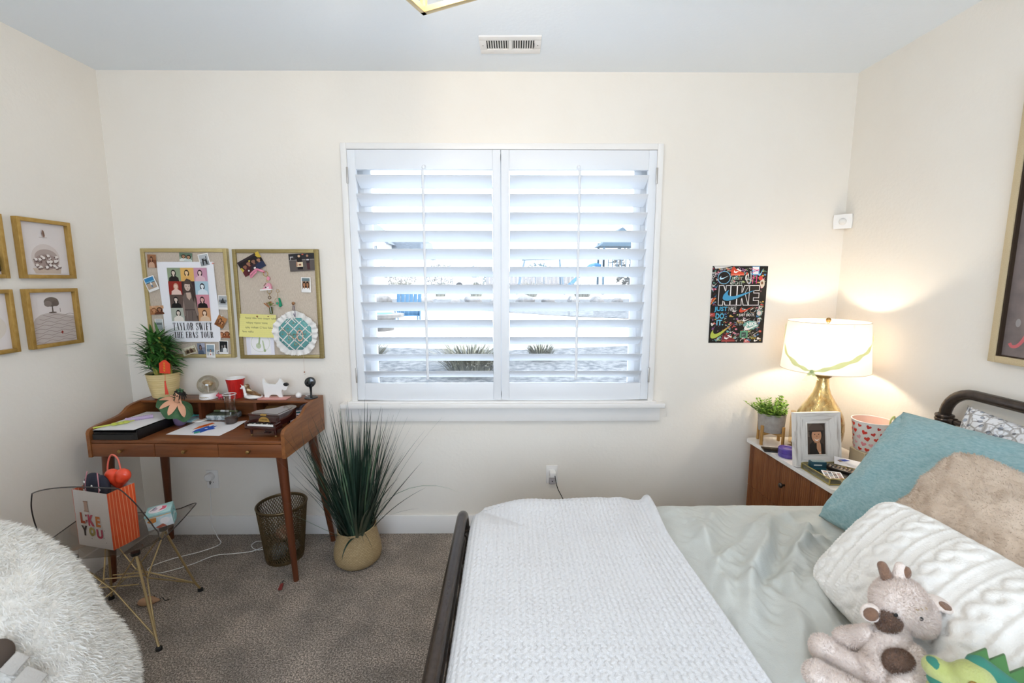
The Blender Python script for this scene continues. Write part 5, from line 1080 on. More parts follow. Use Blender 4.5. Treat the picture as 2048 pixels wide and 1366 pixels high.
pl = thing('plug_adapter', 'round white plug in the outlet under the desk with its white cord', 'plug', (-1.838, ROOM_B-.009, .384))
mb = MB(); mb.T = Matrix.Rotation(PI/2, 4, 'X'); mb.lathe([(.024, 0), (.025, .004), (.025, .024), (.021, .029), (0.0005, .030)], M_white, n=28); mb.build('plug_body', pl)
mb = MB(); mb.tube([(.004, -.016, -.022), (.004, -.018, -.045)], .003, M_black, 8); mb.build('strain_relief', pl)
ps = [(-1.834, 2.672, .338), (-1.836, 2.665, .2), (-1.835, 2.655, .09), (-1.79, 2.63, .02), (-1.74, 2.575, .006), (-1.80, 2.50, .006), (-1.93, 2.42, .006), (-1.99, 2.34, .006), (-1.90, 2.30, .006), (-1.78, 2.37, .006), (-1.70, 2.455, .006), (-1.60, 2.475, .006), (-1.50, 2.50, .006), (-1.455, 2.575, .006), (-1.53, 2.60, .006), (-1.535, 2.545, .010), (-1.47, 2.51, .006), (-1.38, 2.575, .006), (-1.30, 2.60, .006)]
mb = MB(); mb.tube([(a+1.838, b-(ROOM_B-.009), c-.384) for a, b, c in smooth_path(ps, 8)], .0024, M_white, 8); mb.build('cord', pl)
cb = thing('charger_cube', 'white cube charger with a black cable in the outlet behind the bed', 'charger', (.274, ROOM_B-.0086, .402))
mb = MB(); mb.b2((-.018, -.045, -.018), (.018, 0, .012), M_white, .003); mb.build('cube', cb)
mb = MB(); mb.tube(smooth_path([(.012, -.046, -.004), (.014, -.060, -.02), (.026, -.075, -.07), (.06, -.09, -.14), (.09, -.1, -.25), (.06, -.12, -.397)], 6), .0022, M_black, 8); mb.build('cable', cb)
c2 = thing('night_light', 'small grey plug-in box in the lower socket under the cube charger', 'plug', (.273, ROOM_B-.0086, .352))
mb = MB(); mb.b2((-.019, -.020, -.022), (.019, 0, .016), ink('#b8b2b4'), .004); mb.build('box_body', c2)
mb = MB(); mb.cyl((0, -.0195, -.002), (0, -.0206, -.002), .0035, M_dark, n=12); mb.build('sensor_hole', c2)
# ---------------------------------------------------------------- clear shell chair on a brass wire base
gc = thing('shell_chair', 'smoky clear shell chair on a brass wire base pulled up to the desk', 'chair', (-1.760, 1.942, 0), math.radians(8))
M_smoke = clear('smoky_acrylic', '#ebe8e5', .12, .06, .26); M_rimd = mat('acrylic_edge', '#3f3937', .2)
ns, nt2 = 54, 28
def shellpt(s, t):
    """s: 0 front lip .. 1 top of the back, t: -1..1 across"""
    prof = [(.235, .425), (.215, .437), (.13, .428), (.02, .415), (-.09, .412), (-.160, .430), (-.200, .490), (-.222, .58), (-.238, .68), (-.250, .785)]
    k = s*(len(prof)-1); i = min(int(k), len(prof)-2); f = k-i
    g = lambda q: Vector(prof[max(0, min(len(prof)-1, q))])
    a, b, c, d = g(i-1), g(i), g(i+1), g(i+2)
    p = 0.5*((2*b)+(c-a)*f+(2*a-5*b+4*c-d)*f*f+(3*b-a-3*c+d)*f**3)
    hw = [.130, .212, .234, .240, .238, .234, .222, .208, .185, .150]; g2 = lambda q: hw[max(0, min(len(hw)-1, q))]
    A_, B_, C_, D_ = g2(i-1), g2(i), g2(i+1), g2(i+2); hh = 0.5*((2*B_)+(C_-A_)*f+(2*A_-5*B_+4*C_-D_)*f*f+(3*B_-A_-3*C_+D_)*f**3)
    e = abs(t)**3.2
    lift = .055*max(0, math.cos(min(PI/2, abs(s-.36)/.40*PI/2)))
    fw = .085*max(0, min(1, (s-.45)/.2))*(1-.5*max(0, (s-.75)/.25))
    top = -.035*max(0, (s-.82)/.18)**2*abs(t)**2.5
    x = hh*(t*.98 if abs(t) < 1 else t)
    return Vector((x, p.x+fw*e, p.y+lift*e+top))
P = [[shellpt(j/ns, -1+2*i/nt2) for i in range(nt2+1)] for j in range(ns+1)]
mb = MB(); mb.grid(P, M_smoke); o = mb.build('shell', gc, sharp=None)
rim = [P[j][0] for j in range(ns+1)]+[P[ns][i] for i in range(1, nt2+1)]+[P[j][nt2] for j in range(ns-1, -1, -1)]+[P[0][i] for i in range(nt2-1, 0, -1)]
mb = MB(); mb.tube(rim, .0024, M_rimd, 8, True); mb.build('rim', gc)
M_bwire = mat('brass_wire', '#bda67a', .32, .75); W4 = .0052
feet = [(-.205, .195), (.205, .195), (.225, -.190), (-.225, -.190)]; top4 = [(-.12, .10), (.12, .10), (.12, -.10), (-.12, -.10)]
for k in range(4):
    a = feet[k]; t4 = top4[k]
    mb = MB(); mb.tube([(a[0], a[1], .012), (a[0]*.93, a[1]*.93, .055), (t4[0], t4[1], .405)], W4, M_bwire, 8)
    mb.build('leg', gc)
    mb = MB(); mb.lathe([(.006, .016), (.012, .012), (.013, 0)], M_black, (a[0], a[1], 0), 14); mb.build('foot', gc)
mb = MB()
for k in range(4):
    a = feet[k]; b = feet[(k+1) % 4]; t4 = top4[k]; tn = top4[(k+1) % 4]
    m = ((t4[0]+tn[0])/2*.75, (t4[1]+tn[1])/2*.75, .22)
    mb.tube([(a[0]*.95, a[1]*.95, .05), m, (b[0]*.95, b[1]*.95, .05)], .0036, M_bwire, 7)
    mb.tube([(t4[0]*1.05, t4[1]*1.05, .40), m, (tn[0]*1.05, tn[1]*1.05, .40)], .0036, M_bwire, 7)
mb.tube([(-.08, .045, .22), (.08, .045, .22)], .003, M_bwire, 7); mb.tube([(-.08, -.045, .22), (.08, -.045, .22)], .003, M_bwire, 7); mb.tube([(-.085, .0, .232), (.085, .0, .232)], .003, M_bwire, 7)
mb.build('wire_struts', gc)
mb = MB()
for t4 in top4: mb.cyl((t4[0], t4[1], .396), (t4[0], t4[1], .4095), .017, M_black, n=14)
mb.build('shock_mounts', gc)
# gift bag and what is in it
M_bagw = mat('white_gift_paper', '#dcd6d3', .6); M_bago = bpy.data.materials.new('orange_striped_paper'); M_bago.use_nodes = True
N_ = M_bago.node_tree.nodes; L_n = M_bago.node_tree.links; tc = N_.new('ShaderNodeTexCoord'); wv = N_.new('ShaderNodeTexWave'); wv.bands_direction = 'Y'; wv.inputs['Scale'].default_value = 24; cr = N_.new('ShaderNodeValToRGB')
cr.color_ramp.elements[0].position = .80; cr.color_ramp.elements[0].color = (*lin('#dd5426'), 1); cr.color_ramp.elements[1].position = .92; cr.color_ramp.elements[1].color = (*lin('#eb9468'), 1)
L_n.new(tc.outputs['Object'], wv.inputs[0]); L_n.new(wv.outputs['Fac'], cr.inputs[0]); L_n.new(cr.outputs[0], N_['Principled BSDF'].inputs['Base Color'])
gb = thing('gift_bag', 'white gift bag with colourful I LIKE YOU lettering and orange striped sides', 'bag', (-1.780, 1.912, .432), math.radians(-14))
w, d, h = .098, .055, .255
mb = MB(); F = [(-w, -d, 0), (w, -d, 0), (w*1.0, -d, h), (-w*.98, -d, h)]
mb.poly(F, M_bagw); mb.poly([(p[0], -p[1], p[2]) for p in F][::-1], M_bagw)
for s in (-1, 1):
    mb.poly([(s*w, -d, 0), (s*(w+.004), 0, 0), (s*(w-.006), 0, h), (s*w, -d, h)], M_bago); mb.poly([(s*(w+.004), 0, 0), (s*w, d, 0), (s*w, d*1.05, h), (s*(w-.006), 0, h)], M_bago)
mb.poly([(-w, -d, .001), (w, -d, .001), (w, d, .001), (-w, d, .001)], M_bagw); o = mb.build('bag_body', gb, sharp=20); bake(o, ('SOLIDIFY', dict(thickness=.0012))); o.data.set_sharp_from_angle(angle=.4)
mb = MB(); mb.T = Matrix.Translation((0, -d-.0016, 0)) @ Matrix.Rotation(PI/2, 4, 'X')
text(mb, 'I', (-.028, .186), .020, .042, ink('#b99c8c'), .0, .03); stroke(mb, [(-.041, .164), (-.015, .164)], .005, ink('#a98474'), .0002); stroke(mb, [(-.041, .208), (-.015, .208)], .005, ink('#a98474'), .0002)
text(mb, 'L', (-.055, .130), .026, .050, ink('#b4502e'), .0, .05); text(mb, 'K', (-.008, .124), .034, .052, ink('#c2425c'), .0, .05); text(mb, 'E', (.031, .122), .026, .048, ink('#cc7a3c'), .0, .05)
for cy in (.143, .119): layers(mb, [('#9a4a52', [(-.034, cy-.007), (-.028, cy+.002), (-.030, cy+.006), (-.034, cy+.003), (-.038, cy+.006), (-.040, cy+.002)])], .0)
stroke(mb, [(-.034, .108), (-.034, .113)], .002, ink('#9a4a52'), .0001)
text(mb, 'Y', (-.052, .072), .034, .046, ink('#3c2a26'), .0, .05); text(mb, 'O', (-.010, .072), .034, .042, ink('#b3a45c'), .0, .08); text(mb, 'U', (.033, .066), .036, .042, ink('#b8445c'), .0, .05)
for x, y in ((.063, .085), (.055, .05), (-.015, .040), (.066, .03)): layers(mb, [('#6b5f60', oval(x, y, .002, .002, 8))], .0)
mb.build('lettering', gb, sharp=None)
M_coral = mat('coral_handle', '#e0705e', .5)
mb = MB(); mb.tube(smooth_path([(-.03, d*.8, h-.05), (-.036, d*.9, h+.06), (-.01, d*.95, h+.122), (.028, d*.95, h+.105), (.040, d*.9, h+.03), (.034, d*.8, h-.06)], 6), .0032, M_coral, 8); mb.build('handle', gb)
M_navy = mat('navy_print_fabric', '#1e2030', .8)
pc = thing('zip_pouch', 'navy spotted fabric pouch with pink piping poking out of the gift bag', 'pouch', (-1.806, 1.910, .655), math.radians(-14))
o = blob('pouch_body', [('e', (-.010, 0, .03), (.056, .026, .066)), ('e', (.030, .0, .025), (.040, .024, .064)), ('c', (-.04, 0, -.06), (.05, 0, -.06), .022, .022)], M_navy, .005, 5, pc)
M_pp = ink('#b98088'); mb = MB()
for x in (-.022, .035): mb.tube([(x+(.006 if x > 0 else -.004)*math.sin(k/8*PI)*2, -.0265*math.cos((k/8-.25)*1.2)+.002, -.02+.125*k/8) for k in range(9)], .0022, M_pp, 6)
mb.build('piping', pc)
mb = MB()
for x, z in ((-.045, .02), (-.01, .012), (.045, .03), (.052, .002), (.008, .045), (-.032, .06), (.02, -.005)): mb.ell((x, -.0245 if abs(x) < .04 else -.0205, z), (.005, .002, .006), M_white, n=8, k=6)
mb.build('spots', pc)
ht = thing('heart_toy', 'glossy red orange heart bulging out of the gift bag behind the pouch', 'heart', (-1.735, 1.938, .694), math.radians(-8))
M_heart = mat('glossy_red_orange', '#e2482a', .25, coat=.3)
blob('heart_body', [('e', (-.025, 0, .03), (.034, .024, .031)), ('e', (.029, 0, .034), (.034, .024, .031)), ('c', (-.020, 0, .018), (.002, 0, -.020), .026, .012), ('c', (.024, 0, .020), (.002, 0, -.020), .026, .012)], M_heart, .004, 6, ht)
mb = MB(); mb.tube([(.002, .0, -.030), (.004, .0, -.075)], .004, M_heart, 8); mb.build('stem', ht)
# musical jewellery box
jb = thing('jewellery_box', 'pale blue childrens jewellery box with painted horses on the chair seat', 'box', M=Matrix.Translation((-1.622, 2.020, .452)) @ Matrix.Rotation(math.radians(28), 4, 'Z') @ Matrix.Rotation(math.radians(-7), 4, 'Y') @ Matrix.Rotation(math.radians(4), 4, 'X'))
M_ice = mat('ice_blue_print', '#a9c6cc', .4, col2='#d9dde0', scale=16, lo=.42, hi=.6); M_icet = mat('turquoise_print', '#8fc4c6', .4, col2='#b9d6d6', scale=14)
mb = MB(); mb.box((0, 0, .034), (.098, .086, .062), M_ice, .0015); mb.T = Matrix.Translation((0, -.0432, .034)) @ Matrix.Rotation(PI/2, 4, 'X')
layers(mb, [('#b5793f', [(-.045, .012), (-.03, .026), (-.008, .024), (-.012, .004), (-.03, .0)]), ('#a35a48', [(-.02, -.022), (.01, -.012), (.022, -.028), (-.01, -.030)]), ('#e6e4e6', oval(.02, .0, .018, .016)), ('#d9b98a', rect(-.049, .027, .049, .031))], .0); mb.T = Matrix.Translation((.0492, 0, .034)) @ Matrix.Rotation(PI/2, 4, 'Z') @ Matrix.Rotation(PI/2, 4, 'X')
layers(mb, [('#8fc4c6', rect(-.043, -.031, .043, .031)), ('#c9e0e0', oval(.0, -.012, .034, .020)), ('#8fc4c6', oval(.006, -.020, .026, .016)), ('#3a4652', oval(-.016, .012, .008, .004, 10, .3)), ('#3a4652', oval(.018, .014, .008, .004, 10, -.3)), ('#e6eef0', oval(-.014, .013, .002, .002, 8)), ('#e6eef0', oval(.02, .015, .002, .002, 8))], .0); mb.build('box_body', jb)
mb = MB(); mb.box((0, 0, .071), (.100, .088, .011), M_icet, .0015); layers(mb, [('#efe6ea', oval(-.004, .0, .036, .032)), ('#d9647c', [(.0, -.018), (.026, -.012), (.030, .012), (.010, .022), (.012, .004)]), ('#c9b0c4', oval(-.016, .004, .010, .014)), ('#8a94a0', [(-.034, -.01), (-.022, .02), (-.01, .026), (-.02, .0)])], .0767, .0003); mb.build('lid', jb)
# ---------------------------------------------------------------- mesh waste bin
bn = thing('waste_basket', 'bronze perforated metal waste basket under the desk', 'bin', (-1.290, 2.455, 0))
M_binm = mat('bronze_mesh', '#6d5a3e', .4, .7)
def binr(z): return .098+.033*(z/.335)
mb = MB(); i0 = mb.mi(M_binm); nr, nc = 24, 52; V = []
for j in range(nr+1):
    z = .014+.305*j/nr; r = binr(z); V.append([mb.v((r*math.cos(2*PI*(k+(.5 if j % 2 else 0))/nc), r*math.sin(2*PI*(k+(.5 if j % 2 else 0))/nc), z)) for k in range(nc)])
for j in range(nr-1):
    for k in range(nc):
        a = V[j][k]; s = 0 if j % 2 == 0 else 1
        b = V[j+1][(k+s) % nc]; c = V[j+2][k]; d_ = V[j+1][(k+s-1) % nc]
        mb.bm.faces.new((a, b, c, d_)).material_index = i0
o = mb.build('mesh_wall', bn, sharp=None); bake(o, ('WIREFRAME', dict(thickness=.0055, use_even_offset=False, use_replace=True)))
mb = MB(); mb.tube([(binr(.325)*math.cos(2*PI*k/48), binr(.325)*math.sin(2*PI*k/48), .325) for k in range(48)], .0055, M_binm, 8, True); mb.rings([[(binr(z)*1.005*math.cos(2*PI*k/48), binr(z)*1.005*math.sin(2*PI*k/48), z) for k in range(48)] for z in (.312, .325)], M_binm, False, False); mb.build('rim', bn)
mb = MB(); mb.lathe([(.098, 0), (.1005, .002), (.1015, .018), (.097, .016), (.0005, .006)], M_binm, n=40, cap1=False); mb.build('base_pan', bn)
def crumple(name, label, cat, loc, r, m, seed, flat=1.0):
    mb = MB(); mb.ell((0, 0, 0), (r, r, r*flat), m, n=18, k=12); rr_ = random.Random(seed)
    for v in mb.bm.verts:
        n_ = noise.noise(v.co*(2.2/r)+Vector((seed, 0, 0))); v.co *= 1+.28*n_+rr_.uniform(-.06, .06)
    lo = min(v.co.z for v in mb.bm.verts); 
    for v in mb.bm.verts: v.co.z -= lo
    return tag(mb.build(name, M=Matrix.Translation(loc), sharp=15), label, cat)
crumple('crumpled_foil', 'silver grey crumpled wrapper lying in the bottom of the waste basket', 'wrapper', (-1.312, 2.420, .014), .052, mat('grey_foil', '#8d9294', .35, .5), 3, .7)
crumple('paper_ball', 'white crumpled paper in the bottom of the waste basket beside the foil', 'paper', (-1.250, 2.490, .014), .032, mat('crumpled_paper', '#b9b5ac', .8), 8, .9)
crumple('red_wrapper', 'dull red crumpled wrapper halfway up inside the waste basket', 'wrapper', (-1.305, 2.492, .088), .044, mat('red_wrapper', '#8e4638', .5, col2='#c0a890', scale=30), 5, .8)
# ---------------------------------------------------------------- potted grass
pg = thing('potted_grass', 'tall artificial dark green grass in a woven straw basket pot', 'plant', (-.855, 2.415, 0))
M_straw = bpy.data.materials.new('woven_straw'); M_straw.use_nodes = True; nt_ = M_straw.node_tree; N_ = nt_.nodes; L_n = nt_.links; b_ = N_['Principled BSDF']; b_.inputs['Roughness'].default_value = .75
tc = N_.new('ShaderNodeTexCoord'); mp = N_.new('ShaderNodeMapping'); mp.inputs['Scale'].default_value = (1, 1, 1); br = N_.new('ShaderNodeTexBrick'); br.inputs['Scale'].default_value = 1
br.inputs['Color1'].default_value = (*lin('#b49c74'), 1); br.inputs['Color2'].default_value = (*lin('#a68e66'), 1); br.inputs['Mortar'].default_value = (*lin('#89724f'), 1); br.inputs['Brick Width'].default_value = .014; br.inputs['Row Height'].default_value = .0075; br.inputs['Mortar Size'].default_value = .0009
L_n.new(tc.outputs['UV'], mp.inputs[0]); L_n.new(mp.outputs[0], br.inputs['Vector']); L_n.new(br.outputs['Color'], b_.inputs['Base Color']); bm_ = N_.new('ShaderNodeBump'); bm_.inputs['Strength'].default_value = .5; bm_.inputs['Distance'].default_value = .003; L_n.new(br.outputs['Fac'], bm_.inputs['Height']); bm_.invert = True; L_n.new(bm_.outputs[0], b_.inputs['Normal'])
prof = [(.085, .0), (.105, .004), (.122, .022), (.129, .055), (.126, .095), (.115, .140), (.106, .175), (.104, .205), (.1055, .214), (.102, .216), (.098, .205), (.098, .17)]
nP = 56; V = []; UV = []
for r, z in prof:
    for k in range(nP+1):
        a = 2*PI*k/nP; V.append((r*math.cos(a)*(1.0+.02*math.sin(a*2)), r*math.sin(a), z+.012*math.sin(a+.6)*(z > .16))); UV.append((a*.115, z))
mesh_np('basket_pot', V, gridfaces(len(prof), nP+1), M_straw, pg, uv=UV)
mb = MB(); mb.lathe([(.0005, .178), (.098, .180)], mat('dark_moss', '#17190f', .95), n=24, cap0=False, cap1=False); mb.build('moss_filling', pg)
M_g1 = mat('dark_grass_blade', '#1a2c23', .38, col2='#2b4437', scale=10, stretch=(1, 1, .4)); M_g2 = mat('pale_grass_blade', '#53735a', .4, col2='#7b9270', scale=8)
lf = MB(); rnd = random.Random(31)
def gblade(L, base, az, lean, ln, w, m, bend, seg=9):
    p = Vector(base); i = L.mi(m); h = Vector((math.cos(az), math.sin(az), 0)); s = Vector((-h.y, h.x, 0)); tw = rnd.uniform(-.5, .5)
    s = (s*math.cos(tw)+h*math.sin(tw)); an = lean; prev = None
    for k in range(seg+1):
        u = k/seg; ww = w*(1-u**1.6)*.5+.00035; q = p+h*0
        row = (L.v(p-s*ww), L.v(p+s*ww))
        if prev: L.bm.faces.new((prev[0], prev[1], row[1], row[0])).material_index = i
        prev = row; p = p+(h*math.sin(an)+Vector((0, 0, math.cos(an))))*ln/seg; an += bend/seg
for k in range(290):
    az = rnd.uniform(0, 2*PI); r = .088*math.sqrt(rnd.random()); lean = min(.85, abs(rnd.gauss(0, .30))+r*2.0); ln = rnd.uniform(.42, .80)*(1-.22*min(1, lean)); w = rnd.uniform(.0075, .015)
    if rnd.random() < .30: w = rnd.uniform(.0015, .003); lean = min(.9, lean*1.4)
    if math.sin(az) > .3: lean *= .33
    if math.cos(az) < -.35 and -.75 < math.sin(az) < .6: lean = min(lean, .30)
    gblade(lf, (r*math.cos(az), r*math.sin(az), .175), az, lean, ln, w, M_g1 if rnd.random() < .9 else M_g2, rnd.uniform(-.05, .55)*(.4+lean))
gblade(lf, (-.07, -.06, .18), math.radians(200), .95, .44, .010, M_g2, -.10); gblade(lf, (.02, -.09, .19), math.radians(255), 1.15, .16, .014, M_g1, 1.9); gblade(lf, (.05, -.05, .18), math.radians(-12), .55, .62, .006, M_g1, .25)
gblade(lf, (.06, -.02, .18), math.radians(5), .35, .66, .008, M_g2, 1.9)
for v in lf.bm.verts: v.co.y = min(v.co.y, .255); v.co.z = max(v.co.z, .004); v.co.x = max(v.co.x, -.235) if v.co.z > .66 and v.co.y > -.215 else v.co.x
lf.keep = True; o = lf.build('grass_blades', pg, sharp=None)
# small things on the carpet
tg = thing('lost_keychain', 'small dark red tag with a metal clip on the carpet by the desk leg', 'tag', M=Matrix.Translation((-1.182, 2.195, .006)) @ Matrix.Rotation(math.radians(-75), 4, 'Z'))
mb = MB(); mb.prism([(-.004, -.007), (.040, -.010), (.042, .008), (-.004, .007)], 0, .008, mat('dark_red_rubber', '#7c2f2c', .5), axis='z'); mb.build('tag_body', tg)
mb = MB(); mb.tube([(-.004, 0, .005), (-.018, 0, .008), (-.026, .004, .006)], .0035, mat('dull_steel', '#8b8580', .35, .9), 8); mb.build('clip', tg)
mt_ = thing('toy_mouse', 'tan toy mouse with a dark string tail on the carpet behind the chair leg', 'toy', (-1.775, 2.06, 0), math.radians(20))
blob('body', [('e', (0, 0, .022), (.040, .022, .021)), ('c', (.02, 0, .02), (.045, 0, .016), .018, .008)], mat('tan_suede', '#b08a6c', .9), .004, 3, mt_)
mb = MB(); mb.ell((.024, -.018, .028), (.004, .002, .004), M_black, n=8, k=6); mb.ell((.024, .018, .028), (.004, .002, .004), M_black, n=8, k=6); mb.build('eyes', mt_)
mb = MB(); mb.tube(smooth_path([(.045, 0, .014), (.062, .004, .022), (.074, -.006, .010), (.09, .002, .006)], 4), .0018, M_black, 6); mb.build('tail', mt_)
# ---------------------------------------------------------------- nightstand
M_flute = mat('fluted_walnut', '#9c643c', .42, col2='#764526', scale=3, stretch=(10, 10, 1), detail=5); M_wal = mat('walnut_panel', '#84502e', .4, col2='#633720', scale=3, stretch=(10, 1, 10))
M_marb = mat('white_marble', '#e9e6e2', .25, col2='#d4cfca', scale=6, lo=.45, hi=.75, detail=8, coat=.2)
NA = math.radians(2.8)
ns_ = thing('nightstand', 'walnut nightstand with fluted drawer fronts and a white marble top', 'nightstand', (1.447, 2.275, 0), NA)
ZN = .645
mb = MB(); mb.prism([(0, -.335), (.012, -.347), (.455, -.347), (.455, .347), (.012, .347), (0, .335)], ZN-.020, ZN, M_marb, axis='z'); mb.build('marble_top', ns_, sharp=20)
mb = MB(); mb.b2((.030, -.330, .10), (.450, .330, ZN-.0205), M_wal); mb.build('cabinet_body', ns_)
for z0, z1 in ((.365, ZN-.0225), (.108, .361)):
    mb = MB(); n = 46; P = [(.029, -.330)]
    for k in range(n):
        y0 = -.330+.66*k/n; P += [(.0285, y0+.0010)]+[(.0285-.012*math.sin(PI*j/5)**.8, y0+.0010+(.66/n-.0020)*j/5) for j in (1, 2, 3, 4)]+[(.0285, y0+.66/n-.0010)]
    P += [(.029, .330)]; mb.prism(P, z0, z1, M_flute, axis='z'); d = mb.build('drawer', ns_, sharp=50)
    mb = MB(); zc = z0+(z1-z0)*.55; mb.cyl((.018, -.0, zc), (.004, -.0, zc), .006, M_bronze, n=12); mb.ell((-.004, 0, zc), (.011, .014, .014), M_bronze, n=16, k=10); mb.build('knob', d)
for x in (.06, .42):
    for y in (-.30, .30):
        mb = MB(); mb.cyl((x, y, 0), (x, y, .101), .014, M_wal, .019); mb.build('leg', ns_)
zn = ZN+.0005
# ---------------------------------------------------------------- table lamp
LX, LY = 1.706, 2.400
lp = thing('table_lamp', 'gold mercury glass lamp with a white drum shade on the nightstand', 'lamp', (LX, LY, zn))
M_merc = mat('gold_mercury_glass', '#d6c084', .16, .62, col2='#a8854a', scale=22, lo=.35, hi=.62, stretch=(1, 1, .35), bump=.55, bscale=34, coat=.6)
M_neck = mat('antique_gold_wood', '#8f7640', .4, .4, col2='#6b5530', scale=30)
mb = MB(); mb.lathe([(.070, 0), (.078, .004), (.088, .012), (.102, .05), (.114, .095), (.1175, .140), (.115, .180), (.105, .220), (.086, .258), (.063, .295), (.044, .330), (.033, .365), (.029, .400), (.028, .418)], M_merc, n=56); mb.build('lamp_base', lp, sharp=60)
mb = MB(); mb.lathe([(.029, .416), (.038, .424), (.042, .432), (.040, .439), (.022, .444), (.016, .446), (.016, .456), (.0005, .457)], M_neck, n=36); mb.build('neck_cap', lp, sharp=40)
mb = MB(); mb.tube([(0, 0, .455), (0, 0, .50)], .008, M_brass, 10); mb.tube([(0, 0, .50), (-.05, 0, .55), (-.052, 0, .66), (0, 0, .708), (.052, 0, .66), (.05, 0, .55), (0, 0, .50)], .0016, M_brass, 6); mb.tube([(-.186, 0, .700), (.186, 0, .700)], .0016, M_brass, 6); mb.tube([(0, -.186, .700), (0, .186, .700)], .0016, M_brass, 6); mb.build('harp', lp)
mb = MB(); mb.lathe([(.004, .704), (.004, .712), (.008, .716), (.0125, .724), (.0125, .732), (.008, .740), (.0005, .742)], M_brass, n=20, cap1=False); mb.build('finial', lp)
M_shade = bpy.data.materials.new('white_linen_shade'); M_shade.use_nodes = True; nt_ = M_shade.node_tree; N_ = nt_.nodes; L_n = nt_.links
for n_ in list(N_): N_.remove(n_)
out_ = N_.new('ShaderNodeOutputMaterial'); mx = N_.new('ShaderNodeMixShader'); df = N_.new('ShaderNodeBsdfDiffuse'); tl = N_.new('ShaderNodeBsdfTranslucent'); mx.inputs[0].default_value = .24
df.inputs[0].default_value = (*lin('#efe9e2'), 1); tl.inputs[0].default_value = (*lin('#f7ece0'), 1); L_n.new(df.outputs[0], mx.inputs[1]); L_n.new(tl.outputs[0], mx.inputs[2]); L_n.new(mx.outputs[0], out_.inputs[0])
SZ0, SZ1, SR0, SR1 = .464, .722, .205, .185
mb = MB(); mb.rings([[(r*math.cos(2*PI*k/72), r*math.sin(2*PI*k/72), z) for k in range(72)] for r, z in ((SR0, SZ0), ((SR0+SR1)/2, (SZ0+SZ1)/2), (SR1, SZ1))], M_shade, False, False); mb.build('lamp_shade', lp, sharp=None)
for r, z in ((SR0, SZ0), (SR1, SZ1)): mb = MB(); mb.tube([(r*math.cos(2*PI*k/72), r*math.sin(2*PI*k/72), z) for k in range(72)], .0018, ink('#e6d9c6'), 6, True); mb.build('shade_trim', lp)
M_lb = clear('lamp_bulb_glass', '#ffffff', .05, .03, .05)
mb = MB(); mb.lathe([(.012, .505), (.014, .53), (.026, .565), (.030, .59), (.024, .612), (.0005, .622)], M_lb, n=24, cap1=False); mb.build('bulb', lp)
ld = bpy.data.lights.new('lamp_light', 'POINT'); ld.energy = 7.5; ld.color = (1.0, .85, .66); ld.shadow_soft_size = .03
lo = bpy.data.objects.new('lamp_light', ld); COL.objects.link(lo); lo.parent = lp; lo.location = (0, 0, .585)
M_rib = M_shade.copy(); M_rib.name = 'sage_sheer_ribbon'
for n_ in M_rib.node_tree.nodes:
    if n_.type.startswith('BSDF'): n_.inputs[0].default_value = (*lin('#d6e2b6'), 1)
    if n_.type == 'MIX_SHADER': n_.inputs[0].default_value = .55
def shade_r(z): return SR0+(SR1-SR0)*(z-SZ0)/(SZ1-SZ0)
mb = MB(); A = [(-216, .690), (-208, .645), (-196, .592), (-180, .540), (-162, .504), (-148, .485), (-139, .478), (-128, .488), (-112, .510), (-92, .540), (-74, .572), (-58, .602), (-46, .640), (-40, .665)]
P = smooth_path([(a, z, 0) for a, z in A], 5); i = mb.mi(M_rib); pr = None
for k, p in enumerate(P):
    a = math.radians(p.x); wv_ = .012*(.35+.65*min(1, abs(p.x+139)/22))+.003*math.sin(k*1.1)
    row = []
    for s in (-1, 1):
        z = p.y+s*wv_; r = shade_r(p.y)+.004+.002*s*math.sin(k*.9); row.append(mb.v((r*math.cos(a), r*math.sin(a), z)))
    if pr: mb.bm.faces.new((pr[0], pr[1], row[1], row[0])).material_index = i
    pr = row
kn = math.radians(-139); kc_ = Vector(((shade_r(.478)+.008)*math.cos(kn), (shade_r(.478)+.008)*math.sin(kn), .478)); tan = Vector((-math.sin(kn), math.cos(kn), 0)); outw = Vector((math.cos(kn), math.sin(kn), 0))
mb.ell(kc_, (.008, .008, .008), M_rib, n=10, k=8)
for s, ln in ((-.4, .052), (.35, .040)):
    q = [kc_+tan*(.006*t*s*4)*1.0-Vector((0, 0, ln*t/3))+outw*.004*math.sin(t) for t in range(4)]
    for a, b in zip(q[:-1], q[1:]): mb.poly([a-tan*.007, b-tan*.012, b+tan*.010, a+tan*.006], M_rib)
o = mb.build('green_ribbon', sharp=None, M=Matrix.Translation((LX, LY, zn)))
tag(o, 'sage green ribbon tied around the white lamp shade', 'ribbon')
# ---------------------------------------------------------------- planter on a wooden stand
M_conc = mat('grey_concrete', '#a9a29a', .85, col2='#979088', scale=30, bump=.15, bscale=90); M_bam = mat('bamboo_wood', '#b98d4e', .45, col2='#a67c42', scale=4, stretch=(8, 8, 1))
PX, PY = 1.522, 2.532
pt = thing('potted_herb', 'small leafy green plant in a concrete pot on a bamboo stand', 'plant', (PX, PY, zn), math.radians(25))
mb = MB(); mb.lathe([(.060, .074), (.064, .076), (.068, .10), (.0725, .178), (.0725, .182), (.067, .182), (.065, .165)], M_conc, n=40, cap1=False); mb.build('pot', pt, sharp=40)
mb = MB(); mb.lathe([(.0005, .166), (.066, .167)], mat('peat', '#2a2418', .95), n=20, cap0=False, cap1=False); mb.build('soil', pt)
for k in range(4):
    a = PI/2*k; mb = MB(); mb.box((.076*math.cos(a), .076*math.sin(a), .058), (.011, .016, .116), M_bam, .0025, R3(z=a)); mb.build('stand_leg', pt)
mb = MB(); mb.box((0, 0, .065), (.142, .014, .016), M_bam, .002); mb.box((0, 0, .0652), (.014, .142, .0155), M_bam, .002); mb.build('stand_cross', pt)
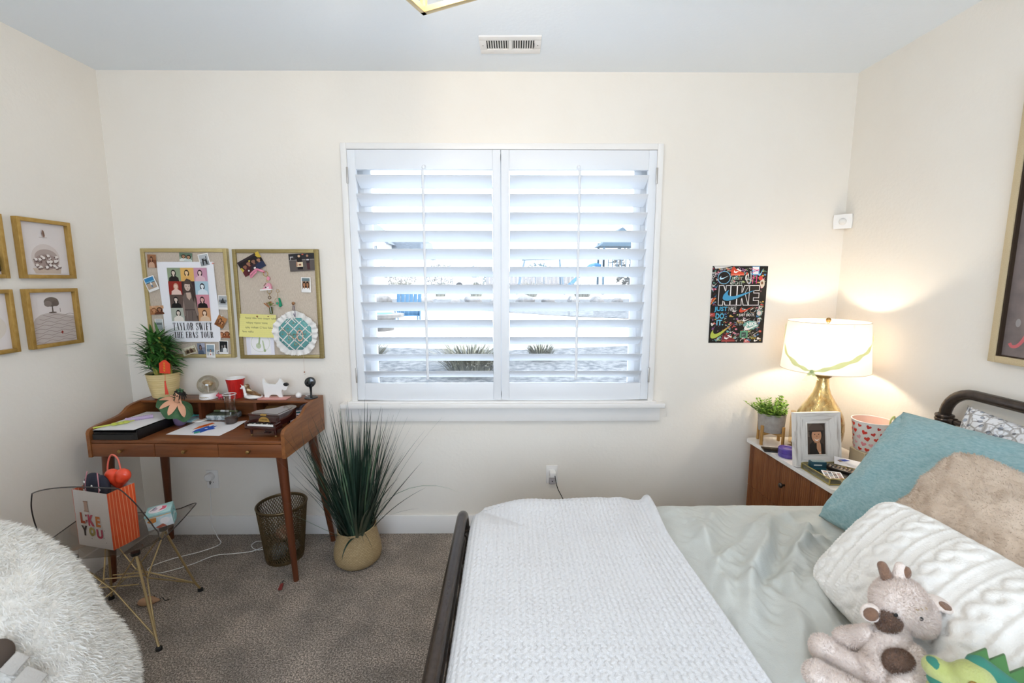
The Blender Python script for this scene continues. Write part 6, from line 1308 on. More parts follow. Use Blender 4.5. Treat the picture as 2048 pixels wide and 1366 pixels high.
M_hl = mat('bright_leaf', '#86a83c', .5, col2='#5f8a34', scale=30); M_hs = mat('leaf_stem', '#7d9440', .5)
lf = MB(); sb = MB(); rnd = random.Random(8)
for k in range(75):
    az = rnd.uniform(0, 2*PI); r = rnd.uniform(0, .055); el = rnd.uniform(.25, 1.5); ln = rnd.uniform(.05, .115)
    b = Vector((r*math.cos(az), r*math.sin(az), .165)); d = Vector((math.cos(az)*math.cos(el), math.sin(az)*math.cos(el), math.sin(el))); e = b+d*ln
    if math.hypot(PX+e.x*.906-e.y*.423-LX, PY+e.x*.423+e.y*.906-LY) > .15: sb.tube([b, b.lerp(e, .5)+Vector((0, 0, .004)), e], .0011, M_hs, 5)
    for j in range(11):
        c = b.lerp(e, .25+.75*j/10); s = 1 if j % 2 else -1
        n_ = (d.cross(Vector((0, 0, 1)))).normalized() if abs(d.z) < .98 else Vector((1, 0, 0)); dd = (n_*s*.9+d*.55+Vector((rnd.uniform(-.3, .3), rnd.uniform(-.3, .3), rnd.uniform(0, .4)))).normalized()
        wx = PX+c.x*math.cos(.436)-c.y*math.sin(.436); wy = PY+c.x*math.sin(.436)+c.y*math.cos(.436)
        if math.hypot(wx-LX, wy-LY) > .155: blade(lf, c, dd, (0, 0, 1), rnd.uniform(.012, .019), rnd.uniform(.010, .015), M_hl, .25, 3)
sb.build('stems', pt); lf.keep = True; lf.build('foliage', pt, sharp=None)
# ---------------------------------------------------------------- small things on the marble
mb = MB(); mb.box((0, 0, .004), (.142, .070, .008), mat('phone_glass', '#120f0e', .3, spec=.3), .003); o = mb.build('smartphone', M=flatat(1.489, 2.408, zn, math.radians(-14))); tag(o, 'black glass phone lying at the marble edge before the plant stand', 'phone')
pj = thing('trinket_jar', 'dark round jar with a gold neck and white knob between plant and frame', 'jar', (1.575, 2.400, zn))
mb = MB(); mb.lathe([(.034, 0), (.036, .003), (.036, .026), (.030, .031), (.010, .032)], mat('dark_glass_jar', '#1f1713', .2), n=30); mb.build('jar_body', pj, sharp=35)
mb = MB(); mb.lathe([(.013, .031), (.013, .050), (.010, .052)], M_brass, n=20); mb.build('gold_neck', pj)
mb = MB(); mb.ell((0, 0, .060), (.013, .013, .013), mat('cream_knob', '#e9ddc4', .3)); mb.build('knob', pj)
gv = thing('glass_vial', 'tall thin clear glass tube standing behind the white frame edge', 'glass', (1.655, 2.545, zn))
mb = MB(); mb.lathe([(.014, 0), (.015, .004), (.015, .15), (.013, .17), (.013, .19)], clear('vial_glass', '#f4ead6', .3), n=20, cap1=False); mb.build('glass_tube', gv)
M_pur = mat('purple_tin', '#4a3a8c', .25, coat=.4, col2='#5a46a0', scale=20)
pp_ = thing('putty_tin', 'round purple plastic tin beside the white photo frame', 'tin', (1.500, 2.330, zn))
mb = MB(); mb.lathe([(.042, 0), (.0445, .004), (.0445, .020), (.043, .022)], M_pur, n=36); mb.build('tin_body', pp_, sharp=35)
mb = MB(); mb.lathe([(.0435, .0225), (.0455, .024), (.0455, .044), (.041, .049), (.020, .050), (.016, .045), (.0005, .045)], M_pur, n=36, cap1=False); mb.build('lid', pp_, sharp=35)
# photo frame
M_dis = mat('whitewashed_wood', '#e2ddd7', .7, col2='#857669', scale=9, lo=.52, hi=.74, stretch=(9, .6, 1), detail=8, bump=.2, bscale=30, bstretch=(6, .5, 1))
M_dis2 = mat('whitewashed_wood_cross', '#e2ddd7', .7, col2='#857669', scale=9, lo=.52, hi=.74, stretch=(.6, 9, 1), detail=8, bump=.2, bscale=30, bstretch=(.5, 6, 1))
FW, FH = .240, .272
pf = thing('framed_photo', 'whitewashed wooden frame with a photo of a smiling person in a helmet', 'photo frame', M=Matrix.Translation((1.572, 2.208, zn+.001)) @ Matrix.Rotation(math.radians(3), 4, 'Z') @ Matrix.Rotation(math.radians(-9), 4, 'X') @ Matrix.Rotation(PI/2, 4, 'X') @ Matrix.Translation((0, FH/2, 0)))
ow, oh = .050, .079
def bevelside(mb, a, b, c, d, m):     # outer a-b, inner d-c, sloping inwards
    z0, z1, zb_ = .026, .014, -.004
    A, B, C_, D = [(p[0], p[1], z) for p, z in ((a, z0), (b, z0), (c, z1), (d, z1))]
    mb.poly([A, B, C_, D], m); mb.poly([(a[0], a[1], zb_), (b[0], b[1], zb_), B, A], m); mb.poly([(d[0], d[1], zb_), D, C_, (c[0], c[1], zb_)], m); mb.poly([(b[0], b[1], zb_), (a[0], a[1], zb_), (d[0], d[1], zb_), (c[0], c[1], zb_)], m)
w, h = FW/2, FH/2; ow2, oh2 = ow+.008, oh+.008
mb = MB(); bevelside(mb, (-w, -h), (w, -h), (ow2, -oh2), (-ow2, -oh2), M_dis2); bevelside(mb, (w, h), (-w, h), (-ow2, oh2), (ow2, oh2), M_dis2); bevelside(mb, (w, -h), (w, h), (ow2, oh2), (ow2, -oh2), M_dis); bevelside(mb, (-w, h), (-w, -h), (-ow2, -oh2), (-ow2, oh2), M_dis); mb.build('frame_moulding', pf, sharp=10)
mb = MB()
for s in (-1, 1): mb.b2((s*ow, -oh2, .004), (s*ow2, oh2, .0155), M_dis, .001); mb.b2((-ow, s*oh, .004), (ow, s*oh2, .0155), M_dis2, .001)
mb.build('inner_fillet', pf)
mb = MB(); mb.b2((-ow, -oh, .002), (ow, oh, .006), ink('#2b2420')); S = [('#4a3c34', rect(-ow, -oh, ow, oh)), ('#6d5d50', rect(-ow, .01, -.02, oh)), ('#2a2522', [(-.034, -.079), (-.034, -.03), (-.014, -.012), (.018, -.012), (.040, -.030), (.044, -.079)]), ('#c08e6c', [(.004, -.012), (.004, -.05), (.018, -.079), (.028, -.079), (.026, -.03), (.020, -.012)]), ('#a87a58', rect(-.010, -.022, .018, .0)), ('#2c2624', oval(.002, .026, .036, .046, 24)), ('#c4906e', oval(.004, .016, .026, .036, 24)), ('#5a4c44', [(-.036, .030), (-.036, .058), (-.02, .075), (.012, .078), (.034, .066), (.042, .044), (.044, .034), (.02, .042), (-.012, .042)]), ('#3a302b', [(-.038, .034), (.046, .036), (.046, .042), (-.038, .042)]), ('#f0e4da', [(-.010, .002), (.0, -.005), (.010, -.005), (.020, .002), (.010, -.011), (.0, -.011)]), ('#3a241c', oval(-.006, .022, .0035, .0022, 8)), ('#3a241c', oval(.015, .022, .0035, .0022, 8)), ('#a87054', oval(.005, .012, .003, .005, 8)), ('#d8c8b0', oval(.020, -.070, .004, .004, 8))]
layers(mb, clipper(S, -ow, -oh, ow, oh), .0062); mb.build('photo', pf)
mb = MB(); mb.box((0, -.03, -.030), (.05, .19, .003), M_dark, .001, R3(x=.26)); mb.build('easel_back', pf)
# tray and its contents
M_brs = mat('pale_brass_trim', '#b7a765', .35, .8); M_tgl = clear('tray_glass', '#e9e6d2', .2)
ty = thing('glass_tray', 'glass and brass tray at the front of the marble top', 'tray', (1.597, 2.079, zn), NA-.02)
w, d, h = .118, .096, .030
mb = MB(); e = .0035
for z in (e/2+.001, h): 
    for s in (-1, 1): mb.box((s*w, 0, z), (e, 2*d, e), M_brs); mb.box((0, s*d, z), (2*w, e, e), M_brs)
for sx in (-1, 1):
    for sy in (-1, 1): mb.box((sx*w, sy*d, h/2), (e*1.2, e*1.2, h), M_brs)
mb.build('brass_edges', ty)
mb = MB()
for s in (-1, 1): mb.b2((s*w-.0008, -d, .004), (s*w+.0008, d, h-.002), M_tgl); mb.b2((-w, s*d-.0008, .004), (w, s*d+.0008, h-.002), M_tgl)
mb.build('glass_sides', ty)
mb = MB(); mb.b2((-w+.003, -d+.003, .002), (w-.003, d-.003, .004), mat('tray_mirror', '#c9c4b4', .15, .8)); mb.build('mirror_base', ty)
def ontray(x, y, z, a=0.0, rx=0.0, ry=0.0): return Matrix.Translation((1.597+x, 2.079+y, zn+z)) @ Matrix.Rotation(a, 4, 'Z') @ Matrix.Rotation(ry, 4, 'Y') @ Matrix.Rotation(rx, 4, 'X')
gm_ = thing('gum_pack', 'dark teal pack of gum standing in the back of the glass tray', 'pack', M=ontray(-.064, .062, .0062, math.radians(-6)))
M_gt = mat('dark_teal_card', '#1f4652', .45)
mb = MB(); mb.box((0, 0, .022), (.072, .030, .044), M_gt, .002); mb.T = Matrix.Translation((0, -.0152, .022)) @ Matrix.Rotation(PI/2, 4, 'X'); layers(mb, [('#cfd6d4', rect(-.024, .004, .014, .010)), ('#2f6672', rect(-.036, -.014, .036, -.008))], .0); mb.build('pack_body', gm_)
mb = MB()
for k in range(7): mb.box((-.027+.009*k, 0, .0455), (.0078, .026, .003), ink('#a9b8b6'), .001)
mb.build('foil_blister', gm_)
rc = thing('remote_control', 'black remote control with pale buttons lying across the glass tray', 'remote', M=ontray(.036, .000, .0245, math.radians(-52), math.radians(8)))
mb = MB(); mb.box((0, 0, 0), (.165, .040, .016), mat('remote_black', '#1c1613', .4), .005); mb.build('remote_body', rc)
mb = MB()
for k in range(9):
    for j in (-1, 0, 1): mb.box((-.066+.0155*k, j*.0115, .0088), (.008, .0065, .0022), ink(['#cfc3b4', '#8d7b6a', '#b59a80'][(k+j) % 3]), .001)
mb.build('buttons', rc)
rc2 = thing('controller_dock', 'flat black gadget under the remote control in the glass tray', 'gadget', M=ontray(.010, -.016, .0105, math.radians(-48)))
mb = MB(); mb.box((0, 0, 0), (.130, .070, .010), M_black, .004); mb.build('gadget_body', rc2)
mb = MB(); mb.tube([(.03+.010*math.cos(k*.7), -.036, .006+.002*math.sin(k)) for k in range(6)], .002, mat('chrome_bits', '#b9b4ae', .2, 1), 6); mb.build('metal_trim', rc2)
cs = thing('sticker_sheet', 'white card with rows of small coloured portraits near the tray front', 'card', M=ontray(-.055, -.038, .0205, math.radians(-22), .08))
mb = MB(); mb.box((0, 0, 0), (.080, .085, .0012), M_paper); rr = random.Random(2)
for a in range(4):
    for b in range(5): layers(mb, [(rr.choice(['#6b5a4c', '#b58a78', '#4f6470', '#8a4f48', '#54443c', '#9a8f84']), rect(-.034+.018*a, -.038+.0152*b, -.020+.018*a, -.027+.0152*b))], .0007)
mb.build('card_stock', cs)
mg = thing('folded_leaflet', 'white leaflet with a blue picture propped at the back of the tray', 'leaflet', M=ontray(.082, .052, .044, math.radians(-34), math.radians(9), math.radians(4)))
mb = MB(); mb.box((0, 0, 0), (.115, .080, .0012), M_paper); layers(mb, [('#3f55a8', [(-.040, .012), (-.012, .030), (.010, .026), (-.018, .004)]), ('#8d7a6a', [(-.046, .0), (-.038, .010), (-.020, .004), (-.034, -.01)])] + [('#bdb9b8', rect(-.012+.004*k, -.012-.006*k, .044, -.0105-.006*k)) for k in range(4)], .0007); mb.build('leaflet_sheet', mg)
mb = MB(); mb.box((0, 0, 0), (.05, .03, .008), ink('#3a332c'), .002); o = mb.build('battery_pack', M=ontray(.098, .002, .0105, .3)); tag(o, 'small dark block beneath the leaflet in the glass tray', 'gadget')
# hearts bucket on a beige block
mb = MB(); mb.prism([(-.052, -.05), (.052, -.05), (.052, .05), (-.052, .05)], 0, .074, mat('beige_tin', '#b3a68c', .5), axis='z'); o = mb.build('beige_box', M=flatat(1.846, 2.232, zn, NA)); o.modifiers.new('soft_edge', 'BEVEL').width = .004
tag(o, 'beige box on the nightstand under the heart patterned bucket', 'box')
hb = thing('heart_bucket', 'white paper bucket printed with red and pink hearts beside the lamp', 'bucket', (1.862, 2.234, zn+.0745))
prof = [(.066, 0), (.068, .002), (.086, .155)]
mb = MB(); mb.lathe(prof, M_white, n=44, cap1=False); mb.lathe([(.064, .004), (.0845, .155)], ink('#e6c8ba'), n=44, cap1=False); mb.build('bucket_wall', hb, sharp=40)
mb = MB(); mb.tube([(.0868*math.cos(2*PI*k/44), .0868*math.sin(2*PI*k/44), .156) for k in range(44)], .0026, M_white, 8, True); mb.build('rim', hb)
mb = MB(); rr = random.Random(17)
hs = [(0, -.9), (-.75, -.15), (-.95, .35), (-.7, .75), (-.3, .75), (0, .4), (.3, .75), (.7, .75), (.95, .35), (.75, -.15)]
for q in range(13):
    for rz_ in range(5):
        a0 = 2*PI*(q+(.5 if rz_ % 2 else 0))/13+rr.uniform(-.06, .06); z0 = .016+.029*rz_+rr.uniform(-.004, .004); s = rr.uniform(.0085, .0135); t_ = rr.uniform(-.5, .5); cc = rr.choice(['#c9372c', '#d2483a', '#d98a94', '#e0a6ac', '#c03a34'])
        pts = []
        for x, y in hs:
            xx, yy = (x*math.cos(t_)-y*math.sin(t_))*s, (x*math.sin(t_)+y*math.cos(t_))*s; z = min(max(z0+yy, .001), .152); r = .0682+.018*z/.155+.0006; aa = a0+xx/r; pts.append((r*math.cos(aa), r*math.sin(aa), z))
        mb.poly(pts, ink(cc))
mb.build('heart_print', hb, sharp=None)
mb = MB(); mb.tube(smooth_path([(.030, -.070, .150), (.028, -.076, .178), (.042, -.074, .196), (.056, -.064, .186), (.060, -.060, .150)], 5), .004, ink('#b9c487'), 8); mb.build('ribbon_loop', hb)
pw = thing('power_cable', 'black cable and adapter lying behind the tray near the beige box', 'cable', (1.765, 2.17, zn))
mb = MB(); mb.tube(smooth_path([(-.05, .13, .004), (-.03, .085, .004), (.0, .04, .004), (.02, .0, .006)], 6), .0024, M_black, 8); mb.tube(smooth_path([(-.055, .045, .005), (-.03, .075, .008), (.01, .098, .006), (.02, .09, .006)], 6), .0022, M_black, 8); mb.build('cord', pw)
mb = MB(); mb.box((.03, -.02, .009), (.05, .03, .018), M_black, .005, R3(z=.6)); mb.build('adapter', pw)
# ---------------------------------------------------------------- bed
bd = thing('bed_frame', 'dark bronze pipe bed frame with curved headboard and footboard', 'bed', (0.86, 1.14, 0))
OX, OY = .86, 1.14; y_f, y_n = 1.905-OY, .375-OY; TR = .0215
def hoop(x, ztop, r=.115):
    pts = [(x, y_n, .0), (x, y_n, ztop-r)]+[(x, y_n+r-r*math.cos(a), ztop-r+r*math.sin(a)) for a in [PI/2*k/8 for k in range(1, 9)]]
    pts += [(x, y_f-r+r*math.sin(a), ztop-r+r*math.cos(a)) for a in [PI/2*k/8 for k in range(0, 9)]]+[(x, y_f, .0)]
    return pts
def board(x, ztop, zrail, name, up):
    mb = MB(); mb.tube(hoop(x, ztop), TR, M_bronze, 16); o = mb.build(name, bd)
    for y in (y_n, y_f):
        mb = MB()
        for dz in (-.016, 0, .016): mb.tube([(x+(TR+(.004 if up else .001))*math.cos(2*PI*k/20), y+(TR+(.004 if up else .001))*math.sin(2*PI*k/20), zrail+dz) for k in range(20)], .0085 if up else .0055, M_bronze, 8, True)
        s = 1 if y < 0 else -1; mb.cyl((x, y+s*.02, zrail), (x, y+s*.05, zrail-.0), .016, M_bronze, n=14)
        mb.build('collar', o)
    mb = MB(); mb.tube([(x, y_n+.02, zrail), (x, y_f-.02, zrail)], .0115, M_bronze, 12)
    for k in range(7):
        y = y_n+(y_f-y_n)*(k+1)/8; mb.tube([(x, y, .32), (x, y, zrail)], .0075, M_bronze, 10)
    mb.tube([(x, y_n, .32), (x, y_f, .32)], .0115, M_bronze, 12); mb.build('crossbars', o)
board(1.902-OX, 1.118, .985, 'headboard', 1); board(-.195-OX, .592, .47, 'footboard', 0)
for y in (y_n, y_f):
    mb = MB(); mb.b2((-.195-OX+.02, y-.012, .22), (1.902-OX-.02, y+.012, .275), M_bronze, .003); mb.build('side_rail', bd)
mb = MB(); mb.b2((-.094, .425, .262), (1.872, 1.868, .572), mat('mattress_ticking', '#d9d6d0', .9), .04); o = mb.build('mattress'); tag(o, 'thick white mattress on the bronze bed frame under the bedding', 'mattress')
# ---- comforter
M_comf = mat('pale_sage_cotton', '#c6c8c2', .88, col2='#bdbfb9', scale=3, bump=.12, bscale=220, sheen=.15, spec=.2)
ZM = .588
def soft(x): return np.clip(x, 0, 1)**2*(3-2*np.clip(x, 0, 1))
def comforter():
    nx, ny = 330, 420; u = np.linspace(.44, 1.878, nx); v = np.linspace(.30, 2.19, ny); U, V = np.meshgrid(u, v)
    yf = 1.868; R = .055
    over = np.maximum(0, V-yf); th = np.minimum(over/R, PI/2); Y = np.where(V <= yf, V, yf+R*np.sin(th)); Zd = np.where(V <= yf, 0, -R*(1-np.cos(th))-np.maximum(0, over-R*PI/2))
    no = np.maximum(0, .42-V); Y = np.where(V < .42, .42-.05*np.sin(np.minimum(no/.05, PI/2)), Y); Zd = Zd-np.where(V < .42, .05*(1-np.cos(np.minimum(no/.05, PI/2))), 0)
    X = U.copy(); H = np.full_like(U, .012)
    # long soft folds running diagonally, seeded by hand and by noise
    r = np.random.RandomState(12)
    folds = [(.98, 1.72, .66, 1.10, .022, .030), (1.10, 1.80, .76, 1.30, .018, .022), (1.16, 1.58, .80, 1.02, .020, .028), (1.20, 1.42, .86, .92, .016, .022), (.90, 1.86, .70, 1.52, .014, .025), (1.02, 1.50, .70, .92, .013, .02), (.86, 1.30, .68, .70, .016, .022), (.95, 1.22, .74, .60, .014, .02), (1.22, 1.74, 1.0, 1.40, .014, .018), (.78, 1.80, .67, 1.30, .012, .02), (1.32, 1.86, 1.06, 1.72, .012, .02), (1.55, 1.90, 1.32, 1.80, .010, .018)]
    for _ in range(34):
        x0, y0 = r.uniform(.7, 1.5), r.uniform(.5, 1.9); a = r.normal(math.radians(232), .35); L = r.uniform(.30, .70); folds.append((x0, y0, x0+L*math.cos(a), y0+L*math.sin(a), r.uniform(.005, .012), r.uniform(.012, .024)))
    W1 = vnoise(U, V, 5, 3)*.03
    for x0, y0, x1, y1, amp, wd in folds:
        dx, dy = x1-x0, y1-y0; L = math.hypot(dx, dy); t = ((U-x0)*dx+(V-y0)*dy)/L/L; d = ((U-x0)*(-dy)+(V-y0)*dx)/L+W1*.8
        H += 2.0*amp*np.exp(-np.abs(d/(wd*1.25))**1.9)*soft((t+.15)/.45)*soft((1.15-t)/.5)
    for cx, cy in ((1.02, 1.05), (1.20, 1.36), (1.12, 1.62), (.82, 1.36), (.80, .84), (1.42, 1.66)):      # tufting ties
        d = np.hypot(U-cx, (V-cy)); ang = np.arctan2(V-cy, U-cx)
        H += -.020*np.exp(-(d/.026)**2)+.005*np.exp(-((d-.06)/.04)**2)*np.cos(ang*5+cx*9)
    H += .006*vnoise(U+V*.6, V-U*.5, 9, 5)+.0024*vnoise(U*1.4+V, (V-U)*.55, 32, 8)+.0012*vnoise(U+V*.5, V*.4, 70, 9)
    edge = soft((U-.63)/.11); H = .004+H*(.25+.75*edge)*(1-.55*soft((U-1.08)/.22))*(1-.6*np.exp(-((U-.80)**2+(V-.95)**2)/.0225))*(1-.5*soft((U-.93)/.1)*soft((1.44-V)/.1))
    hang = V > yf; H = np.where(hang, H*.4, H)
    Z = ZM+H+Zd; Y = Y+np.where(hang, .010+.010*np.sin(U*21+2*vnoise(U, V, 3, 6))*soft((V-yf)/.15), 0)
    Y = np.minimum(Y, np.where(X > 1.36, 1.919, 1.95))
    P = np.stack([X, Y, Z], -1).reshape(-1, 3); F = gridfaces(ny, nx)
    o = mesh_np('comforter', P, F, M_comf); bake(o, ('SOLIDIFY', dict(thickness=.004, offset=-1)))
    return o
tag(comforter(), 'pale sage rumpled cotton comforter covering the pillow half of the bed', 'comforter')
# ---- knitted blanket
M_knit = mat('ivory_cotton_knit', '#dcdcdd', .95, bump=.35, bscale=420, spec=.1, sheen=.2)
def blanket():
    u = np.arange(-.335, .665, .0038); v = np.arange(.30, 2.20, .0038); U, V = np.meshgrid(u, v)
    # right edge wanders a little and is turned under
    xe = .625+.018*np.sin(V*2.3)+.010*vnoise(V, V*0, 3, 4)+.028*soft((V-1.55)/.35)
    X0 = np.where(U > .2, .2+(U-.2)*(xe-.2)/(.665-.2), U)
    xl, R = -.100, .058; ov = np.maximum(0, xl-X0); th = np.minimum(ov/R, PI/2); X = np.where(X0 >= xl, X0, xl-R*np.sin(th)); Zx = np.where(X0 >= xl, 0, -R*(1-np.cos(th))-np.maximum(0, ov-R*PI/2))
    yf, Ry = 1.878, .080; oy = np.maximum(0, V-yf); ty_ = np.minimum(oy/Ry, PI/2); Y = np.where(V <= yf, V, yf+Ry*np.sin(ty_)); Zy = np.where(V <= yf, 0, -Ry*(1-np.cos(ty_))-np.maximum(0, oy-Ry*PI/2))
    yn = np.maximum(0, .42-V); Y = np.where(V < .42, .42-.05*np.sin(np.minimum(yn/.05, PI/2)), Y); Zy = Zy-np.where(V < .42, .05*(1-np.cos(np.minimum(yn/.05, PI/2))), 0)
    dc = np.hypot(np.maximum(0, .06-X0), np.maximum(0, V-1.70)); dx_, dy_ = np.maximum(0, .08-X0), np.maximum(0, V-1.68); Zx = Zx-.5*np.maximum(0, np.hypot(dx_, dy_)-np.maximum(dx_, dy_))*soft((.35-ov-oy)/.35)
    both = soft(ov/.05)*soft(oy/.06); Y = Y-both*.06; X = X+both*.03
    H = .030+.006*vnoise(U, V, 4, 2)+.012*np.exp(-((U-.50-.02*np.sin(V*4))/.045)**2)*soft((V-1.0)/.6)+.007*np.exp(-((U-.30)/.09)**2)*soft((V-.9)/.5)
    H += .020*np.exp(-((X0-xe+.018)/.016)**2)*soft((V-1.62)/.2)+.006*np.exp(-((X0-xe+.012)/.012)**2)
    H -= .010*soft((X0-xe+.008)/.008)
    H += .010*np.exp(-((U-.12)/.10)**2-((V-1.86)/.05)**2)+.010*np.exp(-((U-.42)/.05)**2-((V-1.86)/.06)**2)
    # stitch relief : wavy columns with alternating eyelets
    p, q = .0190, .0210; W_ = U+.0022*np.sin(2*PI*V/q)
    fu = np.mod(W_/p, 1); col = np.floor(W_/p); fv = np.mod(V/q+.5*np.mod(col, 2), 1)
    st = .0034*(np.sin(PI*fu)**.7)*(.72+.28*np.sin(PI*fv))-.0030*((fu < .16) | (fu > .84))*(np.abs(fv-.5) > .38)
    nrm_z = np.where(X0 < xl, np.cos(th), 1)*np.where(V > yf, np.cos(ty_), 1)
    Z = ZM+H+Zx+Zy+st*nrm_z; X = X-st*np.where(X0 < xl, np.sin(th), 0); Y = Y+st*np.where(V > yf, np.sin(ty_), 0)
    Z = np.maximum(Z, .31+.0*Z)
    X = np.where(X0 < xl, np.maximum(X, -.1585), X)
    Y = np.where(V > yf, Y+.006*np.sin(U*19), Y)
    P = np.stack([X, Y, Z], -1).reshape(-1, 3); o = mesh_np('knit_blanket', P, gridfaces(len(v), len(u)), M_knit)
    return o
tag(blanket(), 'ivory waffle knit blanket folded over the foot half of the bed', 'blanket')
# ---------------------------------------------------------------- pillows
def pillow(name, label, c, ex, ey, w, h, t, m, n=(64, 48), disp=None, pinch=.07, rnd_=0.0, sag=0.0, seed=1, wr=.006, p=2.6, parent=None):
    ex = Vector(ex).normalized(); ey = Vector(ey); ey = (ey-ex*ey.dot(ex)).normalized(); ez = ex.cross(ey)
    M = Matrix(((ex.x, ey.x, ez.x, c[0]), (ex.y, ey.y, ez.y, c[1]), (ex.z, ey.z, ez.z, c[2]), (0, 0, 0, 1)))
    a = np.linspace(-1, 1, n[0]+1); b = np.linspace(-1, 1, n[1]+1); a = np.sign(a)*np.abs(a)**.85; b = np.sign(b)*np.abs(b)**.85
    A, B = np.meshgrid(a, b)
    X = w/2*A*(1-pinch*(1-B**2)*np.abs(A)**2); Y = h/2*B*(1-pinch*1.2*(1-A**2)*np.abs(B)**2)
    X = X*(1-rnd_*np.abs(B)**4*np.abs(A)**4); Y = Y*(1-rnd_*np.abs(B)**4*np.abs(A)**4)
    T = t/2*np.power(np.clip((1-np.abs(A)**p), 0, 1), .55)*np.power(np.clip((1-np.abs(B)**p), 0, 1), .55)
    N1 = wr*vnoise(A*w, B*h, 9, seed)*soft(T/(t*.2))+wr*.5*vnoise(A*w+B*h*.5, B*h, 22, seed+3)*soft(T/(t*.2))
    rad = np.hypot(np.abs(A)-1, np.abs(B)-1); N1 += wr*1.2*np.cos(np.arctan2(1-np.abs(B), 1-np.abs(A)+1e-6)*9)*np.exp(-(rad/.35)**2)*soft(T/(t*.15))
    Zt = T+N1; Zb = -T*.5
    if sag: Y = Y-sag*(1-np.abs(A)**2)*(B > 0)*B
    D = disp(A*w/2, B*h/2)*soft(T/(t*.16)) if disp is not None else 0
    top = np.stack([X, Y, Zt+D], -1).reshape(-1, 3); bot = np.stack([X, Y, Zb], -1).reshape(-1, 3); nn = len(top)
    F = np.concatenate([gridfaces(n[1]+1, n[0]+1), gridfaces(n[1]+1, n[0]+1, nn, True)])
    uv = np.concatenate([np.stack([X, Y], -1).reshape(-1, 2)]*2)
    o = mesh_np(name, np.concatenate([top, bot]), F, m, parent, M, uv)
    o = bake(o, ('WELD', dict(merge_threshold=.0004)))
    if label: tag(o, label, 'pillow')
    return o, M
M_lin = mat('teal_linen_weave', '#6f9a9f', .9, col2='#a9c3c4', scale=60, lo=.2, hi=.8, stretch=(1, 2.2, 1), detail=9, bump=.3, bscale=260, bstretch=(.3, 3, 1), sheen=.2, spec=.15)
pillow('linen_pillow', 'large teal linen pillow leaning behind the tan and knitted pillows', (1.512, 1.435, .838), (.10, -1, .04), (.62, .12, .76), .77, .58, .20, M_lin, seed=3, wr=.008, pinch=.05, rnd_=.035)
M_flor = bpy.data.materials.new('grey_floral_cotton'); M_flor.use_nodes = True; nt_ = M_flor.node_tree; N_ = nt_.nodes; L_n = nt_.links; b_ = N_['Principled BSDF']; b_.inputs['Roughness'].default_value = .9
tc = N_.new('ShaderNodeTexCoord')
def vor(sc, feat='F1', rnd_=1.0):
    v_ = N_.new('ShaderNodeTexVoronoi'); v_.inputs['Scale'].default_value = sc; v_.feature = feat; L_n.new(tc.outputs['Object'], v_.inputs['Vector']); return v_
def ramp(src, stops):
    c_ = N_.new('ShaderNodeValToRGB'); c_.color_ramp.interpolation = 'EASE'
    while len(c_.color_ramp.elements) < len(stops): c_.color_ramp.elements.new(.5)
    for e_, (p_, cc) in zip(c_.color_ramp.elements, stops): e_.position = p_; e_.color = (*lin(cc), 1)
    L_n.new(src, c_.inputs[0]); return c_
va = vor(42); ra = ramp(va.outputs['Distance'], [(0, '#8e97a8'), (.20, '#a3aab6'), (.30, '#8b8a90'), (.36, '#e4e4e6')])
vb = vor(26, 'DISTANCE_TO_EDGE'); rb = ramp(vb.outputs['Distance'], [(0, '#b4aea8'), (.05, '#c9c6c2'), (.09, '#ffffff')])
nz_ = N_.new('ShaderNodeTexNoise'); nz_.inputs['Scale'].default_value = 30; L_n.new(tc.outputs['Object'], nz_.inputs['Vector']); rc_ = ramp(nz_.outputs['Fac'], [(.5, '#e6e6e8'), (.56, '#b9b3ae'), (.60, '#e6e6e8')])
m1 = N_.new('ShaderNodeMixRGB'); m1.blend_type = 'MULTIPLY'; m1.inputs[0].default_value = 1; L_n.new(ra.outputs[0], m1.inputs[1]); L_n.new(rb.outputs[0], m1.inputs[2])
m2 = N_.new('ShaderNodeMixRGB'); m2.blend_type = 'DARKEN'; m2.inputs[0].default_value = .8; L_n.new(m1.outputs[0], m2.inputs[1]); L_n.new(rc_.outputs[0], m2.inputs[2]); L_n.new(m2.outputs[0], b_.inputs['Base Color'])
pillow('floral_pillow', 'white pillow with grey floral print against the headboard behind the teal pillow', (1.745, 1.385, .868), (.0, -1, -.02), (.30, .04, .95), .70, .46, .15, M_flor, seed=6, wr=.007)
M_tanf = mat('tan_faux_fur', '#c4af99', .95, col2='#cbb8a4', scale=7, lo=.35, hi=.65, bump=.15, bscale=160, sheen=.4)
o, _ = pillow('faux_fur_pillow', 'square tan faux fur pillow leaning on the teal pillow', (1.318, 1.165, .848), (.05, -1, -.10), (.56, .0, .80), .48, .48, .18, M_tanf, seed=9, wr=.012, pinch=.02, p=2.2, rnd_=.13)
tufts('fur', o, M_tanf, 30000, .0075, .0012, o, .15, 5, (0, -.5, 0), .18)
M_cab = mat('cream_wool_knit', '#ece8e1', .95, bump=.3, bscale=300, sheen=.25, spec=.1)
def cable(x, y):
    per = .132; f = np.mod(x/per+.5, 1)*per-per/2; k = np.floor(x/per+.5); ph = 2*PI*y/.105+k*1.3
    a1 = .017*np.sin(ph); s1 = .013*np.sqrt(np.clip(1-((f-a1)/.017)**2, 0, 1)); s2 = .013*np.sqrt(np.clip(1-((f+a1)/.017)**2, 0, 1)); s1 = s1*(1+.25*np.cos(ph)); s2 = s2*(1-.25*np.cos(ph))
    rib = .006*np.exp(-((np.abs(f)-.046)/.006)**2)
    pl = .0022*np.sin(2*PI*y/.0095)*(np.abs(f) > .030)*(np.abs(f) < .056)
    vst = .0015*np.sin(2*PI*(y+np.abs(f)*.5)/.011)*(np.maximum(s1, s2) > .003)
    return np.maximum(s1, s2)+rib+pl+vst
